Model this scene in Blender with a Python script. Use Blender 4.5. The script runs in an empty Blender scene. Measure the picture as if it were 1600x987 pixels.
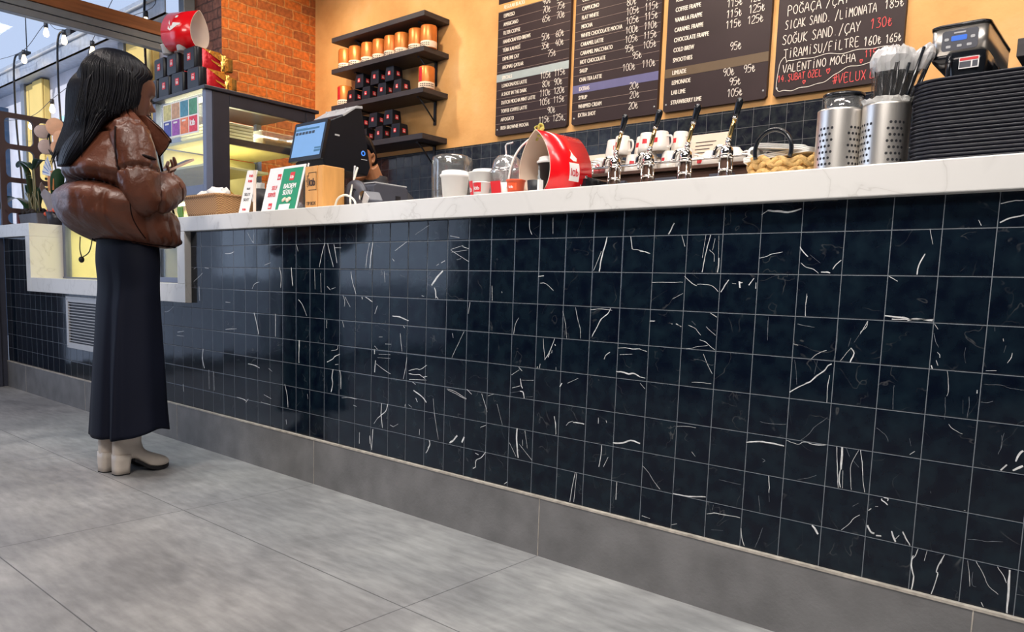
import bpy, bmesh, math, random
from mathutils import Matrix, Vector, noise as mnoise
PI = math.pi
random.seed(7)
SC = bpy.context.scene
COL = SC.collection

# ------------------------------------------------------------------ camera
cam_d = bpy.data.cameras.new('camera')
cam = bpy.data.objects.new('camera', cam_d)
COL.objects.link(cam)
SC.camera = cam
YAW, PITCH, ROLL = -0.7078, -0.1138, 0.0321
fw = Vector((math.sin(YAW) * math.cos(PITCH), math.cos(YAW) * math.cos(PITCH), math.sin(PITCH)))
r0 = Vector((math.cos(YAW), -math.sin(YAW), 0))
u0 = r0.cross(fw)
rt = math.cos(ROLL) * r0 + math.sin(ROLL) * u0
up = -math.sin(ROLL) * r0 + math.cos(ROLL) * u0
cam.matrix_world = Matrix(((rt.x, up.x, -fw.x, 1.8884), (rt.y, up.y, -fw.y, -1.8493),
                           (rt.z, up.z, -fw.z, 0.8336), (0, 0, 0, 1)))
cam_d.sensor_width = 36
cam_d.lens = 36 * 1193.8 / 1600
cam_d.shift_y = 94.46 / 1600
cam_d.clip_start = 0.02

# ------------------------------------------------------------------ light
SC.view_settings.view_transform = 'Standard'
SC.view_settings.look = 'None'
SC.view_settings.gamma = 1
SC.view_settings.use_curve_mapping = False
SC.view_settings.exposure = 0.0
SC.cycles.caustics_reflective = False
SC.cycles.caustics_refractive = False
SC.cycles.sample_clamp_indirect = 6.0
SC.cycles.use_adaptive_sampling = False
W = bpy.data.worlds.new('daylight')
SC.world = W
W.use_nodes = True
bg = W.node_tree.nodes['Background']
bg.inputs[0].default_value = (0.62, 0.74, 1.0, 1)
bg.inputs[1].default_value = 0.95


def lamp(name, kind, loc, target, power, color, size=0.3, sizey=None, angle=None, blend=0.6):
    d = bpy.data.lights.new(name, kind)
    d.energy = power
    d.color = color
    if kind == 'AREA':
        d.shape = 'RECTANGLE'
        d.size = size
        d.size_y = sizey or size
    elif kind == 'SPOT':
        d.shadow_soft_size = size
        d.spot_size = angle
        d.spot_blend = blend
    else:
        d.shadow_soft_size = size
    o = bpy.data.objects.new(name, d)
    COL.objects.link(o)
    o.location = loc
    o.rotation_euler = (Vector(target) - Vector(loc)).to_track_quat('-Z', 'Y').to_euler()
    return o


WARM = (1.0, 0.80, 0.58)
NEUT = (1.0, 0.93, 0.86)
COOL = (0.80, 0.90, 1.0)
SOFT = (1.0, 0.87, 0.79)
# ceiling panels over the customers and over the bar, plus an added front fill
lamp('overhead_area_light', 'AREA', (0.6, -1.2, 3.75), (0.6, -1.2, 0), 50, SOFT, 2.4, 0.6)
lamp('overhead_area_light', 'AREA', (3.2, -1.4, 3.75), (3.2, -1.4, 0), 50, NEUT, 1.6, 0.6)
lamp('overhead_area_light', 'AREA', (-2.6, -1.6, 3.75), (-2.6, -1.6, 0), 40, SOFT, 1.6, 0.6)
lamp('overhead_area_light', 'AREA', (1.6, -3.9, 3.7), (-0.4, 0.0, 0.7), 120, NEUT, 2.4, 0.8)  # added fill from behind the camera, brightens surfaces that face the view
lamp('bar_panel_light', 'AREA', (0.2, 1.15, 3.7), (0.2, 1.0, 0), 75, NEUT, 3.0, 0.4)
for k_ in range(11):
    lamp('ceiling_downlight', 'SPOT', (-2.6 + 0.5 * k_, -0.24, 3.7), (-2.6 + 0.5 * k_, -0.24, 0), 75, (0.74, 0.97, 1.0), 0.05, angle=0.36, blend=1.0)
# track spots aimed at the plaster wall and the brick pier
for sx, sp in ((-3.3, 125), (-2.0, 120), (-0.7, 95), (0.6, 75), (1.8, 50)):
    lamp('track_spot', 'SPOT', (sx, 1.2, 3.7), (sx - 0.15, 2.6, 2.5), sp, WARM, 0.06, angle=1.5, blend=0.9)
lamp('track_spot', 'SPOT', (-2.9, 1.2, 3.7), (-4.5, 2.1, 2.3), 165, WARM, 0.06, angle=1.3, blend=0.9)
# front spots that light the things on the counter and the customer
for sx, sp in ((-1.2, 160), (0.4, 140), (1.6, 105)):
    lamp('track_spot', 'SPOT', (sx + 0.5, -1.6, 3.7), (sx, 0.1, 1.2), sp, NEUT, 0.08, angle=0.95, blend=0.8)
# daylight through the shop front behind the photographer and beside the queue
lamp('shopfront_daylight', 'AREA', (-4.4, -2.9, 1.9), (-1.0, -0.6, 0.4), 32, (0.62, 0.76, 1.0), 2.4, 2.2)
sun = bpy.data.lights.new('sun', 'SUN')
sun.energy = 3.4
sun.angle = 0.03
sun.color = (1.0, 0.97, 0.94)
sun_o = bpy.data.objects.new('sun', sun)
COL.objects.link(sun_o)
sun_o.rotation_euler = Vector((-0.28, 0.80, -0.55)).to_track_quat('-Z', 'Y').to_euler()


# ------------------------------------------------------------------ materials
def nt(name):
    m = bpy.data.materials.new(name)
    m.use_nodes = True
    t = m.node_tree
    return m, t, t.nodes, t.links, t.nodes['Principled BSDF']


def ramp(n, stops):
    r = n.new('ShaderNodeValToRGB')
    e = r.color_ramp.elements
    e[0].position, e[0].color = stops[0][0], stops[0][1]
    e[1].position, e[1].color = stops[-1][0], stops[-1][1]
    for p, c in stops[1:-1]:
        x = e.new(p)
        x.color = c
    return r


def rgba(c, k=1.0):
    return (min(1, c[0] * k), min(1, c[1] * k), min(1, c[2] * k), 1)


def mat(name, color, rough=0.5, metal=0.0, vary=0.12, scale=18, bump=0.0, bscale=80, coat=0.0, spec=None, stretch=None, emit=None, estr=0.0, sheen=0.0):
    m, t, n, l, p = nt(name)
    tc = n.new('ShaderNodeTexCoord')
    src = tc.outputs['Object']
    if stretch:
        mp = n.new('ShaderNodeMapping')
        mp.inputs['Scale'].default_value = stretch
        l.new(src, mp.inputs['Vector'])
        src = mp.outputs['Vector']
    nz = n.new('ShaderNodeTexNoise')
    nz.inputs['Scale'].default_value = scale
    nz.inputs['Detail'].default_value = 4
    l.new(src, nz.inputs['Vector'])
    r = ramp(n, [(0.3, rgba(color, 1 - vary)), (0.7, rgba(color, 1 + vary))])
    l.new(nz.outputs['Fac'], r.inputs['Fac'])
    l.new(r.outputs['Color'], p.inputs['Base Color'])
    p.inputs['Roughness'].default_value = rough
    p.inputs['Metallic'].default_value = metal
    p.inputs['Coat Weight'].default_value = coat
    p.inputs['Sheen Weight'].default_value = sheen
    if spec is not None:
        p.inputs['Specular IOR Level'].default_value = spec
    if bump:
        nb = n.new('ShaderNodeTexNoise')
        nb.inputs['Scale'].default_value = bscale
        nb.inputs['Detail'].default_value = 3
        l.new(src, nb.inputs['Vector'])
        b = n.new('ShaderNodeBump')
        b.inputs['Strength'].default_value = bump
        b.inputs['Distance'].default_value = 0.01
        l.new(nb.outputs['Fac'], b.inputs['Height'])
        l.new(b.outputs['Normal'], p.inputs['Normal'])
    if emit:
        p.inputs['Emission Color'].default_value = rgba(emit)
        p.inputs['Emission Strength'].default_value = estr
    return m


def glass(name, tint=(1, 1, 1), refl=0.12, rough=0.02, opac=0.0, body=(1, 1, 1), gain=0.6):
    """thin clear pane: mostly passes light straight on, with a fresnel-like gloss"""
    m, t, n, l, p = nt(name)
    out = n['Material Output']
    tr = n.new('ShaderNodeBsdfTransparent')
    tr.inputs['Color'].default_value = rgba(tint)
    gl = n.new('ShaderNodeBsdfGlossy')
    gl.inputs['Roughness'].default_value = rough
    lw = n.new('ShaderNodeLayerWeight')
    lw.inputs['Blend'].default_value = 0.25
    mul = n.new('ShaderNodeMath')
    mul.operation = 'MULTIPLY_ADD'
    mul.inputs[1].default_value = gain
    mul.inputs[2].default_value = refl * 0.4
    l.new(lw.outputs['Fresnel'], mul.inputs[0])
    mx = n.new('ShaderNodeMixShader')
    l.new(mul.outputs[0], mx.inputs[0])
    l.new(tr.outputs[0], mx.inputs[1])
    l.new(gl.outputs[0], mx.inputs[2])
    last = mx
    if opac:
        df = n.new('ShaderNodeBsdfPrincipled')
        df.inputs['Base Color'].default_value = rgba(body)
        df.inputs['Roughness'].default_value = 0.25
        mx2 = n.new('ShaderNodeMixShader')
        mx2.inputs[0].default_value = opac
        l.new(mx.outputs[0], mx2.inputs[1])
        l.new(df.outputs[0], mx2.inputs[2])
        last = mx2
    l.new(last.outputs[0], out.inputs['Surface'])
    return m


def leather_mat(name, color):
    m = mat(name, color, 0.36, vary=0.2, scale=6, spec=0.42)
    n, l, p = m.node_tree.nodes, m.node_tree.links, m.node_tree.nodes['Principled BSDF']
    tc = n.new('ShaderNodeTexCoord')
    hs = []
    for sc_, dt in ((7.0, 2.0), (38.0, 3.0)):
        z = n.new('ShaderNodeTexNoise')
        z.noise_type = 'RIDGED_MULTIFRACTAL' if sc_ < 20 else 'FBM'
        z.inputs['Scale'].default_value = sc_
        z.inputs['Detail'].default_value = dt
        z.inputs['Distortion'].default_value = 0.4
        l.new(tc.outputs['Object'], z.inputs['Vector'])
        hs.append(z)
    k = n.new('ShaderNodeMath')
    k.operation = 'MULTIPLY_ADD'
    k.inputs[1].default_value = -0.35
    l.new(hs[0].outputs['Fac'], k.inputs[0])
    l.new(hs[1].outputs['Fac'], k.inputs[2])
    b = n.new('ShaderNodeBump')
    b.inputs['Strength'].default_value = 0.30
    b.inputs['Distance'].default_value = 0.012
    l.new(k.outputs[0], b.inputs['Height'])
    l.new(b.outputs['Normal'], p.inputs['Normal'])
    return m


def tile_mat(name, x0, z0, ts, axes=(0, 2), grout=(0.17, 0.19, 0.215), gw=0.0085, base=(0.0018, 0.0042, 0.0115), veinamt=1.0):
    """square polished black marble tiles; every tile has its own cut of the stone"""
    m, t, n, l, p = nt(name)
    tc = n.new('ShaderNodeTexCoord')
    sep = n.new('ShaderNodeSeparateXYZ')
    l.new(tc.outputs['Object'], sep.inputs[0])

    def mth(op, a, b=None, c=None):
        x = n.new('ShaderNodeMath')
        x.operation = op
        for i, v in enumerate((a, b, c)):
            if v is None:
                continue
            if isinstance(v, (int, float)):
                x.inputs[i].default_value = v
            else:
                l.new(v, x.inputs[i])
        return x.outputs[0]
    u = mth('MULTIPLY_ADD', sep.outputs[axes[0]], 1 / ts, -x0 / ts)
    v = mth('MULTIPLY_ADD', sep.outputs[axes[1]], 1 / ts, -z0 / ts)
    iu, iv = mth('FLOOR', u), mth('FLOOR', v)
    fu, fv = mth('SUBTRACT', u, iu), mth('SUBTRACT', v, iv)
    eu = mth('MINIMUM', fu, mth('SUBTRACT', 1, fu))
    ev = mth('MINIMUM', fv, mth('SUBTRACT', 1, fv))
    edge = mth('MINIMUM', eu, ev)
    isg = mth('LESS_THAN', edge, gw)
    idv = n.new('ShaderNodeCombineXYZ')
    l.new(iu, idv.inputs[0])
    l.new(iv, idv.inputs[1])
    wn = n.new('ShaderNodeTexWhiteNoise')
    wn.noise_dimensions = '3D'
    l.new(idv.outputs[0], wn.inputs['Vector'])
    off = n.new('ShaderNodeVectorMath')
    off.operation = 'MULTIPLY_ADD'
    off.inputs[1].default_value = (40, 40, 40)
    l.new(wn.outputs['Color'], off.inputs[0])
    l.new(tc.outputs['Object'], off.inputs[2])
    # faint vein web
    nz = n.new('ShaderNodeTexNoise')
    nz.inputs['Scale'].default_value = 9
    nz.inputs['Detail'].default_value = 3
    nz.inputs['Distortion'].default_value = 0.6
    l.new(off.outputs[0], nz.inputs['Vector'])
    d = mth('ABSOLUTE', mth('SUBTRACT', nz.outputs['Fac'], 0.5))
    line = mth('SUBTRACT', 1, mth('MINIMUM', mth('MULTIPLY', d, 130), 1))
    nm = n.new('ShaderNodeTexNoise')
    nm.inputs['Scale'].default_value = 14
    nm.inputs['Detail'].default_value = 2
    l.new(off.outputs[0], nm.inputs['Vector'])
    msk = n.new('ShaderNodeMapRange')
    msk.inputs[1].default_value = 0.52
    msk.inputs[2].default_value = 0.68
    l.new(nm.outputs['Fac'], msk.inputs[0])
    vein = mth('MULTIPLY', mth('MULTIPLY', line, msk.outputs[0]), 0.07 * veinamt)
    # cloudy dark ground
    nc = n.new('ShaderNodeTexNoise')
    nc.inputs['Scale'].default_value = 24
    nc.inputs['Detail'].default_value = 6
    l.new(off.outputs[0], nc.inputs['Vector'])
    rc = ramp(n, [(0.35, rgba(base)), (0.75, rgba((base[0] * 2.6 + .002, base[1] * 2.8 + .004, base[2] * 1.8 + .004)))])
    l.new(nc.outputs['Fac'], rc.inputs['Fac'])
    m1 = n.new('ShaderNodeMix')
    m1.data_type = 'RGBA'
    l.new(vein, m1.inputs['Factor'])
    l.new(rc.outputs['Color'], m1.inputs['A'])
    m1.inputs['B'].default_value = (0.75, 0.75, 0.74, 1)
    m2 = n.new('ShaderNodeMix')
    m2.data_type = 'RGBA'
    l.new(isg, m2.inputs['Factor'])
    l.new(m1.outputs['Result'], m2.inputs['A'])
    m2.inputs['B'].default_value = rgba(grout)
    l.new(m2.outputs['Result'], p.inputs['Base Color'])
    p.inputs['Specular IOR Level'].default_value = 0.32
    rr = mth('MULTIPLY_ADD', isg, 0.55, 0.10)
    l.new(rr, p.inputs['Roughness'])
    # each tile sits at a slightly different tilt; grout is recessed
    geo = n.new('ShaderNodeNewGeometry')
    tl = n.new('ShaderNodeVectorMath')
    tl.operation = 'MULTIPLY_ADD'
    tl.inputs[1].default_value = (0.022, 0.0, 0.022)
    l.new(wn.outputs['Color'], tl.inputs[0])
    l.new(geo.outputs['Normal'], tl.inputs[2])
    sb = n.new('ShaderNodeVectorMath')
    sb.operation = 'SUBTRACT'
    sb.inputs[1].default_value = (0.011, 0, 0.011)
    l.new(tl.outputs[0], sb.inputs[0])
    nn = n.new('ShaderNodeVectorMath')
    nn.operation = 'NORMALIZE'
    l.new(sb.outputs[0], nn.inputs[0])
    nw = n.new('ShaderNodeTexNoise')
    nw.inputs['Scale'].default_value = 30
    l.new(off.outputs[0], nw.inputs['Vector'])
    hgt = mth('ADD', mth('MULTIPLY', mth('MINIMUM', edge, 0.03), 12), mth('MULTIPLY', nw.outputs['Fac'], 0.10))
    b = n.new('ShaderNodeBump')
    b.inputs['Strength'].default_value = 0.35
    b.inputs['Distance'].default_value = 0.004
    l.new(hgt, b.inputs['Height'])
    l.new(nn.outputs[0], b.inputs['Normal'])
    l.new(b.outputs['Normal'], p.inputs['Normal'])
    return m


def brick_mat(name, axes, c1, c2, mortar):
    m, t, n, l, p = nt(name)
    tc = n.new('ShaderNodeTexCoord')
    sep = n.new('ShaderNodeSeparateXYZ')
    l.new(tc.outputs['Object'], sep.inputs[0])
    cb = n.new('ShaderNodeCombineXYZ')
    l.new(sep.outputs[axes[0]], cb.inputs[0])
    l.new(sep.outputs[axes[1]], cb.inputs[1])
    wob = n.new('ShaderNodeTexNoise')
    wob.inputs['Scale'].default_value = 14
    l.new(tc.outputs['Object'], wob.inputs['Vector'])
    ad = n.new('ShaderNodeVectorMath')
    ad.operation = 'MULTIPLY_ADD'
    ad.inputs[1].default_value = (0.022, 0.022, 0)
    l.new(wob.outputs['Color'], ad.inputs[0])
    l.new(cb.outputs[0], ad.inputs[2])
    b = n.new('ShaderNodeTexBrick')
    b.inputs['Scale'].default_value = 1
    b.inputs['Brick Width'].default_value = 0.182
    b.inputs['Row Height'].default_value = 0.083
    b.inputs['Mortar Size'].default_value = 0.0075
    b.inputs['Mortar Smooth'].default_value = 0.4
    b.inputs['Bias'].default_value = -0.25
    b.inputs['Color1'].default_value = rgba(c1)
    b.inputs['Color2'].default_value = rgba(c2)
    b.inputs['Mortar'].default_value = rgba(mortar)
    l.new(ad.outputs[0], b.inputs['Vector'])
    nz = n.new('ShaderNodeTexNoise')
    nz.inputs['Scale'].default_value = 30
    nz.inputs['Detail'].default_value = 5
    l.new(tc.outputs['Object'], nz.inputs['Vector'])
    r = ramp(n, [(0.3, (0.62, 0.60, 0.62, 1)), (0.7, (1.2, 1.15, 1.1, 1))])
    l.new(nz.outputs['Fac'], r.inputs['Fac'])
    mx = n.new('ShaderNodeMix')
    mx.data_type = 'RGBA'
    mx.blend_type = 'MULTIPLY'
    mx.inputs['Factor'].default_value = 1
    l.new(b.outputs['Color'], mx.inputs['A'])
    l.new(r.outputs['Color'], mx.inputs['B'])
    l.new(mx.outputs['Result'], p.inputs['Base Color'])
    p.inputs['Roughness'].default_value = 0.85
    inv = n.new('ShaderNodeMath')
    inv.operation = 'MULTIPLY_ADD'
    inv.inputs[1].default_value = -1
    l.new(b.outputs['Fac'], inv.inputs[0])
    sm = n.new('ShaderNodeMath')
    sm.operation = 'MULTIPLY_ADD'
    sm.inputs[1].default_value = 0.4
    l.new(nz.outputs['Fac'], sm.inputs[0])
    l.new(inv.outputs[0], sm.inputs[2])
    bp = n.new('ShaderNodeBump')
    bp.inputs['Strength'].default_value = 0.9
    bp.inputs['Distance'].default_value = 0.012
    l.new(sm.outputs[0], bp.inputs['Height'])
    l.new(bp.outputs['Normal'], p.inputs['Normal'])
    return m


def floor_mat():
    m, t, n, l, p = nt('grey_stone_floor')
    tc = n.new('ShaderNodeTexCoord')
    sep = n.new('ShaderNodeSeparateXYZ')
    l.new(tc.outputs['Object'], sep.inputs[0])

    def mth(op, a, b=None, c=None):
        x = n.new('ShaderNodeMath')
        x.operation = op
        for i, v in enumerate((a, b, c)):
            if v is None:
                continue
            if isinstance(v, (int, float)):
                x.inputs[i].default_value = v
            else:
                l.new(v, x.inputs[i])
        return x.outputs[0]
    u = mth('MULTIPLY_ADD', sep.outputs[0], 1 / 1.2, -0.446 / 1.2)
    v = mth('MULTIPLY_ADD', sep.outputs[1], 1 / 0.6, 1.168 / 0.6)
    fu, fv = mth('FRACT', u), mth('FRACT', v)
    eu = mth('MULTIPLY', mth('MINIMUM', fu, mth('SUBTRACT', 1, fu)), 1.2)
    ev = mth('MULTIPLY', mth('MINIMUM', fv, mth('SUBTRACT', 1, fv)), 0.6)
    j = mth('LESS_THAN', mth('MINIMUM', eu, ev), 0.0017)
    n1 = n.new('ShaderNodeTexNoise')
    n1.inputs['Scale'].default_value = 2.2
    n1.inputs['Detail'].default_value = 8
    n1.inputs['Roughness'].default_value = 0.62
    n1.inputs['Distortion'].default_value = 0.5
    l.new(tc.outputs['Object'], n1.inputs['Vector'])
    r = ramp(n, [(0.28, (0.195, 0.195, 0.20, 1)), (0.5, (0.285, 0.283, 0.285, 1)), (0.74, (0.40, 0.395, 0.39, 1))])
    l.new(n1.outputs['Fac'], r.inputs['Fac'])
    mx = n.new('ShaderNodeMix')
    mx.data_type = 'RGBA'
    l.new(j, mx.inputs['Factor'])
    l.new(r.outputs['Color'], mx.inputs['A'])
    mx.inputs['B'].default_value = (0.10, 0.10, 0.105, 1)
    mp = n.new('ShaderNodeMapping')
    mp.inputs['Rotation'].default_value = (0, 0, 0.3)
    mp.inputs['Scale'].default_value = (9, 34, 9)
    l.new(tc.outputs['Object'], mp.inputs['Vector'])
    n3 = n.new('ShaderNodeTexNoise')
    n3.inputs['Scale'].default_value = 1
    n3.inputs['Detail'].default_value = 4
    n3.inputs['Roughness'].default_value = 0.55
    l.new(mp.outputs[0], n3.inputs['Vector'])
    r3 = ramp(n, [(0.3, (0.80, 0.80, 0.80, 1)), (0.7, (1.16, 1.16, 1.16, 1))])
    l.new(n3.outputs['Fac'], r3.inputs['Fac'])
    mg_ = n.new('ShaderNodeMix')
    mg_.data_type = 'RGBA'
    mg_.blend_type = 'MULTIPLY'
    mg_.inputs['Factor'].default_value = 1
    l.new(mx.outputs['Result'], mg_.inputs['A'])
    l.new(r3.outputs['Color'], mg_.inputs['B'])
    l.new(mg_.outputs['Result'], p.inputs['Base Color'])
    n2 = n.new('ShaderNodeTexNoise')
    n2.inputs['Scale'].default_value = 5
    n2.inputs['Detail'].default_value = 5
    l.new(tc.outputs['Object'], n2.inputs['Vector'])
    rr = n.new('ShaderNodeMapRange')
    rr.inputs[3].default_value = 0.34
    rr.inputs[4].default_value = 0.5
    l.new(n2.outputs['Fac'], rr.inputs[0])
    l.new(rr.outputs[0], p.inputs['Roughness'])
    return m


def plaster_mat():
    m, t, n, l, p = nt('ochre_plaster')
    tc = n.new('ShaderNodeTexCoord')
    n1 = n.new('ShaderNodeTexNoise')
    n1.inputs['Scale'].default_value = 2.6
    n1.inputs['Detail'].default_value = 7
    l.new(tc.outputs['Object'], n1.inputs['Vector'])
    r = ramp(n, [(0.28, (0.62, 0.31, 0.10, 1)), (0.55, (0.78, 0.43, 0.16, 1)), (0.8, (0.83, 0.52, 0.25, 1))])
    l.new(n1.outputs['Fac'], r.inputs['Fac'])
    l.new(r.outputs['Color'], p.inputs['Base Color'])
    p.inputs['Roughness'].default_value = 0.75
    n2 = n.new('ShaderNodeTexNoise')
    n2.inputs['Scale'].default_value = 26
    n2.inputs['Detail'].default_value = 5
    l.new(tc.outputs['Object'], n2.inputs['Vector'])
    b = n.new('ShaderNodeBump')
    b.inputs['Strength'].default_value = 0.25
    b.inputs['Distance'].default_value = 0.01
    l.new(n2.outputs['Fac'], b.inputs['Height'])
    l.new(b.outputs['Normal'], p.inputs['Normal'])
    return m


def quartz_mat():
    m, t, n, l, p = nt('white_quartz')
    tc = n.new('ShaderNodeTexCoord')
    n1 = n.new('ShaderNodeTexNoise')
    n1.inputs['Scale'].default_value = 5
    n1.inputs['Detail'].default_value = 4
    n1.inputs['Distortion'].default_value = 0.8
    l.new(tc.outputs['Object'], n1.inputs['Vector'])
    s = n.new('ShaderNodeMath')
    s.operation = 'SUBTRACT'
    s.inputs[1].default_value = 0.5
    l.new(n1.outputs['Fac'], s.inputs[0])
    a = n.new('ShaderNodeMath')
    a.operation = 'ABSOLUTE'
    l.new(s.outputs[0], a.inputs[0])
    r = ramp(n, [(0.0, (0.60, 0.585, 0.56, 1)), (0.008, (0.70, 0.69, 0.67, 1)), (0.05, (0.735, 0.725, 0.705, 1))])
    l.new(a.outputs[0], r.inputs['Fac'])
    l.new(r.outputs['Color'], p.inputs['Base Color'])
    p.inputs['Roughness'].default_value = 0.28
    return m


def wicker_mat(name, c1, c2, sx, sz):
    m, t, n, l, p = nt(name)
    tc = n.new('ShaderNodeTexCoord')
    mp = n.new('ShaderNodeMapping')
    mp.inputs['Scale'].default_value = (sx, sx, sz)
    l.new(tc.outputs['Object'], mp.inputs['Vector'])
    c = n.new('ShaderNodeTexChecker')
    c.inputs['Scale'].default_value = 1
    c.inputs['Color1'].default_value = rgba(c1)
    c.inputs['Color2'].default_value = rgba(c2)
    l.new(mp.outputs[0], c.inputs['Vector'])
    l.new(c.outputs['Color'], p.inputs['Base Color'])
    b = n.new('ShaderNodeBump')
    b.inputs['Strength'].default_value = 0.8
    b.inputs['Distance'].default_value = 0.004
    l.new(c.outputs['Fac'], b.inputs['Height'])
    l.new(b.outputs['Normal'], p.inputs['Normal'])
    p.inputs['Roughness'].default_value = 0.7
    return m


M = {}
M['floor'] = floor_mat()
M['plaster'] = plaster_mat()
M['quartz'] = quartz_mat()
M['tile'] = tile_mat('black_marble_tile', 0.0, 0.19, 0.1)
M['tile_back'] = tile_mat('black_marble_backsplash', 0.0, 0.033, 0.1, grout=(0.17, 0.17, 0.18), base=(0.012, 0.013, 0.022))
M['brick'] = brick_mat('orange_brick', (1, 2), (0.64, 0.165, 0.026), (0.27, 0.085, 0.030), (0.62, 0.27, 0.085))
M['brick_front'] = brick_mat('mauve_brick', (0, 2), (0.26, 0.115, 0.085), (0.19, 0.085, 0.07), (0.12, 0.062, 0.052))
M['stone'] = mat('grey_stone', (0.165, 0.163, 0.165), 0.5, vary=0.2, scale=9, bump=0.08, bscale=120)
M['stone_edge'] = mat('tan_stone_edge', (0.42, 0.38, 0.33), 0.6, vary=0.3, scale=40)
M['ceiling'] = mat('dark_ceiling', (0.05, 0.05, 0.055), 0.9)
M['darkwall'] = mat('dark_room_wall', (0.045, 0.042, 0.05), 0.8)
M['steel_frame'] = mat('grey_steel_frame', (0.20, 0.22, 0.25), 0.4, metal=0.3, vary=0.06)
M['steel_dark'] = mat('slate_frame', (0.045, 0.05, 0.075), 0.4, vary=0.08)
M['case_frame'] = mat('blue_grey_case_frame', (0.135, 0.16, 0.24), 0.38, metal=0.2, vary=0.06)
M['case_dark'] = mat('black_case_frame', (0.02, 0.02, 0.03), 0.35, vary=0.1)
M['woodbeam'] = mat('brown_wood_beam', (0.30, 0.105, 0.035), 0.55, vary=0.25, scale=6, stretch=(1, 0.4, 6))
M['glass'] = glass('window_glass', (0.97, 0.985, 1.0), 0.05, gain=0.15)
M['caseglass'] = glass('case_glass', (0.97, 0.99, 0.98), 0.06, gain=0.3)
M['plasticclear'] = glass('clear_plastic', (0.95, 0.96, 0.97), 0.25, 0.05, opac=0.10)
M['plasticbag'] = glass('clear_bag', (0.985, 0.985, 0.99), 0.12, 0.08, opac=0.02)
M['plasticcrumple'] = glass('crinkled_clear_bag', (0.97, 0.97, 0.98), 0.4, 0.15, opac=0.38)
M['jar'] = glass('clear_jar_glass', (0.9, 0.92, 0.93), 0.35, 0.03, opac=0.05)
M['black'] = mat('matte_black', (0.012, 0.012, 0.016), 0.5, vary=0.2)
M['gloss_black'] = mat('gloss_black', (0.008, 0.010, 0.014), 0.16, vary=0.1)
M['shelf'] = mat('charcoal_shelf', (0.030, 0.026, 0.032), 0.55, vary=0.25, scale=7, stretch=(0.5, 4, 4))
M['board'] = mat('menu_board', (0.033, 0.020, 0.022), 0.5, vary=0.18, scale=3, spec=0.3)
M['lettering'] = mat('cream_lettering', (0.80, 0.74, 0.66), 0.6, vary=0.04)
M['chalk'] = mat('chalk_white', (0.80, 0.74, 0.68), 0.8, vary=0.1, scale=90)
M['chalkred'] = mat('chalk_red', (0.74, 0.10, 0.10), 0.8, vary=0.12, scale=90)
M['rule'] = mat('board_rule_line', (0.30, 0.22, 0.19), 0.6)
M['band_tan'] = mat('tan_band', (0.70, 0.36, 0.12), 0.5, vary=0.05)
M['band_blue'] = mat('pale_blue_band', (0.36, 0.42, 0.44), 0.5, vary=0.05)
M['band_violet'] = mat('violet_band', (0.125, 0.12, 0.26), 0.5, vary=0.05)
M['band_olive'] = mat('olive_band', (0.115, 0.075, 0.042), 0.5, vary=0.05)
M['white'] = mat('white_paper', (0.80, 0.80, 0.80), 0.55, vary=0.02)
M['cup'] = mat('white_paper_cup', (0.80, 0.785, 0.76), 0.5, vary=0.03)
M['lid'] = mat('white_plastic_lid', (0.84, 0.83, 0.82), 0.3, vary=0.02)
M['porcelain'] = mat('white_porcelain', (0.82, 0.77, 0.71), 0.18, vary=0.02)
M['red'] = mat('gloss_red_card', (0.75, 0.006, 0.012), 0.22, vary=0.05, coat=0.3)
M['redlogo'] = mat('red_print', (0.66, 0.02, 0.03), 0.5, vary=0.03)
M['orangered'] = mat('orange_red_print', (0.80, 0.10, 0.03), 0.4, vary=0.03)
M['cream'] = mat('cream_card', (0.82, 0.66, 0.53), 0.55, vary=0.03)
M['green'] = mat('green_print', (0.004, 0.26, 0.115), 0.4, vary=0.04)
M['blacktext'] = mat('black_print', (0.03, 0.02, 0.02), 0.6)
M['bag'] = mat('black_coffee_bag', (0.008, 0.009, 0.014), 0.30, vary=0.15, spec=0.35)
M['gold'] = mat('gold_foil', (0.80, 0.42, 0.10), 0.22, metal=0.9, vary=0.15, bump=0.35, bscale=40)
M['redfoil'] = mat('red_foil', (0.55, 0.01, 0.02), 0.25, metal=0.3, vary=0.1, bump=0.3, bscale=40)
M['tin'] = mat('orange_copper_tin', (0.60, 0.18, 0.035), 0.36, metal=0.35, vary=0.08)
M['wood'] = mat('light_wood', (0.66, 0.33, 0.10), 0.45, vary=0.14, scale=5, stretch=(5, 5, 0.8))
M['steel'] = mat('brushed_steel', (0.80, 0.77, 0.73), 0.36, metal=1.0, vary=0.06, scale=60, stretch=(40, 40, 0.5))
M['chrome'] = mat('chrome', (0.78, 0.76, 0.74), 0.12, metal=1.0, vary=0.03)
M['brass'] = mat('brass_shaft', (0.80, 0.60, 0.26), 0.2, metal=1.0, vary=0.05)
M['bronze'] = mat('dark_bronze', (0.10, 0.055, 0.04), 0.3, metal=0.4)
M['black_plastic'] = mat('black_plastic', (0.006, 0.008, 0.013), 0.38, spec=0.28, vary=0.1)
M['greyplastic'] = mat('grey_plastic', (0.060, 0.064, 0.085), 0.42, vary=0.08)
M['lightgrey'] = mat('silver_plastic', (0.46, 0.47, 0.49), 0.35, vary=0.05)
M['cable_white'] = mat('white_cable', (0.75, 0.74, 0.66), 0.5)
M['straw'] = mat('braided_straw', (0.60, 0.37, 0.13), 0.75, vary=0.32, scale=60, bump=0.5, bscale=140)
M['wicker'] = wicker_mat('tan_wicker', (0.62, 0.36, 0.16), (0.27, 0.12, 0.045), 95, 210)
M['napkin'] = mat('white_napkin', (0.82, 0.81, 0.78), 0.8, vary=0.05)
M['tray'] = mat('black_tray', (0.014, 0.015, 0.026), 0.38, vary=0.1)
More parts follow.
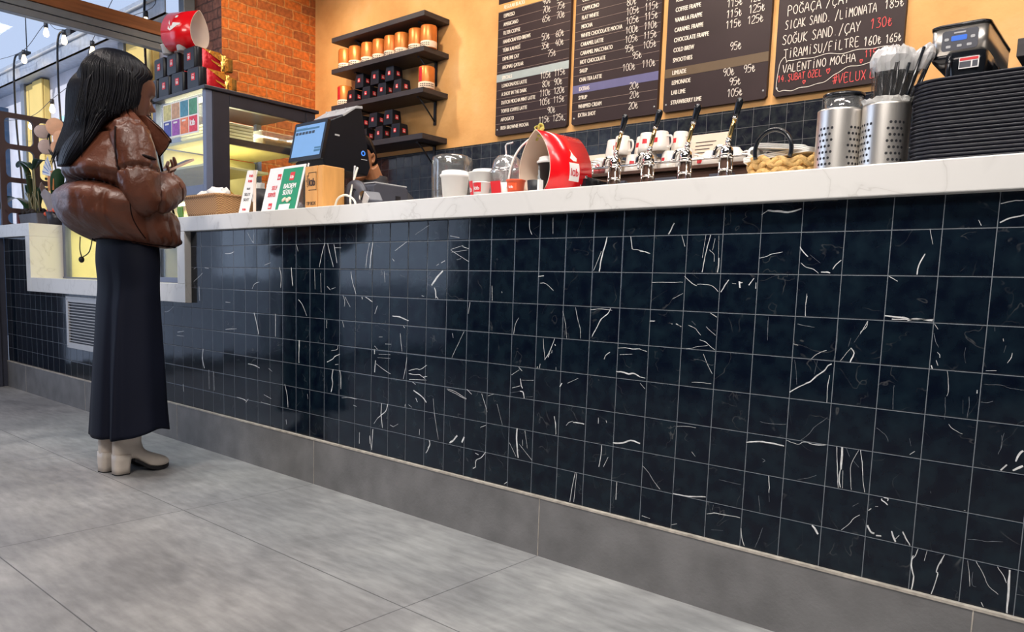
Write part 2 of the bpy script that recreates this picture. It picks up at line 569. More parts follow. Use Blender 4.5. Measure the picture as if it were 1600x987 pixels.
M['skin'] = mat('dark_brown_skin', (0.118, 0.045, 0.026), 0.45, vary=0.1, scale=14)
M['skin2'] = mat('tan_skin', (0.50, 0.215, 0.10), 0.5, vary=0.08, scale=14)
M['lips'] = mat('dark_lips', (0.075, 0.018, 0.018), 0.35, vary=0.05)
M['hair'] = mat('black_hair', (0.0025, 0.0028, 0.006), 0.40, vary=0.5, scale=60, spec=0.20, bump=0.22, bscale=60, stretch=(3, 3, 0.10))
M['leather'] = leather_mat('brown_leather', (0.088, 0.029, 0.016))
M['seam'] = mat('dark_seam', (0.010, 0.005, 0.005), 0.8, spec=0.1)
M['skirt'] = mat('black_navy_cloth', (0.0025, 0.0042, 0.013), 0.7, vary=0.1, scale=5, spec=0.18)
M['satin'] = mat('grey_satin_lining', (0.035, 0.038, 0.055), 0.4, vary=0.1, scale=5)
M['boot'] = mat('beige_leather', (0.68, 0.60, 0.53), 0.40, vary=0.06, bump=0.08, bscale=40)
M['sole'] = mat('black_sole', (0.012, 0.011, 0.014), 0.6)
M['phone'] = mat('phone_case', (0.55, 0.38, 0.30), 0.35)
M['lattice'] = mat('brown_painted_lattice', (0.055, 0.028, 0.030), 0.5, vary=0.08)
M['leaf'] = mat('dark_leaf', (0.018, 0.055, 0.028), 0.35, vary=0.3)
M['leaf_light'] = mat('fresh_leaf', (0.16, 0.36, 0.04), 0.4, vary=0.2)
M['wrap'] = mat('grey_wrapping_paper', (0.32, 0.28, 0.29), 0.7)
M['soil'] = mat('dark_soil', (0.03, 0.022, 0.02), 0.9, vary=0.4)
M['planter'] = mat('grey_planter', (0.12, 0.12, 0.14), 0.5)
M['terra'] = mat('maroon_panel', (0.16, 0.03, 0.03), 0.5)
M['concrete'] = mat('pale_concrete', (0.60, 0.59, 0.64), 0.85, vary=0.16, scale=3, bump=0.2, bscale=8)
M['yellow'] = mat('yellow_panel', (0.78, 0.56, 0.17), 0.6, vary=0.06, scale=3)
M['galv'] = mat('galvanised_channel', (0.38, 0.42, 0.49), 0.45, metal=0.3, vary=0.15)
M['bluewall'] = mat('slate_blue_board', (0.03, 0.07, 0.14), 0.6)
M['casewall'] = mat('pale_yellow_liner', (0.80, 0.74, 0.42), 0.5, vary=0.04)
M['cake'] = mat('baked_gold', (0.72, 0.34, 0.05), 0.6, vary=0.3, scale=30)
M['foodbox'] = mat('cream_food_box', (0.80, 0.74, 0.52), 0.5, vary=0.04)
M['shirt'] = mat('charcoal_shirt', (0.035, 0.033, 0.038), 0.8, vary=0.1)


M['vein'] = mat('white_marble_vein', (0.66, 0.67, 0.68), 0.2, vary=0.3, scale=55)
M['vein_faint'] = mat('grey_marble_vein', (0.20, 0.22, 0.25), 0.2, vary=0.5, scale=70)


def emis(name, color, strength):
    m, t, n, l, p = nt(name)
    nz = n.new('ShaderNodeTexNoise')
    nz.inputs['Scale'].default_value = 4
    r = ramp(n, [(0.2, rgba(color, 0.97)), (0.8, rgba(color, 1.03))])
    l.new(nz.outputs['Fac'], r.inputs['Fac'])
    l.new(r.outputs['Color'], p.inputs['Emission Color'])
    p.inputs['Base Color'].default_value = (0.02, 0.02, 0.02, 1)
    p.inputs['Emission Strength'].default_value = strength
    return m


M['screen'] = emis('lit_screen', (0.22, 0.46, 0.86), 0.9)
M['screen_bar'] = emis('lit_screen_bar', (0.05, 0.22, 0.42), 0.7)
M['screen_dark'] = emis('lit_screen_button', (0.01, 0.05, 0.12), 0.6)
M['lcd'] = emis('lit_lcd', (0.01, 0.13, 0.62), 1.3)
M['bulb'] = emis('lit_bulb', (1.0, 0.72, 0.38), 9.0)
M['strip'] = emis('lit_case_strip', (1.0, 0.93, 0.62), 5.0)
M['neon'] = emis('lit_neon_letters', (0.45, 0.85, 1.0), 1.1)
M['blueled'] = emis('lit_blue_mark', (0.05, 0.25, 1.0), 1.5)
CARD = [mat('card_print', c, 0.45, vary=0.25, scale=60) for c in ((0.55, 0.50, 0.20), (0.52, 0.30, 0.17), (0.05, 0.22, 0.32), (0.06, 0.25, 0.14), (0.045, 0.055, 0.30), (0.28, 0.06, 0.36), (0.75, 0.20, 0.07), (0.62, 0.02, 0.05))]


# ------------------------------------------------------------------ helpers
WORLD = {}


def tag(o, label=None, cat=None, group=None, kind=None):
    if label:
        o['label'] = label
    if cat:
        o['category'] = cat
    if group:
        o['group'] = group
    if kind:
        o['kind'] = kind
    return o


def thing(name, label, cat, loc=(0, 0, 0), rotz=0.0, group=None):
    o = bpy.data.objects.new(name, None)
    COL.objects.link(o)
    o.empty_display_size = 0.05
    o.location = loc
    o.rotation_euler = (0, 0, rotz)
    WORLD[o.name] = Matrix.Translation(loc) @ Matrix.Rotation(rotz, 4, 'Z')
    return tag(o, label, cat, group)


def obj(name, bm, mats, parent=None, smooth=False, local=True, bev=0, seg=2, sub=0, label=None):
    """link bm as one mesh object. Under a parent the points are in the thing's own axes (local) or in the world's."""
    if parent is not None and not local:
        w = WORLD.get(parent.name)
        if w:
            bm.transform(w.inverted())
    me = bpy.data.meshes.new(name)
    bmesh.ops.recalc_face_normals(bm, faces=bm.faces)
    bm.to_mesh(me)
    bm.free()
    for x in (mats if isinstance(mats, (list, tuple)) else [mats]):
        me.materials.append(x)
    if smooth:
        for f in me.polygons:
            f.use_smooth = True
    o = bpy.data.objects.new(name, me)
    COL.objects.link(o)
    if parent is not None:
        o.parent = parent
        WORLD[o.name] = WORLD.get(parent.name, Matrix())
    if bev:
        b = o.modifiers.new('bevel', 'BEVEL')
        b.width = bev
        b.segments = seg
        b.limit_method = 'ANGLE'
        b.angle_limit = 0.7
        b.harden_normals = False
    if sub:
        s = o.modifiers.new('subdivision', 'SUBSURF')
        s.levels = sub
        s.render_levels = sub
    if label:
        o['label'] = label
    return o


def dup(root, loc, rotz=0.0, label=None, group=None, scale=None):
    r = root.copy()
    COL.objects.link(r)
    r.location = loc
    r.rotation_euler = (0, 0, rotz)
    if scale:
        r.scale = scale
    if label:
        r['label'] = label
    if group:
        r['group'] = group
    for ch in list(root.children):
        c = ch.copy()
        COL.objects.link(c)
        c.parent = r
        for g in list(ch.children):
            d = g.copy()
            COL.objects.link(d)
            d.parent = c
    return r


def place(root, loc, rotz=0.0):
    root.location = loc
    root.rotation_euler = (0, 0, rotz)


def nb():
    return bmesh.new()


def box(bm, x0, x1, y0, y1, z0, z1, mi=0, M4=None):
    vs = [bm.verts.new((x, y, z)) for z in (z0, z1) for y in (y0, y1) for x in (x0, x1)]
    if M4:
        for v in vs:
            v.co = M4 @ v.co
    for q in ((0, 2, 3, 1), (4, 5, 7, 6), (0, 1, 5, 4), (2, 6, 7, 3), (0, 4, 6, 2), (1, 3, 7, 5)):
        f = bm.faces.new([vs[i] for i in q])
        f.material_index = mi
    return bm


def lathe(bm, prof, c=(0, 0, 0), seg=32, mi=0, axis='Z', M4=None):
    """prof: list of (radius, height); a radius of 0 closes the end"""
    rings = []
    for r, h in prof:
        if r < 1e-6:
            rings.append([bm.verts.new((0, 0, h))])
        else:
            rings.append([bm.verts.new((r * math.cos(2 * PI * i / seg), r * math.sin(2 * PI * i / seg), h)) for i in range(seg)])
    T = Matrix.Translation(c)
    if axis == 'Y':
        T = T @ Matrix.Rotation(-PI / 2, 4, 'X')
    elif axis == 'X':
        T = T @ Matrix.Rotation(PI / 2, 4, 'Y')
    if M4:
        T = M4 @ T
    for rg in rings:
        for v in rg:
            v.co = T @ v.co
    for a, b in zip(rings, rings[1:]):
        if len(a) == 1 and len(b) == 1:
            continue
        for i in range(seg):
            j = (i + 1) % seg
            if len(a) == 1:
                f = bm.faces.new((a[0], b[i], b[j]))
            elif len(b) == 1:
                f = bm.faces.new((a[i], a[j], b[0]))
            else:
                f = bm.faces.new((a[i], a[j], b[j], b[i]))
            f.material_index = mi
            f.smooth = True
    return bm


def loft(bm, rings, cap0=True, cap1=True, mi=0, smooth=True, closed=True):
    vs = [[bm.verts.new(p) for p in r] for r in rings]
    n = len(vs[0])
    for a, b in zip(vs, vs[1:]):
        for i in range(n if closed else n - 1):
            j = (i + 1) % n
            f = bm.faces.new((a[i], a[j], b[j], b[i]))
            f.material_index = mi
            f.smooth = smooth
    if cap0:
        f = bm.faces.new(vs[0][::-1])
        f.material_index = mi
    if cap1:
        f = bm.faces.new(vs[-1])
        f.material_index = mi
    return vs


def crom(pts, n):
    """Catmull-Rom through pts, n steps per span"""
    P = [Vector(p) for p in pts]
    out = []
    for i in range(len(P) - 1):
        a, b, c, d = P[max(i - 1, 0)], P[i], P[i + 1], P[min(i + 2, len(P) - 1)]
        for k in range(n):
            t = k / n
            out.append(0.5 * ((2 * b) + (c - a) * t + (2 * a - 5 * b + 4 * c - d) * t * t + (3 * b - a - 3 * c + d) * t ** 3))
    out.append(P[-1])
    return out


def frames(path):
    P = [Vector(p) for p in path]
    T = [((P[min(i + 1, len(P) - 1)] - P[max(i - 1, 0)]).normalized()) for i in range(len(P))]
    ref = Vector((0, 0, 1)) if abs(T[0].z) < 0.9 else Vector((1, 0, 0))
    N = [(ref - T[0] * ref.dot(T[0])).normalized()]
    for i in range(1, len(P)):
        x = N[-1] - T[i] * N[-1].dot(T[i])
        N.append(x.normalized() if x.length > 1e-6 else N[-1])
    return P, T, N


def tube(bm, path, rad, seg=8, mi=0, cap=True, flat=1.0):
    P, T, N = frames(path)
    rings = []
    for i, p in enumerate(P):
        r = rad[i] if isinstance(rad, (list, tuple)) else rad
        B = T[i].cross(N[i])
        rings.append([p + N[i] * (r * math.cos(2 * PI * k / seg)) + B * (r * flat * math.sin(2 * PI * k / seg)) for k in range(seg)])
    loft(bm, rings, cap, cap, mi)
    return bm


def prism(bm, poly, a, b, axis='Y', mi=0, M4=None, smooth=False):
    """poly in the plane across axis, pushed from a to b. axis Y: poly is (x,z); X: (y,z); Z: (x,y)"""
    def pt(p, t):
        v = {'Y': (p[0], t, p[1]), 'X': (t, p[0], p[1]), 'Z': (p[0], p[1], t)}[axis]
        return M4 @ Vector(v) if M4 else v
    loft(bm, [[pt(p, a) for p in poly], [pt(p, b) for p in poly]], True, True, mi, smooth)
    return bm


def rrect(x0, x1, y0, y1, r, n=5):
    o = []
    for cx, cy, a in ((x1 - r, y1 - r, 0), (x0 + r, y1 - r, PI / 2), (x0 + r, y0 + r, PI), (x1 - r, y0 + r, 1.5 * PI)):
        for k in range(n + 1):
            t = a + PI / 2 * k / n
            o.append((cx + r * math.cos(t), cy + r * math.sin(t)))
    return o


def text_into(bm, txt, size, M4, sx=1.0, bold=0.0, align='LEFT', mi=0, thick=0.0006):
    """printed lettering laid in the XY plane of M4, as flat glyphs with a little thickness"""
    cu = bpy.data.curves.new('lettering', 'FONT')
    cu.body = txt
    cu.size = size
    cu.align_x = align
    cu.resolution_u = 3
    o = bpy.data.objects.new('lettering', cu)
    COL.objects.link(o)
    bpy.context.view_layer.update()
    me = bpy.data.meshes.new_from_object(o.evaluated_get(bpy.context.evaluated_depsgraph_get()))
    n0 = len(bm.verts)
    f0 = len(bm.faces)
    bm.from_mesh(me)
    if bold > 0:                                # a heavier cut: the same glyphs again, a hair to each side
        for sx_, lift in ((bold * 1.6, 0.00005), (-bold * 1.6, 0.0001)):
            k0 = len(bm.verts)
            bm.from_mesh(me)
            bm.verts.ensure_lookup_table()
            for v in bm.verts[k0:]:
                v.co.x += sx_ / sx
                v.co.z += lift
    bm.verts.ensure_lookup_table()
    bm.faces.ensure_lookup_table()
    S = M4 @ Matrix.Diagonal((sx, 1, 1, 1))
    for v in bm.verts[n0:]:
        v.co = S @ v.co
    for f in bm.faces[f0:]:
        f.material_index = mi
    bpy.data.objects.remove(o)
    bpy.data.curves.remove(cu)
    bpy.data.meshes.remove(me)
    return bm


def plane_m(origin, right, upv):
    r, u = Vector(right).normalized(), Vector(upv).normalized()
    n = r.cross(u)
    return Matrix(((r.x, u.x, n.x, origin[0]), (r.y, u.y, n.y, origin[1]), (r.z, u.z, n.z, origin[2]), (0, 0, 0, 1)))


def front_m(x, y, z):
    return plane_m((x, y, z), (1, 0, 0), (0, 0, 1))


# chalk handwriting: strokes on a 0..1 high, about 0.6 wide cell
GL = {
 '0': [[(.3, 1), (.08, .8), (.05, .4), (.25, 0), (.5, .15), (.58, .6), (.45, .95), (.3, 1)]],
 '1': [[(.1, .75), (.32, 1), (.3, 0)]],
 '2': [[(.08, .8), (.28, 1), (.52, .85), (.45, .5), (.06, .02), (.58, .03)]],
 '3': [[(.1, .95), (.5, .97), (.25, .6), (.55, .42), (.45, .05), (.08, .05)]],
 '4': [[(.35, 1), (.05, .4), (.58, .42)], [(.45, .7), (.42, 0)]],
 '5': [[(.55, 1), (.15, .98), (.12, .58), (.45, .6), (.55, .3), (.38, .02), (.06, .06)]],
 '6': [[(.45, 1), (.12, .55), (.1, .15), (.35, 0), (.55, .2), (.42, .48), (.12, .3)]],
 '7': [[(.06, .97), (.58, 1), (.22, 0)]],
 '8': [[(.32, .52), (.1, .75), (.32, 1), (.52, .78), (.32, .52), (.06, .25), (.3, 0), (.56, .25), (.32, .52)]],
 '9': [[(.52, .72), (.3, .5), (.08, .72), (.28, 1), (.52, .85), (.5, .3), (.3, 0)]],
 'L~': [[(.22, .85), (.22, .1), (.4, .02), (.56, .25)], [(.04, .5), (.46, .68)], [(.04, .32), (.46, .5)]],
 'A': [[(0, 0), (.3, 1), (.6, 0)], [(.12, .38), (.48, .4)]],
 'B': [[(.08, 0), (.08, 1), (.42, .95), (.45, .6), (.08, .52), (.52, .42), (.5, .05), (.08, 0)]],
 'C': [[(.55, .88), (.3, 1), (.05, .6), (.1, .15), (.35, 0), (.58, .12)]],
 'Ç': [[(.55, .88), (.3, 1), (.05, .6), (.1, .15), (.35, 0), (.58, .12)], [(.32, 0), (.38, -.12), (.25, -.22)]],
 'D': [[(.08, 0), (.08, 1), (.4, .9), (.58, .5), (.4, .08), (.08, 0)]],
 'E': [[(.52, 1), (.08, .98), (.08, 0), (.55, .02)], [(.08, .52), (.45, .54)]],
 'F': [[(.55, 1), (.08, .98), (.08, 0)], [(.08, .52), (.45, .54)]],
 'G': [[(.55, .88), (.3, 1), (.05, .6), (.1, .15), (.35, 0), (.56, .15), (.56, .45), (.35, .45)]],
 'Ğ': [[(.55, .88), (.3, 1), (.05, .6), (.1, .15), (.35, 0), (.56, .15), (.56, .45), (.35, .45)], [(.15, 1.22), (.3, 1.1), (.48, 1.22)]],
 'H': [[(.06, 0), (.06, 1)], [(.54, 0), (.54, 1)], [(.06, .5), (.54, .52)]],
 'I': [[(.3, 0), (.3, 1)]],
 'İ': [[(.3, 0), (.3, .85)], [(.3, 1.02), (.31, 1.12)]],
 'K': [[(.08, 0), (.08, 1)], [(.52, 1), (.08, .45), (.56, 0)]],
 'L': [[(.1, 1), (.08, .02), (.55, .02)]],
 'M': [[(.02, 0), (.1, 1), (.3, .4), (.52, 1), (.6, 0)]],
 'N': [[(.05, 0), (.07, 1), (.52, 0), (.55, 1)]],
 'O': [[(.3, 1), (.06, .7), (.08, .25), (.32, 0), (.56, .3), (.52, .8), (.3, 1)]],
 'Ö': [[(.3, .9), (.06, .65), (.08, .22), (.32, 0), (.56, .3), (.52, .75), (.3, .9)], [(.18, 1.05), (.18, 1.14)], [(.42, 1.05), (.42, 1.14)]],
 'P': [[(.08, -.1), (.08, 1), (.45, .95), (.5, .6), (.08, .48)]],
 'R': [[(.08, 0), (.08, 1), (.45, .95), (.48, .6), (.08, .5), (.56, 0)]],
 'S': [[(.52, .9), (.28, 1), (.1, .78), (.5, .35), (.35, .02), (.04, .1)]],
 'Ş': [[(.52, .9), (.28, 1), (.1, .78), (.5, .35), (.35, .02), (.04, .1)], [(.28, 0), (.34, -.12), (.22, -.2)]],
 'T': [[(.0, 1), (.6, .98)], [(.3, 1), (.3, 0)]],
 'U': [[(.06, 1), (.08, .2), (.3, 0), (.52, .2), (.54, 1)]],
 'V': [[(.02, 1), (.28, 0), (.58, 1)]],
 'X': [[(.05, 1), (.55, 0)], [(.55, 1), (.05, 0)]],
 'Y': [[(.03, 1), (.3, .5), (.57, 1)], [(.3, .5), (.26, 0)]],
 'Z': [[(.05, 1), (.55, .98), (.05, .03), (.58, .02)]],
 '/': [[(.05, -.1), (.5, 1.1)]],
 '.': [[(.25, 0), (.3, .06)]],
 '#': [[(.2, 0), (.32, 1)], [(.42, 0), (.54, 1)], [(.02, .65), (.65, .7)], [(0, .32), (.62, .37)]],
 '<': [[(.3, 0), (.02, .6), (.15, .9), (.3, .65), (.45, .92), (.58, .6), (.3, 0)]],
}


LIFT = [0]


def ribbon(bm, pts, w, M4, mi=0):
    """a chalk stroke: a flat ribbon w wide through 2-D points in the plane of M4"""
    LIFT[0] = (LIFT[0] + 1) % 9
    P = [Vector((p[0], p[1], LIFT[0] * 0.00008)) for p in pts]
    if len(P) > 2:
        P = crom(P, 3)
    L, R = [], []
    for i in range(len(P)):
        t = (P[min(i + 1, len(P) - 1)] - P[max(i - 1, 0)])
        if t.length < 1e-9:
            t = Vector((1, 0, 0))
        t.normalize()
        nn = Vector((-t.y, t.x, 0)) * w * 0.5
        L.append(bm.verts.new(M4 @ (P[i] + nn)))
        R.append(bm.verts.new(M4 @ (P[i] - nn)))
    for i in range(len(P) - 1):
        f = bm.faces.new((R[i], R[i + 1], L[i + 1], L[i]))
        f.material_index = mi


def chalk(bm, txt, x, y, h, M4, w=0.006, pitch=0.72, aspect=1.0, slope=0.0, mi=0, width=None):
    """write txt with its lower left corner at (x, y) in M4; ~ stands for the lira sign"""
    adv = h * pitch * aspect
    if width:
        adv = width / max(1, len(txt))
        aspect = adv / (h * pitch)
    for ch in txt:
        key = 'L~' if ch == '~' else ch
        if ch == ' ':
            x += adv * 0.7
            continue
        for st in GL.get(key, []):
            q = [(x + (px + random.uniform(-.03, .03)) * h * aspect, y + (py + random.uniform(-.025, .025)) * h) for px, py in st]
            ribbon(bm, q, w, M4, mi)
        x += adv
        y += adv * slope
    return x


def blob(bm, c, r, seg=12, mi=0):
    lathe(bm, [(0, -r[2])] + [(math.cos(a) * 1.0, math.sin(a) * r[2]) for a in [(-PI / 2 + PI * k / 8) for k in range(1, 8)]] + [(0, r[2])], (0, 0, 0), seg, mi,
          M4=Matrix.Translation(c) @ Matrix.Diagonal((r[0], r[1], 1, 1)))
    return bm
VEINS = [  # width in tenths of a millimetre, then points (x, z) in millimetres on the tiled front
    (15, [(799,758),(814,758)]), (17, [(856,756),(868,754)]), (19, [(880,754),(897,749)]), (11, [(918,753),(939,745),(955,729)]), (8, [(927,765),(939,755)]),
    (10, [(969,752),(980,743),(997,731)]), (13, [(953,717),(968,713),(979,705),(997,693)]), (11, [(915,690),(933,693),(946,698),(976,703)]), (9, [(966,680),(979,654),(995,630)]),
    (6, [(939,664),(964,663),(986,653),(996,654)]), (8, [(1133,777),(1134,758),(1136,728)]), (8, [(1207,772),(1227,769),(1248,766)]), (12, [(1200,724),(1212,721)]),
    (10, [(1246,691),(1260,705),(1280,714)]), (27, [(1200,605),(1223,622),(1247,636),(1261,651),(1278,665),(1286,678),(1294,683)]), (13, [(1292,656),(1289,632),(1290,590)]),
    (6, [(1206,685),(1212,659),(1216,626)]), (6, [(1261,688),(1256,655)]), (9, [(937,602),(956,604),(993,605)]), (20, [(778,601),(795,599)]), (13, [(773,679),(796,673)]),
    (11, [(779,583),(796,569)]), (8, [(1131,523),(1156,521),(1197,525)]), (34, [(1099,465),(1133,472),(1159,473),(1196,471)]), (12, [(1200,486),(1217,482),(1232,481),(1242,488),(1255,488)]),
    (19, [(1255,488),(1270,486),(1295,489)]), (8, [(1236,493),(1253,508),(1264,526),(1294,555)]), (9, [(901,478),(930,482),(957,482)]), (9, [(1366,788),(1365,776),(1354,763),(1353,757)]),
    (5, [(1352,757),(1340,736)]), (28, [(1335,723),(1342,712),(1335,690)]), (9, [(1335,724),(1326,712),(1312,691)]), (7, [(1301,771),(1302,731),(1298,690)]), (7, [(1332,746),(1328,726)]),
    (21, [(1416,794),(1453,795),(1499,797)]), (11, [(1502,788),(1510,777)]), (8, [(1502,768),(1508,750),(1514,738)]), (12, [(1513,728),(1518,723),(1519,716)]), (14, [(1512,710),(1517,699)]),
    (28, [(1503,698),(1506,691)]), (6, [(1614,788),(1615,779)]), (14, [(1631,765),(1632,759)]), (6, [(1637,751),(1634,736)]), (10, [(1649,737),(1648,728),(1643,715)]),
    (13, [(1606,696),(1625,698)]), (9, [(1535,689),(1538,673),(1541,648),(1539,635)]), (6, [(1536,632),(1538,608),(1539,584)]), (7, [(1580,638),(1582,625),(1581,594)]),
    (4, [(1570,630),(1572,601)]), (17, [(1594,654),(1594,647)]), (7, [(1433,647),(1433,621),(1435,592)]), (5, [(1605,667),(1635,669),(1653,664),(1676,663)]),
    (8, [(1603,629),(1615,630),(1624,634)]), (9, [(1548,575),(1557,565),(1575,558)]), (7, [(1404,546),(1423,534),(1431,519)]), (6, [(1650,571),(1648,556),(1646,539)]),
    (5, [(1474,533),(1479,516)]), (4, [(1565,742),(1564,725),(1568,708)]), (9, [(801,351),(823,334),(838,315),(860,295)]), (31, [(901,291),(930,292),(957,294),(997,302)]),
    (17, [(1003,256),(1023,263),(1053,265),(1096,267)]), (6, [(1019,217),(1052,222)]), (7, [(1020,285),(1019,270)]), (18, [(1163,390),(1166,367),(1167,347)]), (6, [(1167,347),(1169,324)]),
    (8, [(1141,335),(1144,313),(1148,293)]), (8, [(1157,254),(1149,225),(1141,198)]), (19, [(1100,240),(1104,215),(1112,196)]), (45, [(1278,289),(1284,283),(1294,270)]),
    (8, [(1143,430),(1151,426),(1145,422)]), (6, [(1235,394),(1267,405),(1279,413)]), (9, [(949,416),(960,405)]), (14, [(807,207),(833,205)]), (11, [(902,203),(918,210)]),
    (6, [(1032,355),(1064,354),(1093,353)]), (15, [(1321,490),(1324,454),(1329,415),(1331,392)]), (47, [(1333,490),(1334,462),(1334,437)]), (22, [(1333,437),(1332,415),(1336,394)]),
    (11, [(1339,435),(1341,393)]), (7, [(1342,490),(1351,470)]), (9, [(1370,488),(1356,454),(1357,423),(1361,393)]), (14, [(1374,490),(1382,446),(1385,419),(1391,393)]),
    (8, [(1360,462),(1374,449)]), (12, [(1346,293),(1363,312),(1371,326),(1384,338)]), (8, [(1367,355),(1379,365)]), (48, [(1403,318),(1411,304),(1419,302)]), (34, [(1423,298),(1434,299)]),
    (30, [(1428,386),(1429,382),(1437,378),(1442,374)]), (22, [(1432,389),(1441,389),(1441,383)]), (22, [(1402,352),(1408,358)]), (11, [(1416,364),(1422,366)]),
    (36, [(1455,316),(1459,304),(1465,293)]), (13, [(1464,299),(1471,310)]), (26, [(1478,320),(1485,307),(1495,292)]), (41, [(1686,539),(1679,529),(1675,515)]), (39, [(1660,506),(1651,492)]),
    (43, [(1688,508),(1681,503),(1672,495)]), (7, [(1646,565),(1648,546),(1643,525)]), (14, [(1487,505),(1477,497)]), (7, [(1604,333),(1622,336),(1641,337),(1668,343)]),
    (14, [(1512,288),(1507,270),(1501,260)]), (9, [(1530,290),(1526,265)]), (12, [(1564,288),(1558,267)]), (8, [(1525,422),(1526,418)]), (12, [(1592,394),(1595,394)]),
    (28, [(1503,271),(1501,248),(1508,224),(1506,193)]), (21, [(1564,288),(1551,248),(1555,242),(1546,194)]), (41, [(1685,287),(1687,245),(1688,194)]), (14, [(1663,288),(1675,272),(1682,258)]),
    (9, [(1624,290),(1638,267),(1652,242),(1670,230)]), (9, [(1608,287),(1615,253),(1617,232)]), (7, [(1620,265),(1621,237),(1629,234)]), (16, [(1641,204),(1646,195)]),
    (8, [(1700,239),(1714,240)]), (13, [(326,744),(313,723),(307,692)]), (13, [(428,685),(432,654),(438,620)]), (22, [(473,688),(462,664),(453,643),(436,620)]), (28, [(474,671),(477,667)]),
    (19, [(464,652),(463,643)]), (25, [(456,643),(449,629)]), (29, [(409,597),(408,591)]), (22, [(419,606),(417,592)]), (15, [(482,602),(482,592)]),
    (12, [(546,786),(555,752),(566,725),(569,695)]), (28, [(670,787),(660,772),(638,754),(626,732),(609,703)]), (12, [(599,781),(628,784),(675,783)]), (9, [(499,772),(510,738),(518,691)]),
    (16, [(32,677),(36,662)]), (11, [(88,687),(61,643),(32,594)]), (23, [(333,588),(348,577)]), (15, [(304,560),(336,580)]), (33, [(342,552),(346,531),(352,522)]), (10, [(345,548),(395,552)]),
    (13, [(308,518),(341,529)]), (33, [(341,512),(355,510),(360,491)]), (8, [(301,502),(339,511)]), (8, [(366,496),(395,500)]), (37, [(507,555),(499,543)]), (10, [(527,557),(567,576)]),
    (18, [(700,676),(726,679),(748,677),(773,680)]), (11, [(708,658),(749,662)]), (36, [(699,609),(722,609),(741,606),(756,609),(778,601)]), (19, [(656,640),(660,652),(675,662)]),
    (14, [(16,480),(55,471),(105,457)]), (22, [(107,492),(130,478)]), (14, [(176,485),(189,458),(203,427)]), (11, [(205,481),(231,490)]), (10, [(246,459),(272,393)]),
    (15, [(481,449),(489,426),(491,394)]), (34, [(554,441),(571,442),(595,442)]), (12, [(528,428),(540,439),(554,444)]), (23, [(645,467),(645,450)]), (19, [(672,463),(674,456)]),
    (14, [(174,371),(200,382)]), (23, [(-896,990),(-884,961)]), (27, [(-698,993),(-721,941),(-735,897)]), (32, [(-681,990),(-664,949),(-642,898)]), (26, [(-639,987),(-627,946),(-619,913)]),
    (12, [(-634,973),(-593,973)]), (33, [(-399,991),(-409,943),(-415,894)]), (19, [(-418,988),(-432,943),(-438,897)]), (14, [(-207,990),(-234,977),(-273,958)]), (11, [(-93,1045),(-166,1014)]),
    (23, [(-287,930),(-276,921)]), (22, [(-12,923),(-31,915)]), (14, [(-54,906),(-41,912)]), (72, [(-21,888),(-49,866),(-76,838)]), (52, [(-61,830),(-55,816),(-53,794)]),
    (28, [(-54,803),(-42,791)]), (14, [(-126,800),(-113,799)]), (13, [(15,958),(49,943),(102,919)]), (11, [(15,960),(73,973)]), (11, [(18,950),(94,958)]), (21, [(70,969),(100,962)]),
    (11, [(44,926),(65,930)]), (16, [(10,1006),(54,999)]), (30, [(-932,891),(-930,859),(-922,821)]), (22, [(-768,889),(-763,808)]), (22, [(-726,872),(-723,796)]), (22, [(-682,820),(-660,807)]),
    (16, [(-654,811),(-626,818)]), (25, [(-530,881),(-518,839),(-497,795)]), (14, [(-332,883),(-326,843)]), (44, [(-461,786),(-457,777)]), (27, [(-439,786),(-418,778),(-397,769)]),
    (20, [(-578,787),(-567,768),(-569,745)]), (20, [(-566,783),(-532,744)]), (23, [(-882,762),(-854,742),(-822,697)]), (41, [(-282,721),(-242,720),(-193,708)]), (26, [(-220,688),(-213,681)]),
    (23, [(-368,755),(-383,725)]), (19, [(112,786),(105,747)]), (18, [(-320,616),(-287,617)]), (18, [(-382,604),(-365,592)]), (18, [(-237,661),(-233,633),(-225,595)]),
    (29, [(-878,592),(-878,542)]), (22, [(-683,686),(-685,654)]), (21, [(-581,688),(-571,663)]), (35, [(-873,592),(-878,540),(-878,496)]), (36, [(-680,517),(-643,532),(-630,543),(-596,555)]),
    (16, [(-609,589),(-614,573),(-652,565)]), (19, [(-626,511),(-605,514)]), (48, [(-640,491),(-647,458),(-642,432),(-653,397)]), (31, [(-596,492),(-589,469),(-588,417)]),
    (43, [(-382,591),(-381,573)]), (43, [(-376,549),(-380,504)]), (15, [(-372,537),(-333,521),(-288,506)]), (12, [(-358,639),(-336,641)]), (9, [(-357,574),(-290,578)]),
    (9, [(-364,560),(-290,564)]), (18, [(-198,576),(-206,535),(-216,494)]), (20, [(-187,528),(-147,538),(-126,538),(-92,557)]), (26, [(-187,517),(-153,517),(-129,519),(-102,508)]),
    (23, [(-108,512),(-90,517)]), (15, [(-184,497),(-139,500),(-91,503)]), (23, [(-166,489),(-149,482)]), (29, [(-159,459),(-117,443),(-92,422)]), (26, [(-147,432),(-138,419)]),
    (14, [(11,483),(52,478),(106,459)]), (13, [(-582,382),(-536,389),(-487,388)]), (16, [(-507,362),(-487,359)]), (37, [(-337,390),(-339,350),(-329,297)]),
    (33, [(-302,392),(-312,364),(-341,343),(-360,330)]), (19, [(-360,330),(-381,305)]), (24, [(-286,314),(-268,310)]), (15, [(-268,310),(-241,324)]), (26, [(-203,404),(-204,394)]),
    (29, [(-405,256),(-403,225)]), (39, [(-386,284),(-393,209)]), (12, [(-185,404),(-167,396)]), (62, [(67,327),(45,305),(30,296)]), (76, [(101,327),(89,307)]),
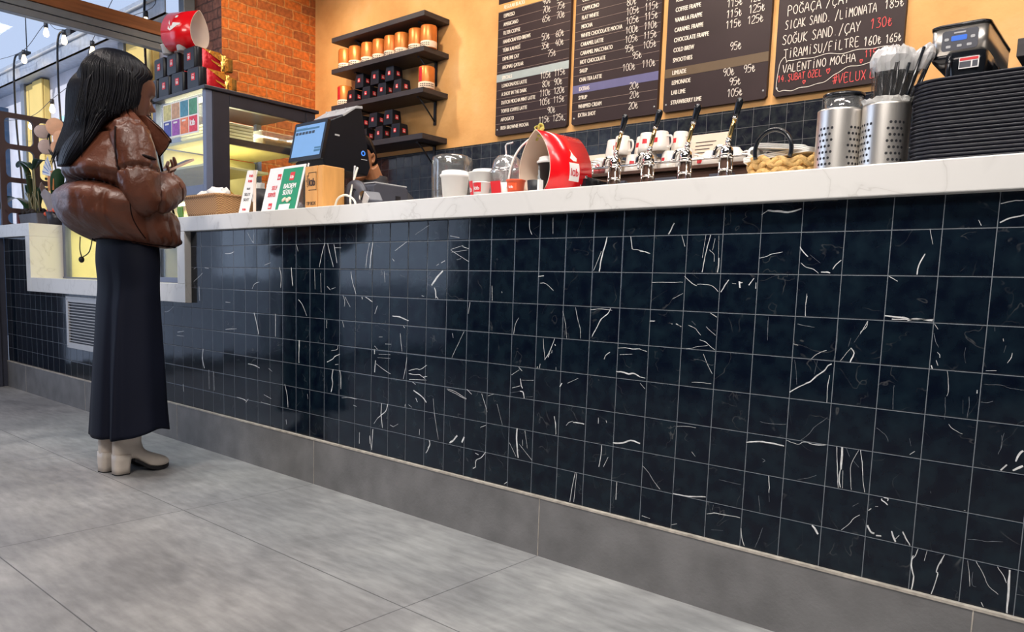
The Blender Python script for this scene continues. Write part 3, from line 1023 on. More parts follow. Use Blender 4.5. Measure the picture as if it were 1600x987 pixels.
    (29, [(-73,289),(-68,273),(-79,260)]), (12, [(-56,441),(-48,388),(-26,299)]), (17, [(-124,322),(-125,300)]), (17, [(-816,370),(-812,351)]), (54, [(335,391),(334,357),(343,296)]),
    (12, [(359,358),(360,338)]), (13, [(346,341),(401,298)]), (13, [(305,340),(334,299)]), (12, [(367,388),(380,333)]), (18, [(570,290),(561,243),(554,195)]), (15, [(575,290),(569,198)]),
    (24, [(660,388),(660,359),(654,322)]), (24, [(719,289),(718,236)]), (17, [(685,356),(670,325)]), (43, [(699,401),(732,406),(758,417),(789,413)]), (24, [(154,280),(169,277)]),
    (27, [(201,291),(180,268),(159,256),(156,231)]), (31, [(159,234),(145,226)]), (23, [(301,209),(287,199)]), (31, [(-71,289),(-70,269),(-88,240)]), (15, [(483,450),(492,396)]),
    (36, [(-160,458),(-112,440),(-91,424)]), (15, [(-49,390),(-26,299)]), (29, [(859,1022),(852,1009),(844,993)]), (17, [(883,989),(894,960)]), (20, [(966,989),(959,960),(952,923),(948,893)]),
    (9, [(953,990),(946,930)]), (9, [(979,979),(974,949)]), (29, [(993,930),(993,913),(991,893)]), (9, [(989,987),(992,923)]), (11, [(965,951),(979,938),(980,920)]),
    (12, [(1100,929),(1120,934),(1132,939),(1158,944)]), (25, [(1199,956),(1208,943),(1220,933)]), (13, [(1204,918),(1217,908),(1236,903),(1247,893)]), (28, [(1253,896),(1266,897),(1274,894)]),
    (6, [(1224,937),(1250,918)]), (15, [(757,948),(776,947),(790,942)]), (13, [(799,864),(835,865),(867,865),(894,867)]), (9, [(866,821),(896,837)]), (17, [(898,882),(921,864),(936,858)]),
    (12, [(936,862),(969,861),(986,854),(997,844)]), (29, [(1024,875),(1014,860),(1004,843)]), (51, [(1052,871),(1055,855)]), (28, [(1061,868),(1054,868)]), (10, [(1033,866),(1044,865)]),
    (25, [(1090,880),(1078,862)]), (21, [(1096,869),(1096,854)]), (42, [(1113,1045),(1138,1042),(1164,1039),(1196,1045)]), (16, [(1113,1044),(1099,1035)]), (19, [(979,788),(997,778)]),
    (18, [(801,759),(816,759)]), (20, [(856,756),(870,754)]), (19, [(881,755),(897,748)]), (10, [(1225,840),(1223,809),(1224,792)]), (8, [(1207,771),(1227,769),(1248,766)]),
    (8, [(1134,786),(1135,746)]), (26, [(1459,893),(1461,913),(1471,938)]), (18, [(1279,903),(1286,914),(1297,924)]), (16, [(1402,889),(1421,878)]), (35, [(1401,801),(1441,798),(1454,794)]),
    (31, [(1448,793),(1467,797),(1498,794)]), (10, [(1224,845),(1223,809),(1225,791)]), (13, [(1366,787),(1354,760)]), (18, [(1602,1038),(1620,1042),(1641,1043)]),
    (28, [(1604,1000),(1620,1008),(1644,1014)]), (14, [(1566,1007),(1571,995)]), (10, [(1476,991),(1485,958)]), (38, [(647,990),(640,963),(631,931),(625,892)]), (17, [(630,949),(605,894)]),
    (26, [(725,989),(732,955)]), (16, [(732,955),(758,951),(789,942)]), (30, [(400,875),(422,877)]), (15, [(408,854),(430,854),(461,833)]), (24, [(357,1052),(359,1020),(369,1003)]),
    (15, [(448,1051),(450,1003)]), (22, [(208,842),(212,795)]), (21, [(251,825),(253,820)]), (29, [(-1475,955),(-1429,955),(-1392,963)]), (14, [(-1140,903),(-1088,914)]),
    (23, [(-1776,821),(-1730,841),(-1687,863)]), (56, [(-1725,797),(-1721,728)]), (33, [(-1222,1059),(-1226,999)]), (33, [(-1276,1046),(-1233,1002)]), (15, [(-1474,730),(-1431,730)]),
    (21, [(-1241,797),(-1220,820),(-1182,829)]), (37, [(-1023,894),(-1009,857),(-1014,807)]), (36, [(-934,895),(-931,858),(-924,817)]), (53, [(-1226,692),(-1206,647),(-1190,597)]),
    (44, [(-1054,694),(-1055,596)]), (26, [(-1477,602),(-1424,608),(-1378,611)]), (17, [(-2094,658),(-2050,663),(-1992,689)]), (23, [(-1774,881),(-1755,888)]), (31, [(-1665,888),(-1628,886)]),
    (79, [(-1692,494),(-1701,445),(-1682,400)]), (36, [(-1280,457),(-1226,455),(-1183,447)]), (18, [(-1110,452),(-1082,440)]), (38, [(-983,394),(-965,347),(-959,296)]),
    (28, [(-1380,292),(-1324,289),(-1296,283)]), (28, [(-1303,275),(-1280,295)]), (53, [(-1904,297),(-1901,260)]), (29, [(-1639,396),(-1637,301)]), (29, [(-1593,392),(-1588,299)]),
    (18, [(-1174,294),(-1096,291)]), (18, [(-1148,330),(-1090,319)]), (20, [(-1963,543),(-1886,544)]), (30, [(-1954,560),(-1885,570)]), (38, [(-974,241),(-971,220)]),
    (25, [(-468,259),(-468,215)]), (30, [(-405,256),(-392,202)]), 
]


def struct(name, bm, mats, smooth=False, bev=0, parent=None):
    o = obj(name, bm, mats, parent, smooth, False, bev)
    if parent is None:
        o['kind'] = 'structure'
    return o


# ================================================================== room shell
XL = -5.0                                    # plane of the shop window beside the queue
struct('floor', box(nb(), -5.06, 5.2, -5.2, 2.75, -0.08, 0.0), M['floor'])
struct('ceiling', box(nb(), -5.06, 5.2, -5.2, 2.75, 4.0, 4.08), M['ceiling'])
struct('wall_back', box(nb(), -4.5, 5.2, 2.6, 2.75, 1.945, 4.0), M['plaster'])
struct('wall_back_tiled', box(nb(), -4.5, 5.2, 2.592, 2.75, 0.0, 1.945), M['tile_back'])
struct('wall_right', box(nb(), 5.0, 5.2, -5.2, 2.6, 0.0, 4.0), M['darkwall'])
struct('wall_rear', box(nb(), -5.06, 5.0, -5.2, -5.0, 0.0, 4.0), M['darkwall'])
b = nb()
box(b, -5.06, -4.5, 1.655, 2.75, 0.0, 4.0)
b.faces.ensure_lookup_table()
b.normal_update()
for f in b.faces:
    f.material_index = 1 if abs(f.normal.y) > 0.5 else 0
struct('wall_left_brick', b, [M['brick'], M['brick_front']])
# shop window: steel frame, transom beam, panes
b = nb()
box(b, XL - 0.05, XL + 0.05, 1.55, 1.65, 0.0, 4.0)
box(b, XL - 0.05, XL + 0.05, -0.10, -0.02, 0.0, 4.0)
box(b, XL - 0.05, XL + 0.05, -5.0, -4.92, 0.0, 4.0)
box(b, XL - 0.05, XL + 0.05, -2.5, -2.42, 0.0, 2.842)
box(b, XL - 0.03, XL + 0.04, -4.92, 1.56, 2.847, 2.905)
box(b, XL - 0.03, XL + 0.04, -4.92, 1.56, 2.789, 2.842)
box(b, XL - 0.05, XL + 0.05, -4.92, -0.1, 0.0, 0.12)
win = struct('window_1', b, M['steel_frame'], bev=0.004)
obj('window_pane', box(nb(), XL - 0.006, XL + 0.002, -0.02, 1.56, 0.0, 2.789), M['glass'], win)
obj('window_pane', box(nb(), XL - 0.006, XL + 0.002, -4.92, -2.5, 0.12, 2.789), M['glass'], win)
obj('window_pane', box(nb(), XL - 0.006, XL + 0.002, -2.42, -0.1, 0.12, 2.789), M['glass'], win)
obj('window_pane', box(nb(), XL - 0.006, XL + 0.002, -4.92, 1.56, 3.011, 4.0), M['glass'], win)
obj('transom_beam', box(nb(), XL - 0.04, XL + 0.06, -4.92, 1.56, 2.905, 3.011), M['woodbeam'], win, bev=0.004, label='brown wooden transom beam')
b = box(nb(), -4.60, -4.585, -0.16, -0.05, 0.0, 1.08)
struct('trim_1', box(b, -4.90, -4.605, -0.40, 0.0, 0.0, 1.083), M['steel_dark'])

# ================================================================== service counter
ct = thing('service_counter', 'long service counter faced in black marble tiles with white quartz top', 'counter', (0, 0, 0))
b = nb()
box(b, -4.0, 3.6, 0.0, 0.06, 0.19, 0.715)
box(b, -1.83, 3.6, 0.0, 0.06, 0.715, 1.062)
box(b, -4.60, -4.0, 0.0, 0.06, 0.19, 1.085)
# the white veins of the stone, a second stone colour of the same tiles
for iv_, (wv_, pv) in enumerate(VEINS):
    vy_ = -0.0003 - (iv_ % 6) * 0.00006
    P = [(q[0] / 1000, q[1] / 1000) for q in pv]
    if len(P) > 2:
        P = [(v.x, v.y) for v in crom([(q[0], q[1], 0) for q in P], 3)]
    m_ = len(P) - 1
    L_, R_ = [], []
    for i, q in enumerate(P):
        a_, c_ = P[max(i - 1, 0)], P[min(i + 1, m_)]
        tx, tz = c_[0] - a_[0], c_[1] - a_[1]
        ql = math.hypot(tx, tz) or 1
        w2 = wv_ / 20000 * (0.55 + 0.45 * math.sin(PI * (0.15 + 0.7 * i / m_))) * (1 + 0.35 * mnoise.noise(Vector((q[0] * 60, q[1] * 60, 0))))
        j_ = 0.0012 * mnoise.noise(Vector((q[0] * 90, q[1] * 90, 5)))
        ox, oz = -tz / ql, tx / ql
        L_.append(b.verts.new((q[0] + ox * (w2 + j_), vy_, q[1] + oz * (w2 + j_))))
        R_.append(b.verts.new((q[0] - ox * (w2 - j_), vy_, q[1] - oz * (w2 - j_))))
    for i in range(m_):
        f = b.faces.new((L_[i], L_[i + 1], R_[i + 1], R_[i]))
        f.material_index = 1 if wv_ > 8 else 2
obj('tiled_front', b, [M['tile'], M['vein'], M['vein_faint']], ct)
b = nb()
box(b, -4.60, 3.6, -0.012, 0.06, 0.0, 0.186)
kick = obj('kick_plate', b, M['stone'], ct)
b = box(nb(), -4.60, 3.6, -0.014, 0.0, 0.186, 0.192)
obj('kick_edge', b, M['stone_edge'], kick)
b = nb()
for x in (-4.211, -3.154, -1.954, -0.754, 0.446, 1.63, 2.83):
    box(b, x - 0.0012, x + 0.0012, -0.0128, -0.011, 0.0, 0.186)
obj('kick_joint', b, M['stone_edge'], kick)
obj('counter_top', box(nb(), -1.88, 3.6, -0.032, 0.62, 1.062, 1.132), M['quartz'], ct, bev=0.003)
obj('upright_slab', box(nb(), -1.88, -1.802, -0.032, 0.16, 0.8085, 1.0618), M['quartz'], ct, bev=0.002)
obj('ledge_slab', box(nb(), -3.97, -1.802, -0.032, 0.75, 0.715, 0.808), M['quartz'], ct, bev=0.002)
obj('raised_block', box(nb(), -4.05, -3.971, -0.032, 0.30, 0.715, 1.0848), M['quartz'], ct, bev=0.002)
obj('raised_top', box(nb(), -4.62, -3.971, -0.032, 0.45, 1.085, 1.172), M['quartz'], ct, bev=0.002)
# vent grille let into the front
b = nb()
vx0, vx1, vz0, vz1 = -3.42, -2.83, 0.375, 0.70
for a in ((vx0, vx1, vz1 - 0.035, vz1), (vx0, vx1, vz0, vz0 + 0.035), (vx0, vx0 + 0.035, vz0 + 0.035, vz1 - 0.035), (vx1 - 0.035, vx1, vz0 + 0.035, vz1 - 0.035)):
    box(b, a[0], a[1], -0.012, 0.004, a[2], a[3])
for x in (vx0 + 0.017, vx1 - 0.017):
    for z in (vz0 + 0.017, vz1 - 0.017):
        lathe(b, [(0, -0.004), (0.006, -0.003), (0.007, 0)], (x, -0.012, z), 10, axis='Y')
g = obj('vent_grille', b, M['lightgrey'], ct, bev=0.0015, label='steel louvred vent grille')
obj('grille_back', box(nb(), vx0 + 0.03, vx1 - 0.03, -0.001, 0.002, vz0 + 0.03, vz1 - 0.03), M['black'], g)
for k in range(14):
    z = vz0 + 0.045 + k * 0.0178
    b = box(nb(), vx0 + 0.035, vx1 - 0.035, -0.010, -0.006, z, z + 0.0045)
    obj('louvre', b, M['lightgrey'], g)

# ================================================================== outside the window
ext = thing('outside_wall', 'pale concrete wall with yellow uprights seen through the shop window', 'wall', (-8, 1.7, 0))
obj('concrete_slab', box(nb(), -14, -5.08, 1.64, 1.8, 0.0, 3.14), M['concrete'], ext, local=False)
for x0, x1 in ((-9.05, -8.45), (-6.2, -5.62)):
    b = nb()
    box(b, x0, x1, 1.57, 1.64, 0.0, 3.12)
    box(b, x0 + 0.30, x1, 1.545, 1.57, 0.0, 3.12)
    obj('yellow_upright', b, M['yellow'], ext, local=False, bev=0.01)
    b = box(nb(), x0 - 0.13, x0, 1.55, 1.64, 0, 3.14)
    obj('grey_post', b, M['steel_frame'], ext, local=False)
obj('blue_board', box(nb(), -14, -9.95, 1.52, 1.64, 0.0, 2.98), M['bluewall'], ext, local=False)
obj('neon_letters', text_into(nb(), 'onlo', 0.34, front_m(-8.15, 1.55, 2.46), 1.1, 0.012, thick=0.01), M['neon'], ext, local=False)
# cable channel on the wall head
chn = thing('cable_channel', 'galvanised cable channel along the wall outside the window', 'cable channel', (-8, 1.55, 3.2))
b = nb()
box(b, -14, -5.08, 1.44, 1.64, 3.14, 3.155)
box(b, -14, -5.08, 1.44, 1.452, 3.14, 3.36)
obj('channel', b, M['galv'], chn, local=False)
b = nb()
tube(b, [(-14, 1.43, 3.30), (-5.08, 1.43, 3.30)], 0.014, 8)
obj('conduit', b, M['lightgrey'], chn, local=False)
for x in (-8.7, -7.3, -5.2):
    b = nb()
    box(b, x - 0.10, x + 0.10, 1.43, 1.5, 3.36, 3.43)
    tube(b, crom([(x - 0.1, 1.45, 3.42), (x - 0.18, 1.42, 3.40), (x - 0.19, 1.40, 3.2), (x - 0.17, 1.40, 2.6), (x - 0.05, 1.40, 1.9), (x, 1.42, 1.0)], 5), 0.011, 8)
    tube(b, [(x + 0.06, 1.47, 3.42), (x + 0.05, 1.47, 4.1)], 0.006, 6)
    obj('dark_cable', b, M['gloss_black'], chn, local=False)

# festoon bulbs hung outside
k = 0
BULBS = [(-4.98, 1.9), (-4.9, 1.95)]
for (px, pz, py) in ((-9.2, 3.27, 1.30), (-9.1, 3.05, 1.20), (-8.2, 3.22, 1.30), (-7.5, 3.38, 1.30), (-6.95, 3.20, 1.28), (-6.3, 2.98, 1.30), (-5.25, 3.06, 1.35),
                     (-7.4, 2.58, 1.3), (-6.6, 2.72, 1.3), (-9.2, 2.55, 1.3), (-8.05, 2.48, 1.3), (-7.35, 3.72, 1.0), (-6.35, 3.52, 1.0), (-8.1, 3.45, 0.9)):
    lb = ['round festoon bulb glowing against the sky outside the window', 'round festoon bulb glowing on the cable channel outside the window', 'round festoon bulb glowing in front of the pale concrete outside'][0 if pz > 3.42 else 1 if pz > 2.95 else 2]
    t = thing('festoon_bulb', lb, 'light bulb', (px, py, pz), 0, ['bulbs against the sky', 'bulbs on the channel', 'bulbs before the concrete'][0 if pz > 3.42 else 1 if pz > 2.95 else 2])
    obj('bulb', lathe(nb(), [(0, -0.034), (0.017, -0.030), (0.028, -0.010), (0.026, 0.014), (0.015, 0.046), (0.014, 0.06)], seg=14), M['bulb'], t)
    obj('socket', lathe(nb(), [(0, 0.11), (0.02, 0.11), (0.022, 0.058), (0, 0.058)], seg=12), M['black'], t)
tag(obj('light_string', tube(nb(), crom([(-10.5, 1.3, 3.5), (-9.2, 1.30, 3.38), (-8.2, 1.30, 3.33), (-7.5, 1.30, 3.48), (-6.95, 1.28, 3.31), (-5.25, 1.35, 3.17), (-5.08, 1.35, 3.3)], 6), 0.003, 6), M['black']),
    'thin black cable of the festoon lights along the cable channel outside', 'string lights')
tag(obj('light_string', tube(nb(), crom([(-10.5, 1.0, 3.8), (-8.1, 0.9, 3.56), (-7.35, 1.0, 3.83), (-6.35, 1.0, 3.63), (-5.08, 1.0, 3.9)], 6), 0.003, 6), M['black']),
    'thin black cable of the festoon lights crossing the sky outside', 'string lights')
tag(obj('light_string', tube(nb(), crom([(-10.5, 1.3, 2.75), (-9.2, 1.30, 2.66), (-8.05, 1.3, 2.59), (-7.4, 1.30, 2.69), (-6.6, 1.30, 2.83), (-6.3, 1.30, 3.09), (-5.6, 1.3, 3.5), (-5.08, 1.3, 3.9)], 6), 0.003, 6), M['black']),
    'thin black cable of the festoon lights hanging before the pale concrete', 'string lights')

# ================================================================== lattice screen in front of the window
lt = thing('lattice_screen', 'brown lattice screen with rounded square openings by the window', 'screen', (-4.56, 0.2, 0))
b = nb()
ny, pit, bar = 3, 0.218, 0.034
y0, ztop = -0.0, 1.955
# one plate with rounded holes: each cell is a ring of quads between its square and its rounded hole
for iy in range(ny):
    zb = ztop
    for ph_ in (0.218, 0.235, 0.218, 0.112):
        ya, yb = y0 + iy * pit, y0 + (iy + 1) * pit
        za = zb - ph_
        inner = rrect(ya + bar / 2, yb - bar / 2, za + bar / 2, zb - bar / 2, 0.034, 6)
        cy, cz = (ya + yb) / 2, (za + zb) / 2
        outer = []
        for ip, (py, pz) in enumerate(inner):
            if ip % 7 == 3:
                outer.append((yb if py > cy else ya, zb if pz > cz else za))
                continue
            dy, dz = (py - cy) / pit, (pz - cz) / ph_
            s = 0.5 / max(abs(dy), abs(dz))
            outer.append((cy + (py - cy) * s, cz + (pz - cz) * s))
        rings = []
        for xx, rg_ in ((-4.575, outer), (-4.575, inner), (-4.545, inner), (-4.545, outer)):
            rings.append([(xx, p[0], p[1]) for p in rg_])
        loft(b, rings, False, False, 0, False)
        zb = za
box(b, -4.575, -4.545, y0 - 0.02, y0 + ny * pit + 0.02, ztop, ztop + 0.018)
box(b, -4.575, -4.545, y0 - 0.02, y0 + 0.0, 1.172, ztop)
box(b, -4.575, -4.545, y0 + ny * pit, y0 + ny * pit + 0.02, 0.0, ztop)
obj('lattice_panel', b, M['lattice'], lt, local=False)

# ================================================================== the customer
WX = -1.45                                    # her middle plane; she faces +Y, her right side is +X
wm = thing('person', 'person in brown puffer jacket, long black skirt and beige boots looking down at a phone', 'person', (WX, -0.45, 0))


def spow(v, e):
    return math.copysign(abs(v) ** e, v)


def ring(yb, yf, hw, z, n=40, e=1.0, fix=True, cx=WX, wob=None):
    """closed ring round the body; yb..yf is the depth seen from her side, hw the half width"""
    c, h = (yb + yf) / 2, (yf - yb) / 2
    if fix:
        h = math.sqrt(max((0.55 * h) ** 2, h * h - (0.42 * hw) ** 2))
    o = []
    for i in range(n):
        a = 2 * PI * i / n
        k = 1.0 if wob is None else wob(a, z)
        o.append((cx + hw * k * spow(math.sin(a), e), c + h * k * spow(math.cos(a), e), z))
    return o


def interp(levels, zs):
    """levels: rows starting with z (descending or ascending), smooth in between"""
    L = sorted(levels)
    out = []
    for z in zs:
        z = min(max(z, L[0][0]), L[-1][0])
        i = max(k for k in range(len(L)) if L[k][0] <= z + 1e-9)
        i = min(i, len(L) - 2)
        t = (z - L[i][0]) / (L[i + 1][0] - L[i][0])
        a, b_, c, d = L[max(i - 1, 0)], L[i], L[i + 1], L[min(i + 2, len(L) - 1)]
        row = [z]
        for q in range(1, len(b_)):
            m0 = (c[q] - a[q]) / max(1e-6, c[0] - a[0]) * (c[0] - b_[0])
            m1 = (d[q] - b_[q]) / max(1e-6, d[0] - b_[0]) * (c[0] - b_[0])
            row.append((2 * t ** 3 - 3 * t * t + 1) * b_[q] + (t ** 3 - 2 * t * t + t) * m0 + (-2 * t ** 3 + 3 * t * t) * c[q] + (t ** 3 - t * t) * m1)
        out.append(row)
    return out


# ---- head in its own axes: y forward, z up from the chin
def head_bm(hd=None):
    prof = [  # z, back, front, half width
        (-0.004, 0.020, 0.070, 0.022), (0.004, -0.002, 0.079, 0.032), (0.018, -0.030, 0.083, 0.045), (0.036, -0.052, 0.081, 0.055),
        (0.058, -0.070, 0.084, 0.062), (0.082, -0.082, 0.086, 0.067), (0.105, -0.092, 0.085, 0.071), (0.125, -0.096, 0.091, 0.074),
        (0.150, -0.096, 0.093, 0.076), (0.175, -0.088, 0.084, 0.073), (0.198, -0.070, 0.062, 0.062), (0.214, -0.042, 0.034, 0.043), (0.222, -0.012, 0.006, 0.018)]
    zs = [-0.004 + 0.226 * k / 54 for k in range(55)]
    rows = interp(prof, zs)
    n = 64
    rings = []
    for z, yb, yf, hw in rows:
        c, h = (yb + yf) / 2, (yf - yb) / 2
        r = []
        for i in range(n):
            a = 2 * PI * i / n
            x = hw * spow(math.sin(a), 0.88)
            y = c + h * spow(math.cos(a), 0.88)
            if math.cos(a) > 0:
                def g(x0, sx, z0, sz):
                    return math.exp(-((x - x0) / sx) ** 2 - ((z - z0) / sz) ** 2)
                y += 0.030 * g(0, 0.013, 0.079, 0.014) + 0.013 * g(0, 0.010, 0.100, 0.018)      # nose
                y += 0.007 * (g(0.012, 0.007, 0.071, 0.008) + g(-0.012, 0.007, 0.071, 0.008))     # wings
                y += 0.010 * g(0, 0.021, 0.052, 0.007) + 0.008 * g(0, 0.019, 0.040, 0.0075)       # lips
                y -= 0.006 * g(0, 0.022, 0.0460, 0.003)
                y += 0.010 * g(0, 0.020, 0.014, 0.014)                                            # chin
                y -= 0.012 * (g(0.031, 0.016, 0.113, 0.011) + g(-0.031, 0.016, 0.113, 0.011))     # eye sockets
                y += 0.006 * (g(0.031, 0.009, 0.111, 0.006) + g(-0.031, 0.009, 0.111, 0.006))     # eyelids
                y += 0.005 * (g(0.030, 0.020, 0.130, 0.007) + g(-0.030, 0.020, 0.130, 0.007))     # brows
            r.append((x, y, z))
        rings.append(r)
    bm = nb()
    loft(bm, rings)
    for s in (-1, 1):                          # ears
        tube(bm, crom([(s * 0.070, -0.012, 0.078), (s * 0.078, -0.022, 0.092), (s * 0.082, -0.024, 0.115), (s * 0.078, -0.010, 0.128), (s * 0.072, -0.002, 0.112)], 4), 0.008, 8)
    return bm


HEADM = Matrix.Translation((WX, -0.452, 1.478)) @ Matrix.Rotation(math.radians(-13), 4, 'X')


def finger(bm, root, d, curl_axis, lens, rad, bends):
    p = Vector(root)
    d = Vector(d).normalized()
    ax = Vector(curl_axis).normalized()
    pts, rs = [p.copy()], [rad]
    for L, bd in zip(lens, bends):
        d = Matrix.Rotation(bd, 3, ax) @ d
        for q in (0.5, 1.0):
            pts.append(p + d * L * q)
            rs.append(rad * (1 - 0.07 * len(rs) * 0.6))
        p = p + d * L
    pts.append(p + d * rad * 0.5)
    rs.append(rad * 0.35)
    tube(bm, pts, rs, 8)


def hand(bm, wrist, fwd, palmn, side, curl=0.55, size=1.0):
    """palm, four unequal fingers and a thumb. fwd: wrist to knuckles; palmn: the way the palm looks; side: +1 puts the thumb on fwd x palmn"""
    f = Vector(fwd).normalized()
    pn = Vector(palmn)
    pn = (pn - f * pn.dot(f)).normalized()
    sd = f.cross(pn) * side
    w = Vector(wrist)
    rings = []
    for t, hw, th in ((-0.03, 0.024, 0.019), (0.0, 0.026, 0.018), (0.025, 0.034, 0.0165), (0.055, 0.041, 0.015), (0.082, 0.040, 0.012), (0.094, 0.034, 0.008)):
        rings.append([w + f * t * size + sd * (hw * size * spow(math.cos(2 * PI * k / 16), 0.8)) + pn * (th * size * spow(math.sin(2 * PI * k / 16), 0.9)) for k in range(16)])
    loft(bm, rings)
    ax = f.cross(pn)
    for o, L, dz in ((0.029, 0.88, 0.0), (0.0098, 1.0, 0.004), (-0.0098, 0.93, 0.0), (-0.028, 0.72, -0.006)):
        finger(bm, w + f * (0.082 + dz) * size + sd * o * size, f + sd * o * 1.6, ax, [0.042 * L * size, 0.028 * L * size, 0.022 * L * size], 0.0085 * size, [curl * 0.7, curl, curl * 0.8])
    finger(bm, w + f * 0.028 * size + sd * 0.030 * size, f * 0.75 + sd * 0.75 + pn * 0.25, ax, [0.040 * size, 0.032 * size, 0.022 * size], 0.0105 * size, [0.15, 0.25, 0.25])


body = nb()
hb = head_bm()
hb.transform(HEADM)
me_ = bpy.data.meshes.new('tmp')
hb.to_mesh(me_)
hb.free()
body.from_mesh(me_)
bpy.data.meshes.remove(me_)
# neck, trunk, legs
tube(body, [(WX, -0.47, 1.36), (WX, -0.475, 1.43), (WX, -0.462, 1.49), (WX, -0.452, 1.54)], [0.075, 0.06, 0.052, 0.05], 20)
rows = interp([(0.86, -0.55, -0.345, 0.165), (0.96, -0.545, -0.35, 0.155), (1.08, -0.53, -0.36, 0.125), (1.22, -0.56, -0.36, 0.15), (1.34, -0.565, -0.37, 0.165), (1.41, -0.545, -0.39, 0.14), (1.45, -0.52, -0.41, 0.08)],
              [0.86 + 0.59 * k / 16 for k in range(17)])
loft(body, [ring(r[1], r[2], r[3], r[0], 24, fix=False) for r in rows])
for s, fy in ((1, -0.463), (-1, -0.485)):
    tube(body, crom([(WX + s * 0.085, -0.45, 0.93), (WX + s * 0.078, -0.45, 0.70), (WX + s * 0.058, -0.452, 0.48), (WX + s * 0.045, fy - 0.02, 0.32), (WX + s * (0.025 if s > 0 else 0.062), fy - 0.012, 0.16), (WX + s * (0.025 if s > 0 else 0.062), fy - 0.008, 0.11)], 4),
         [0.082, 0.080, 0.077, 0.074, 0.071, 0.068, 0.066, 0.06, 0.056, 0.055, 0.056, 0.055, 0.054, 0.05, 0.044, 0.04, 0.036, 0.034, 0.033, 0.033, 0.033], 16)
# arms: shoulder, elbow, wrist, then the hand
RS, RE, RW = Vector((WX + 0.185, -0.500, 1.375)), Vector((WX + 0.225, -0.505, 1.132)), Vector((WX + 0.160, -0.325, 1.200))
LS, LE, LW = Vector((WX - 0.185, -0.49, 1.375)), Vector((WX - 0.235, -0.45, 1.14)), Vector((WX - 0.048, -0.335, 1.243))
for S_, E_, W_ in ((RS, RE, RW), (LS, LE, LW)):
    tube(body, crom([S_ + Vector((-0.06 * (1 if S_.x > WX else -1), 0, 0.02)), S_, (S_ + E_) / 2, E_, (E_ + W_) / 2, W_], 4),
         [0.06, 0.06, 0.06, 0.058, 0.056, 0.054, 0.052, 0.05, 0.048, 0.046, 0.044, 0.043, 0.042, 0.042, 0.041, 0.04, 0.037, 0.034, 0.031, 0.028, 0.026], 14)
hand(body, RW + Vector((-0.035, -0.045, -0.012)), (-0.88, 0.30, 0.12), (-0.05, -0.45, 0.85), 1, 0.45, 0.95)
hand(body, LW, (0.72, 0.62, 0.30), (0.0, -0.48, 0.87), -1, 0.60, 1.0)
bo = obj('body', body, M['skin'], wm, smooth=True, local=False)
rm = bo.modifiers.new('remesh', 'REMESH')
rm.mode = 'VOXEL'
rm.voxel_size = 0.0036
rm.use_smooth_shade = True
sm = bo.modifiers.new('smooth', 'SMOOTH')
sm.factor = 0.5
sm.iterations = 1


def headp(x, y, z):
    return HEADM @ Vector((x, y, z))


# eyes, brows, lashes, lips
for s in (-1, 1):
    obj('eye', blob(nb(), headp(s * 0.030, 0.0655, 0.1110), (0.010, 0.0095, 0.0055)), M['porcelain'], wm, local=False)
b = nb()
for s in (-1, 1):
    tube(b, [headp(s * 0.016, 0.091, 0.128), headp(s * 0.030, 0.0885, 0.132), headp(s * 0.046, 0.074, 0.129)], [0.002, 0.0032, 0.0012], 6)
    tube(b, [headp(s * 0.018, 0.079, 0.108), headp(s * 0.030, 0.081, 0.1065), headp(s * 0.043, 0.073, 0.108)], [0.0016, 0.0022, 0.0014], 6)
    for k in range(6):
        x = s * (0.020 + 0.0045 * k)
        tube(b, [headp(x, 0.080 - 0.005 * (k > 3), 0.1065), headp(x * 1.04, 0.089, 0.103), headp(x * 1.08, 0.094, 0.1045)], [0.0009, 0.0007, 0.0003], 4)
obj('lashes_and_brows', b, M['black'], wm, local=False)
b = nb()
tube(b, [headp(-0.019, 0.081, 0.0455), headp(-0.008, 0.091, 0.0535), headp(0, 0.0915, 0.052), headp(0.008, 0.091, 0.0535), headp(0.019, 0.081, 0.0455)], [0.0015, 0.0048, 0.0048, 0.0048, 0.0015], 8)
tube(b, [headp(-0.018, 0.081, 0.045), headp(-0.008, 0.088, 0.040), headp(0, 0.089, 0.0392), headp(0.008, 0.088, 0.040), headp(0.018, 0.081, 0.045)], [0.0015, 0.005, 0.0058, 0.005, 0.0015], 8)
obj('lips', b, M['lips'], wm, smooth=True, local=False)

# ---- hair: one long straight fall, cheek length in front, down to the middle of the back
hair_lv = [  # z, back, front, half width
    (1.752, -0.500, -0.468, 0.020), (1.744, -0.535, -0.435, 0.050), (1.728, -0.560, -0.405, 0.075), (1.705, -0.580, -0.373, 0.092), (1.68, -0.594, -0.352, 0.101),
    (1.655, -0.605, -0.345, 0.106), (1.635, -0.613, -0.362, 0.110), (1.61, -0.620, -0.385, 0.112), (1.58, -0.626, -0.394, 0.113), (1.55, -0.631, -0.402, 0.113),
    (1.525, -0.634, -0.412, 0.112), (1.505, -0.637, -0.440, 0.112), (1.48, -0.640, -0.480, 0.112), (1.45, -0.645, -0.530, 0.110), (1.40, -0.662, -0.572, 0.104), (1.34, -0.690, -0.605, 0.092), (1.29, -0.708, -0.640, 0.072), (1.255, -0.712, -0.672, 0.04)]
hair_lv = [(z if z < 1.62 else 1.62 + (z - 1.62) * 0.92, a_ + (0.012 if z < 1.42 else 0), b_, w_) for z, a_, b_, w_ in hair_lv]
zs = [1.740 - (1.740 - 1.255) * k / 70 for k in range(71)]
rows = interp(hair_lv, zs)


def strandwob(a, z):
    s = min(1.0, max(0.0, (1.735 - z) / 0.1))
    return 1 + s * (0.012 * math.sin(a * 17 + z * 3) + 0.010 * math.sin(a * 37 + z * 4 + 1.3) + 0.009 * math.sin(a * 71 - z * 3))


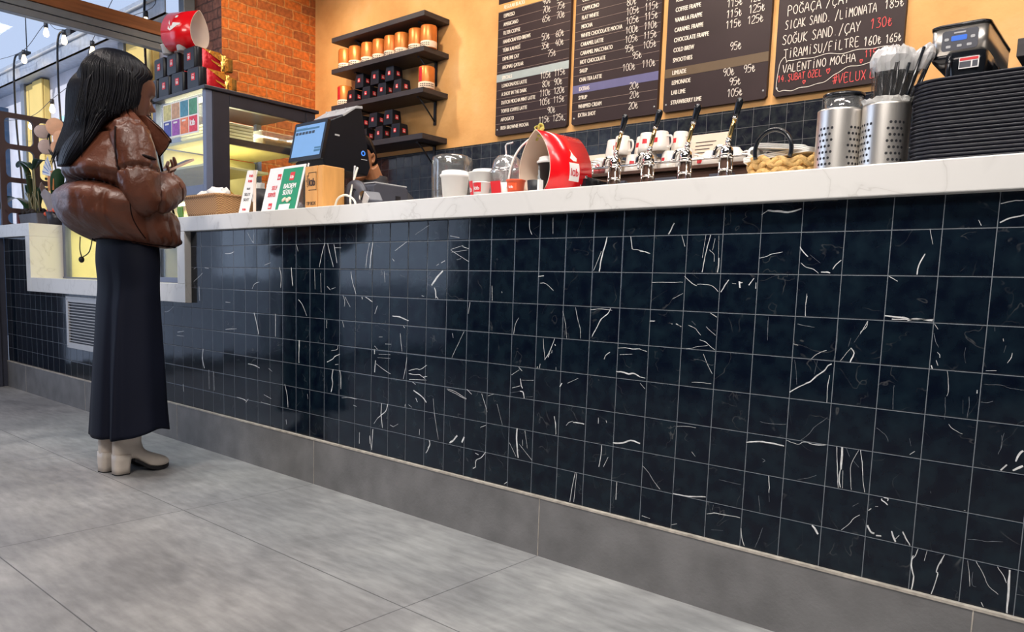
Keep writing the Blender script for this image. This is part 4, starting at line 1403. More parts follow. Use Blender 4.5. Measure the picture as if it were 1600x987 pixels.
b = nb()
loft(b, [ring(r[1], r[2], r[3], r[0], 280, e=0.80, fix=False, wob=strandwob) for r in rows])
hr = obj('hair', b, M['hair'], wm, smooth=True, local=False)
# loose locks lying over the collar, the cheek and the back
b = nb()
for k in range(120):
    u = k / 119
    y0 = -0.628 + 0.208 * u
    q_ = min(1.0, abs((y0 + 0.512) / 0.126))
    x = WX + 0.112 * (1 - q_ ** 2.5) ** 0.42 + random.uniform(-0.004, 0.005)
    zb = 1.40 + 0.115 * u + random.uniform(-0.02, 0.02)
    tube(b, crom([(WX + (x - WX) * 0.62, y0 * 0.6 - 0.20, 1.698 - 0.03 * u), (WX + (x - WX) * 0.96, y0, 1.645), (x + 0.004, y0 - 0.006, 1.57), (x + 0.003, y0 - 0.014 - 0.035 * (1 - u), zb)], 5), [0.0016] * 12 + [0.0015, 0.0013, 0.001, 0.0005], 5)
for k in range(48):
    u = k / 47
    x = WX - 0.06 + 0.155 * u
    y0 = -0.636 + 0.02 * u
    tube(b, crom([(x * 0.9 + WX * 0.1, y0 + 0.05, 1.655), (x, y0 - 0.003, 1.58), (x, y0 - 0.018, 1.44), (x + 0.002, y0 - 0.052 + 0.02 * u, 1.34), (x * 0.94 + WX * 0.06, y0 - 0.080 + 0.045 * u, 1.265 + 0.03 * u + random.uniform(-0.02, 0.02))], 5), [0.0024] * 16 + [0.0022, 0.002, 0.0015, 0.001, 0.0006], 5)
obj('hair_lock', b, M['hair'], hr, smooth=True, local=False)

# ---- puffer jacket
jk_lv = [  # z, back, front, half width
    (1.505, -0.510, -0.425, 0.078), (1.485, -0.530, -0.405, 0.110), (1.455, -0.560, -0.378, 0.160), (1.42, -0.603, -0.346, 0.205), (1.36, -0.655, -0.326, 0.228), (1.30, -0.692, -0.312, 0.238),
    (1.25, -0.705, -0.296, 0.238), (1.205, -0.692, -0.280, 0.226), (1.17, -0.728, -0.268, 0.245), (1.12, -0.744, -0.252, 0.255), (1.06, -0.733, -0.236, 0.256), (1.01, -0.690, -0.222, 0.248), (0.975, -0.630, -0.222, 0.225), (0.958, -0.575, -0.26, 0.195)]
zs = [0.958 + (1.505 - 0.958) * k / 130 for k in range(131)]
rows = interp(jk_lv, zs)


def jpos(i, n, r):
    """one point of the jacket, with quilted puffs, pulled folds and a slanting lower seam"""
    a = 2 * PI * i / n
    z, yb, yf, hw = r
    c, h = (yb + yf) / 2, (yf - yb) / 2
    h = math.sqrt(max((0.55 * h) ** 2, h * h - (0.42 * hw) ** 2)) - 0.016 * min(1, (1.51 - z) / 0.1)
    hw -= 0.012 * min(1, (1.51 - z) / 0.1)
    e = 0.92
    x, y = hw * spow(math.sin(a), e), c + h * spow(math.cos(a), e)
    v = Vector((WX + x, y, z))
    fr = (math.cos(a) + 1) / 2                                        # 0 at her back, 1 in front
    seam = 1.212 - 0.105 * fr
    d = abs(z - seam)
    puff = -0.040 * math.exp(-(d / 0.010) ** 2) + 0.010 * math.exp(-((d - 0.05) / 0.03) ** 2)
    # side seam from the armpit down
    da = min(abs(a - 1.86), abs(a - (2 * PI - 1.86)))
    if z > seam:
        puff += -0.022 * math.exp(-(da / 0.03) ** 2)
        d2 = abs(z - 1.405)
        puff += -0.017 * math.exp(-(d2 / 0.007) ** 2) * (1 if fr < 0.55 else 0)
    else:
        for a0, sl in ((2.2, 0.9), (1.45, 1.6), (0.95, 1.2)):
            for aa in (a, 2 * PI - a):
                t = aa - a0 - (1.10 - z) * sl
                puff += -0.013 * math.exp(-(t / 0.055) ** 2) * min(1, max(0, (seam - z) / 0.05))
    q = Vector((a * 1.6, z * 7.5, 3.1))
    puff += 0.008 * mnoise.noise(q) + 0.006 * mnoise.noise(q * 2.3 + Vector((fr * 3, 0, 0)))
    for zs_, am in ((seam, 0.0075), (1.405, 0.0045), (0.975, 0.0055)):
        dd = abs(z - zs_)
        puff += am * math.sin(a * 27 + 5.0 * mnoise.noise(Vector((a * 2, zs_, 1.0))) + (z - zs_) * 14) * math.exp(-(dd / 0.032) ** 2) * (0.6 + 0.8 * mnoise.noise(Vector((a * 3.1, zs_ * 5, 4.0))))
    bl_ = abs(mnoise.noise(Vector((a * 2.0 + z * 2.2, z * 5.5 - a * 0.5, 8.3)))) + 0.5 * abs(mnoise.noise(Vector((a * 3.6 - z * 2.0, z * 9.0, 2.7))))
    puff += 0.010 * (min(bl_, 0.42) - 0.25)
    out = Vector((math.sin(a), math.cos(a), 0))
    v += out * puff
    # hem: higher at the back, dips over the hip, higher again in front
    lift = 0.022 * (1 - fr) - 0.010 * math.sin(PI * fr)
    v.z += lift * max(0, min(1, (1.10 - z) / 0.14))
    return v


b = nb()
NJ = 200
loft(b, [[jpos(i, NJ, r) for i in range(NJ)] for r in rows])
jk = obj('jacket', b, M['leather'], wm, smooth=True, local=False)


def sleeve(bm, pts, radii, puffs, n=44, steps=14):
    P = crom(pts, steps)
    T_ = []
    m = len(P) - 1
    rs = interp([(i / (len(radii) - 1), r) for i, r in enumerate(radii)], [k / m for k in range(m + 1)])
    Pq, Tq, Nq = frames(P)
    rings = []
    for k, p in enumerate(Pq):
        t = k / m
        B = Tq[k].cross(Nq[k])
        rr = rs[k][1]
        s = 1.0
        for p0, dp, w in puffs:
            s -= dp * math.exp(-((t - p0) / w) ** 2)
        rg = []
        for i in range(n):
            a = 2 * PI * i / n
            nz_ = 0.05 * mnoise.noise(Vector((math.cos(a) * 1.4, math.sin(a) * 1.4, t * 7))) + 0.03 * mnoise.noise(Vector((math.cos(a) * 3, math.sin(a) * 3, t * 15 + 4)))
            for p0, dp, w in puffs:
                nz_ += 0.075 * math.sin(a * 11 + 4 * mnoise.noise(Vector((math.cos(a), math.sin(a), p0 * 9)))) * math.exp(-((t - p0) / (w * 2.6)) ** 2)
            bl_ = abs(mnoise.noise(Vector((math.cos(a) * 1.3 + t * 2.0, math.sin(a) * 1.3, t * 6 + 11)))) + 0.5 * abs(mnoise.noise(Vector((math.cos(a) * 2.2, math.sin(a) * 2.2 + t * 3, t * 11 + 3))))
            nz_ += 0.10 * (min(bl_, 0.42) - 0.25)
            rg.append(p + (Nq[k] * math.cos(a) + B * math.sin(a)) * rr * (s + nz_))
        rings.append(rg)
    loft(bm, rings)


b = nb()
sleeve(b, [RS + Vector((-0.06, 0.012, 0.030)), RS + Vector((-0.012, 0.0, 0.0)), RS + Vector((0.02, 0.005, -0.10)), RE + Vector((0.005, 0.01, 0.06)), RE + Vector((0.0, 0.035, 0.008)), RE + Vector((-0.03, 0.10, 0.030)), RW + Vector((0.005, -0.03, -0.010)), RW + Vector((-0.008, 0.018, 0.010))],
       [0.058, 0.076, 0.078, 0.074, 0.072, 0.072, 0.072, 0.052], [(0.115, 0.17, 0.011), (0.345, 0.20, 0.012), (0.60, 0.26, 0.014), (0.895, 0.16, 0.012)])
obj('sleeve', b, M['leather'], jk, smooth=True, local=False)
b = nb()
sleeve(b, [LS + Vector((0.06, 0.015, 0.04)), LS + Vector((0.012, 0.0, 0.0)), LS + Vector((-0.02, 0.0, -0.10)), LE + Vector((0, 0.0, 0.05)), LE + Vector((0.02, 0.03, 0.02)), LE + Vector((0.10, 0.04, 0.06)), LW + Vector((-0.03, -0.01, -0.01)), LW + Vector((-0.01, 0.01, 0.004))],
       [0.058, 0.076, 0.078, 0.074, 0.072, 0.066, 0.054, 0.040], [(0.36, 0.14, 0.03), (0.60, 0.16, 0.03)])
obj('sleeve', b, M['leather'], jk, smooth=True, local=False)
b = nb()
lathe(b, [(0.0, -0.03), (0.044, -0.03), (0.046, 0.0), (0.043, 0.035), (0, 0.035)], seg=20, M4=Matrix.Translation(LW + Vector((0.0, 0.012, 0.006))) @ Vector((0.60, 0.70, 0.32)).to_track_quat('Z', 'Y').to_matrix().to_4x4())
obj('cuff', b, M['black'], jk, smooth=True, local=False, label='black knitted cuff')
# stitched seams that follow the jacket's own surface
def jline(fa, fz, n=60):
    out = []
    for k in range(n):
        t = k / (n - 1)
        a, z = fa(t), fz(t)
        r = interp(jk_lv, [z])[0]
        out.append(jpos(a * 1000, 2 * PI * 1000, r))
    return out


b = nb()
for am in (1.75, 2 * PI - 1.75):
    tube(b, jline(lambda t: am, lambda t: 0.985 + 0.17 * t, 24), 0.0022, 5)
    tube(b, jline(lambda t: am, lambda t: 1.20 + 0.17 * t, 24), 0.0025, 5)
tube(b, jline(lambda t: 1.7 + 2.9 * t, lambda t: 1.405), 0.0018, 5)
tube(b, jline(lambda t: 2 * PI * t, lambda t: 1.212 - 0.105 * (math.cos(2 * PI * t) + 1) / 2, 120), 0.0030, 5)
tube(b, jline(lambda t: 2 * PI * t, lambda t: 0.964, 120), 0.0035, 5)
obj('jacket_seam', b, M['seam'], jk, smooth=True, local=False, label='dark stitched seam')
# turned-out lapels: flat, pointed, edged with a dark binding
for s in (-1, 1):
    L = [Vector((WX + s * x, y, z)) for x, y, z in ((0.052, -0.425, 1.492), (0.090, -0.400, 1.488), (0.118, -0.352, 1.440), (0.122, -0.316, 1.402), (0.108, -0.328, 1.370), (0.080, -0.345, 1.335), (0.058, -0.372, 1.400))]
    nn_ = (L[2] - L[0]).cross(L[5] - L[0]).normalized() * 0.007
    if nn_.y < 0:
        nn_ = -nn_
    b = nb()
    loft(b, [[p - nn_ * 0.6 for p in L], [p + nn_ for p in L]], smooth=False)
    lp = obj('lapel', b, M['leather'], jk, local=False, bev=0.004)
    obj('lapel_binding', tube(nb(), [p + nn_ * 0.4 for p in (L[1], L[2], L[3], L[4], L[5])], 0.0032, 6), M['seam'], lp, local=False, smooth=True)
obj('front_zip', tube(nb(), crom([(WX + 0.02, -0.405, 1.49), (WX + 0.02, -0.335, 1.40), (WX + 0.02, -0.305, 1.28), (WX + 0.02, -0.270, 1.15), (WX + 0.02, -0.238, 1.03)], 5), 0.005, 6), M['seam'], jk, local=False, smooth=True, label='dark front zip')
b = nb()
box(b, WX + 0.113, WX + 0.121, -0.324, -0.312, 1.392, 1.404)
tube(b, crom([(WX + 0.272, -0.512, 1.302), (WX + 0.281, -0.482, 1.296), (WX + 0.268, -0.445, 1.292)], 4), [0.001, 0.003, 0.005, 0.006, 0.006, 0.006, 0.006, 0.005, 0.002], 8, flat=0.8)  # dark tube paints the shade inside the elbow crease
blob(b, (WX + 0.03, -0.240, 0.990), (0.012, 0.010, 0.012))
tube(b, crom([(WX + 0.200, -0.568, 1.405), (WX + 0.214, -0.576, 1.34), (WX + 0.222, -0.574, 1.27), (WX + 0.226, -0.560, 1.20)], 5), 0.0035, 8)
obj('dark_trim_and_crease', b, M['seam'], jk, smooth=True, local=False, label='dark trim at lapel tip and hem, painted shade of the elbow crease')
b = nb()
tube(b, crom([(WX - 0.06, -0.61, 0.99), (WX - 0.055, -0.615, 0.94), (WX - 0.05, -0.61, 0.905)], 4), 0.0022, 6)
tube(b, crom([(WX - 0.05, -0.61, 0.905), (WX - 0.04, -0.585, 0.93), (WX - 0.03, -0.575, 0.985)], 4), 0.0022, 6)
blob(b, (WX - 0.05, -0.612, 0.897), (0.011, 0.011, 0.013))
obj('drawstring', b, M['black'], jk, smooth=True, local=False, label='black drawstring with round toggle')

# ---- skirt
sk_lv = [  # z, back, front, half width
    (1.03, -0.560, -0.330, 0.150), (0.985, -0.574, -0.322, 0.168), (0.90, -0.582, -0.318, 0.182), (0.80, -0.576, -0.322, 0.180), (0.70, -0.584, -0.320, 0.176), (0.58, -0.592, -0.314, 0.176),
    (0.48, -0.600, -0.309, 0.178), (0.36, -0.608, -0.304, 0.182), (0.26, -0.615, -0.300, 0.188), (0.165, -0.622, -0.295, 0.195)]
zs = [0.165 + (1.03 - 0.165) * k / 56 for k in range(57)]
rows = interp(sk_lv, zs)


def skpos(i, n, r):
    a = 2 * PI * i / n
    z, yb, yf, hw = r
    c, h = (yb + yf) / 2, (yf - yb) / 2
    h = math.sqrt(max((0.55 * h) ** 2, h * h - (0.42 * hw) ** 2))
    low = max(0, min(1, (0.95 - z) / 0.8))
    f = 0.0
    for a0, w, dp in ((2.45, 0.10, 0.030), (2.75, 0.10, -0.022), (0.9, 0.2, 0.012), (1.6, 0.22, 0.010), (4.0, 0.2, 0.02), (5.2, 0.2, 0.015)):
        f += dp * math.exp(-((a - a0) / w) ** 2)
    v = Vector((WX + (hw + f * low) * math.sin(a), c + (h + f * low) * math.cos(a), z))
    # hem falls lowest behind her right heel, lifts over the instep
    t = max(0, min(1, (0.30 - z) / 0.135))
    v.z += t * (0.006 + 0.014 * math.cos(a - 0.7) + 0.026 * math.exp(-((a - 1.35) / 0.5) ** 2))
    return v


b = nb()
loft(b, [[skpos(i, 120, r) for i in range(120)] for r in rows], False, True)
sk = obj('skirt', b, M['skirt'], wm, smooth=True, local=False)
so = sk.modifiers.new('cloth', 'SOLIDIFY')
so.thickness = 0.004

# ---- ankle boots with block heels


def boot(hx, hy, yaw, tilt=0.0):
    """heel centre back at (hx, hy); the toe points along +Y turned by yaw"""
    T = Matrix.Translation((hx, hy, 0)) @ Matrix.Rotation(yaw, 4, 'Z')
    # upper: rings across the foot from heel to toe
    sec = [  # y along foot, half width, sole height, top height
        (0.000, 0.012, 0.078, 0.150), (0.010, 0.024, 0.072, 0.165), (0.030, 0.032, 0.070, 0.170), (0.060, 0.034, 0.066, 0.168), (0.085, 0.034, 0.056, 0.150), (0.110, 0.036, 0.040, 0.118),
        (0.135, 0.039, 0.022, 0.092), (0.160, 0.041, 0.013, 0.078), (0.185, 0.040, 0.010, 0.068), (0.208, 0.034, 0.012, 0.058), (0.226, 0.024, 0.016, 0.047), (0.236, 0.012, 0.021, 0.037)]
    rows = interp(sec, [0.236 * k / 34 for k in range(35)])
    b = nb()
    rings = []
    for y, hw, z0, z1 in rows:
        rg = []
        for k in range(20):
            a = 2 * PI * k / 20
            zc, zh = (z0 + z1) / 2, (z1 - z0) / 2
            rg.append(T @ Vector((hw * spow(math.cos(a), 0.85), y, zc + zh * spow(math.sin(a), 0.85 if math.sin(a) > 0 else 0.5))))
        rings.append(rg)
    loft(b, rings)
    # shaft
    sh = interp([(0.10, 0.004, 0.125, 0.034), (0.14, 0.003, 0.118, 0.037), (0.18, 0.008, 0.120, 0.040), (0.24, 0.006, 0.128, 0.044), (0.30, 0.000, 0.134, 0.048)], [0.10 + 0.20 * k / 14 for k in range(15)])
    rings = []
    for z, y0, y1, hw in sh:
        w = 1 + 0.02 * math.sin(z * 130)
        rings.append([T @ Vector((hw * w * math.cos(2 * PI * k / 24), (y0 + y1) / 2 + (y1 - y0) / 2 * w * math.sin(2 * PI * k / 24), z)) for k in range(24)])
    loft(b, rings)
    root = up_ = obj('boot', b, M['boot'], wm, smooth=True, local=False)
    r2 = up_.modifiers.new('remesh', 'REMESH')
    r2.mode = 'VOXEL'
    r2.voxel_size = 0.004
    r2.use_smooth_shade = True
    s2 = up_.modifiers.new('smooth', 'SMOOTH')
    s2.iterations = 4
    # block heel
    b = nb()
    rings = []
    for z, y0, y1, hw in ((0.004, -0.001, 0.062, 0.029), (0.03, -0.001, 0.064, 0.029), (0.06, -0.001, 0.068, 0.031), (0.088, 0.001, 0.074, 0.033)):
        rings.append([T @ Vector((p[0], p[1], z)) for p in rrect(-hw, hw, y0, y1, 0.018, 5)])
    loft(b, rings)
    obj('block_heel', b, M['boot'], root, local=False, smooth=False)
    b = nb()
    prism(b, rrect(-0.029, 0.029, -0.001, 0.062, 0.018, 5), 0.0, 0.005, 'Z', M4=T)
    rings = []
    for y, hw, z0, z1 in rows:
        if 0.07 <= y <= 0.235:
            zt = z0 + 0.005
            zb_ = max(0.0005, z0 - 0.008)
            rings.append([T @ Vector(p) for p in ((-hw * 0.96, y, zb_), (hw * 0.96, y, zb_), (hw * 1.0, y, zt), (-hw * 1.0, y, zt))])
    loft(b, rings, smooth=False)
    obj('sole', b, M['sole'], root, local=False)
    return root


boot(-1.425, -0.540, math.radians(2))
boot(-1.512, -0.560, math.radians(10))

# the phone she holds: a thing of its own
PH = plane_m((WX + 0.022, -0.254, 1.310), (1, 0, 0), (0.06, 0.87, 0.48))
ph = thing('phone', 'smartphone in tan case held in front of the person in the brown jacket', 'phone', (WX + 0.022, -0.254, 1.310))
b = nb()
prism(b, rrect(-0.038, 0.038, -0.075, 0.080, 0.010), -0.005, 0.004, 'Z', M4=PH)
obj('phone_case', b, M['phone'], ph, local=False)
b = nb()
prism(b, rrect(-0.034, 0.034, -0.071, 0.076, 0.008), 0.0038, 0.0048, 'Z', M4=PH)
obj('phone_screen', b, M['gloss_black'], ph, local=False)

# ================================================================== glass display cases beside the counter
TOPZ = 1.132                                  # counter top
dc = thing('display_case', 'tall glass display case with dark frame and coloured cards stuck on its front', 'display case', (-2.26, 0.5, 0.808))
cx0, cx1, cy0, cy1, cz0, cz1 = -2.56, -1.96, 0.17, 0.83, 0.808, 1.80
pw = 0.036
for (x, y) in ((cx0, cy0), (cx1 - pw, cy0), (cx0, cy1 - pw)):
    obj('corner_post', box(nb(), x, x + pw, y, y + pw, cz0, cz1 - 0.001), M['case_frame'], dc, local=False, bev=0.003)
for z0_, z1_ in ((1.275, 1.325), (cz0, cz0 + 0.03)):
    obj('front_rail', box(nb(), cx0 + pw, cx1 - pw, cy0 + 0.001, cy0 + 0.03, z0_, z1_), M['case_frame'], dc, local=False, bev=0.003)
b = nb()
box(b, cx1 - 0.034, cx1 + 0.002, cy0 + pw, cy0 + 0.13, cz0, cz1 - 0.002)
box(b, cx1 - 0.034, cx1 + 0.002, cy1 - 0.06, cy1, cz0, cz1 - 0.002)
box(b, cx1 - 0.033, cx1 + 0.001, cy0 + 0.131, cy1 - 0.061, cz1 - 0.065, cz1 - 0.003)
box(b, cx1 - 0.033, cx1 + 0.001, cy0 + 0.131, cy1 - 0.061, cz0, cz0 + 0.05)
obj('side_frame', b, M['case_dark'], dc, local=False, bev=0.003)
obj('case_roof', box(nb(), cx0 - 0.05, cx1 + 0.012, cy0 - 0.012, cy1 + 0.02, cz1, cz1 + 0.018), M['case_dark'], dc, local=False, bev=0.003)
obj('front_glass', box(nb(), cx0 + pw, cx1 - pw, cy0 + 0.012, cy0 + 0.016, cz0 + 0.03, cz1 - 0.01), M['caseglass'], dc, local=False)
obj('side_glass', box(nb(), cx1 - 0.014, cx1 - 0.010, cy0 + 0.1, cy1 - 0.04, cz0 + 0.05, cz1 - 0.06), M['caseglass'], dc, local=False)
b = nb()
for z in (1.565, 1.43, 1.255, 1.05):
    d = 0.0 if z != 1.43 else 0.2
    box(b, cx0 + 0.02, cx1 - 0.04 - d * 0.3, cy0 + 0.045, cy1 - 0.04 - d, z, z + 0.014)
obj('case_shelf', b, M['casewall'], dc, local=False, bev=0.002)
obj('shelf_rail', box(nb(), cx1 - 0.036, cx1 - 0.016, cy0 + 0.10, cy1 - 0.04, 1.548, 1.582), M['case_dark'], dc, local=False)
obj('case_liner', box(nb(), cx0 + 0.002, cx0 + 0.016, cy0 + 0.05, cy1 - 0.01, cz0, 1.56), M['casewall'], dc, local=False)
obj('case_floor', box(nb(), cx0 + 0.01, cx1 - 0.02, cy0 + 0.03, cy1 - 0.01, cz0 + 0.002, cz0 + 0.02), M['casewall'], dc, local=False)
b = box(nb(), cx0 + 0.05, cx1 - 0.10, cy0 + 0.05, cy0 + 0.075, cz1 - 0.03, cz1 - 0.012)
box(b, cx0 + 0.05, cx1 - 0.10, cy0 + 0.05, cy0 + 0.065, 1.236, 1.25)
obj('light_strip', b, M['strip'], dc, local=False)
lamp('display_case_light', 'AREA', (-2.26, 0.50, 1.765), (-2.26, 0.50, 0.8), 9.0, (1.0, 0.94, 0.78), 0.42, 0.50)
lamp('display_case_light', 'AREA', (-2.26, 0.45, 1.555), (-2.26, 0.45, 0.8), 2.2, (1.0, 0.92, 0.68), 0.42, 0.40)
lamp('display_case_light', 'AREA', (-2.28, 0.36, 1.232), (-2.28, 0.42, 0.8), 2.5, (1.0, 0.86, 0.45), 0.45, 0.04)
# sheet of coloured cards stuck inside the front glass
cs = obj('card_sheet', box(nb(), -2.447, -2.047, cy0 + 0.006, cy0 + 0.0085, 1.595, 1.778), M['white'], dc, local=False, label='white sheet with eight coloured cards')
for r_ in range(2):
    for c_ in range(4):
        x0 = -2.437 + c_ * 0.0965
        z1 = 1.772 - r_ * 0.088
        cb_ = obj('card', box(nb(), x0, x0 + 0.086, cy0 + 0.0045, cy0 + 0.006, z1 - 0.080, z1), CARD[r_ * 4 + c_], cs, local=False)
        if r_ == 1 and c_ < 3:
            obj('card_title', box(nb(), x0 + 0.018, x0 + 0.06, cy0 + 0.0038, cy0 + 0.0045, z1 - 0.017, z1 - 0.008), M['white'], cs, local=False)
obj('card_title', text_into(nb(), 'lɑb', 0.045, front_m(-2.043 - 0.096, cy0 + 0.004, 1.636), 0.95, 0.0012), M['white'], cs, local=False)
# food in the case
for k in range(6):
    tag(obj('food_tray', box(nb(), -2.50, -2.06, 0.30, 0.50, 1.580 + k * 0.017, 1.594 + k * 0.017), M['foodbox'], bev=0.003),
        'pale flat food tray in the stack on the top case shelf', 'tray', 'food trays stacked in the display case')
t = thing('food_container', 'open white plastic container of orange food on the top case shelf', 'container', (-2.08, 0.6, 1.58))
b = nb()
loft(b, [[(x, y, z) for x, y in rrect(-2.10 - w, -2.00 + w, 0.52 - w, 0.74 + w, 0.02)] for z, w in ((1.58, 0), (1.65, 0.012), (1.655, 0.02), (1.65, 0.008), (1.586, -0.004))])
obj('container_tub', b, M['plasticclear'], t, local=False)
obj('container_food', box(nb(), -2.097, -2.003, 0.525, 0.735, 1.586, 1.622), M['cake'], t, local=False, bev=0.008)
for k, (x, y, z) in enumerate(((-2.12, 0.36, 1.269), (-2.24, 0.37, 1.269), (-2.36, 0.36, 1.269))):
    b = nb()
    P = crom([(x - 0.05, y + 0.02, z + 0.02), (x - 0.025, y - 0.012, z + 0.033), (x + 0.02, y - 0.012, z + 0.033), (x + 0.05, y + 0.022, z + 0.02)], 5)
    tube(b, P, [0.010 + 0.022 * math.sin(PI * i / (len(P) - 1)) + 0.003 * (i % 3 == 0) for i in range(len(P))], 12)
    tag(obj('croissant', b, M['cake'], smooth=True), 'golden croissant on the middle shelf of the display case', 'pastry', 'croissants in the display case')
for k, (x, y) in enumerate(((-2.14, 0.40), (-2.36, 0.40))):
    t = thing('cake_plate', 'yellow cake on a white plate low in the display case', 'cake', (x, y, 1.064), 0, 'cakes low in the case')
    obj('plate', lathe(nb(), [(0, 0), (0.05, 0.002), (0.09, 0.010), (0.09, 0.013), (0.05, 0.006), (0, 0.006)], seg=28), M['porcelain'], t)
    obj('cake', lathe(nb(), [(0, 0.006), (0.070, 0.006), (0.072, 0.05), (0.066, 0.062), (0, 0.064)], seg=28), M['cake'], t)

# long low display, to the left of the tall case
lc = thing('low_display_case', 'low glass display with pale yellow lining set into the counter notch behind the customer', 'display case', (-3.2, 0.4, 0.808))
b = nb()
lx0, lx1 = -3.965, -2.575
box(b, lx0, lx0 + 0.045, 0.17, 0.21, 0.808, 1.22)
box(b, lx1 - 0.04, lx1, 0.17, 0.21, 0.808, 1.22)
box(b, lx0, lx1, 0.17, 0.20, 1.19, 1.22)
box(b, lx0, lx1, 0.165, 0.20, 0.808, 0.82)
obj('display_frame', b, M['case_frame'], lc, local=False, bev=0.003)
obj('display_glass', box(nb(), lx0 + 0.045, lx1 - 0.04, 0.182, 0.186, 0.82, 1.19), M['caseglass'], lc, local=False)
b = nb()
box(b, lx0, lx1, 0.60, 0.62, 0.808, 1.22)
box(b, lx0, lx0 + 0.012, 0.21, 0.60, 0.808, 1.22)
box(b, lx0, lx1, 0.20, 0.62, 0.808, 0.815)
obj('display_liner', b, M['casewall'], lc, local=False)
obj('display_top', box(nb(), lx0, lx1, 0.20, 0.62, 1.205, 1.22), M['case_dark'], lc, local=False)
obj('display_strip', box(nb(), lx0 + 0.08, lx1 - 0.08, 0.23, 0.25, 1.185, 1.203), M['strip'], lc, local=False)
lamp('low_case_light', 'AREA', (-3.27, 0.30, 1.18), (-3.27, 0.42, 0.8), 5.5, (1.0, 0.90, 0.50), 1.1, 0.06)
for k, x in enumerate((-3.42, -3.22)):
    t = thing('cup_stack', 'clear lidded cup on the floor of the low display', 'cup', (x, 0.33, 0.815), 0, 'clear cups in the low display')
    obj('cup_wall', lathe(nb(), [(0, 0.0), (0.032, 0.0), (0.042, 0.08), (0.043, 0.08), (0.045, 0.086), (0.03, 0.105), (0, 0.108)], seg=20), M['plasticclear'], t)

# ------------------------------------------------------------------ black coffee bags lying on the case
def label_plate(parent, M4, w, h, txt='lɑb', small='coffee'):
    b = nb()
    prism(b, [(-w / 2, -h / 2), (w / 2, -h / 2), (w / 2, h / 2), (-w / 2, h / 2)], 0.0004, 0.0012, 'Z', M4=M4)
    q = obj('red_label', b, M['redlogo'], parent)
    text_into(b2 := nb(), txt, h * 0.62, M4 @ Matrix.Translation((0, -h * 0.30, 0.0018)), w / h * 0.78, h * 0.012, 'CENTER')
    text_into(b2, small, h * 0.24, M4 @ Matrix.Translation((0, h * 0.22, 0.0018)), w / h * 0.9, h * 0.004, 'CENTER')
    obj('label_lettering', b2, M['white'], q)
    return q


def flat_bag():
    t = thing('coffee_bag', '', 'bag')
    b = nb()
    rings = []
    for y, w, h, zc in ((0.0, 0.055, 0.050, 0.054), (0.004, 0.060, 0.055, 0.055), (0.02, 0.062, 0.056, 0.0555), (0.042, 0.062, 0.055, 0.055)):
        rings.append([(p[0], y, zc + p[1]) for p in rrect(-w, w, -h, h, 0.008, 4)])
    loft(b, rings)
    obj('bag_front', b, M['bag'], t)
    b = nb()
    rings = []
    for y, w, h, zc in ((0.041, 0.0615, 0.0545, 0.055), (0.09, 0.060, 0.052, 0.0545), (0.150, 0.059, 0.048, 0.054)):
        rings.append([(p[0], y, zc + p[1]) for p in rrect(-w, w, -h, h, 0.008, 4)])
    loft(b, rings)
    obj('bag_sides', b, M['redfoil'], t)
    b = nb()
    rings = []
    for y, w, h, zc in ((0.148, 0.0592, 0.0485, 0.054), (0.175, 0.060, 0.047, 0.054), (0.182, 0.061, 0.040, 0.054), (0.215, 0.061, 0.036, 0.054)):
        rings.append([(p[0], y, zc + p[1]) for p in rrect(-w, w, -h, h, min(0.008, h * 0.8), 4)])
    loft(b, rings)
    obj('bag_crimp', b, M['gold'], t)
    b = nb()
    for s in (-1, 1):
        prism(b, [(0.045, 0.108), (0.15, 0.101), (0.15, 0.062), (0.10, 0.082)], s * 0.0605, s * 0.0622, 'X')
        prism(b, [(0.09, 0.060), (0.15, 0.045), (0.15, 0.030), (0.10, 0.050)], s * 0.0598, s * 0.0618, 'X')
    box(b, -0.056, 0.056, 0.06, 0.15, 0.105, 0.1075)
    obj('gold_stripe', b, M['gold'], t)
    label_plate(t, front_m(0.002, 0.0, 0.062), 0.036, 0.036)
    return t


CZ = 1.8182
spots = [  # x, row, label
    (-2.575, 0, 'black coffee bag at the far end of the bottom row, its side catching white light'), (-2.43, 0, 'second black coffee bag from the window in the bottom row on the case'),
    (-2.275, 0, 'black coffee bag third from the window in the bottom row on the case'), (-2.10, 0, 'black and gold coffee bag nearest the bar in the bottom row on the case'),
    (-2.51, 1, 'black coffee bag nearest the window in the upper row on the case'), (-2.36, 1, 'black coffee bag in the middle of the upper row, under a white cup'),
    (-2.165, 1, 'black and gold coffee bag nearest the bar in the upper row on the case')]
fb = None
for k, (x, rw, lb) in enumerate(spots):
    z = CZ + rw * 0.1135
    y = 0.175 + 0.012 * rw
    if fb is None:
        fb = flat_bag()
        place(fb, (x, y, z), 0)
        fb['label'] = lb
        fb['group'] = 'coffee bags piled on the display case'
    else:
        dup(fb, (x, y, z), random.uniform(-0.05, 0.05), lb)


# ------------------------------------------------------------------ red teardrop cup carriers
def teardrop(w, h, n=48, e=0.55):
    """outline of a folded card: round below, drawn to a point above; starts at the point"""
    o = []
    for k in range(n):
        t = 2 * PI * k / n
        y = math.cos(t)
        x = math.sin(t) * math.sin(t / 2) ** e
        o.append((x * w / 2 / 0.86, (y + 1) / 2 * h))
    return o


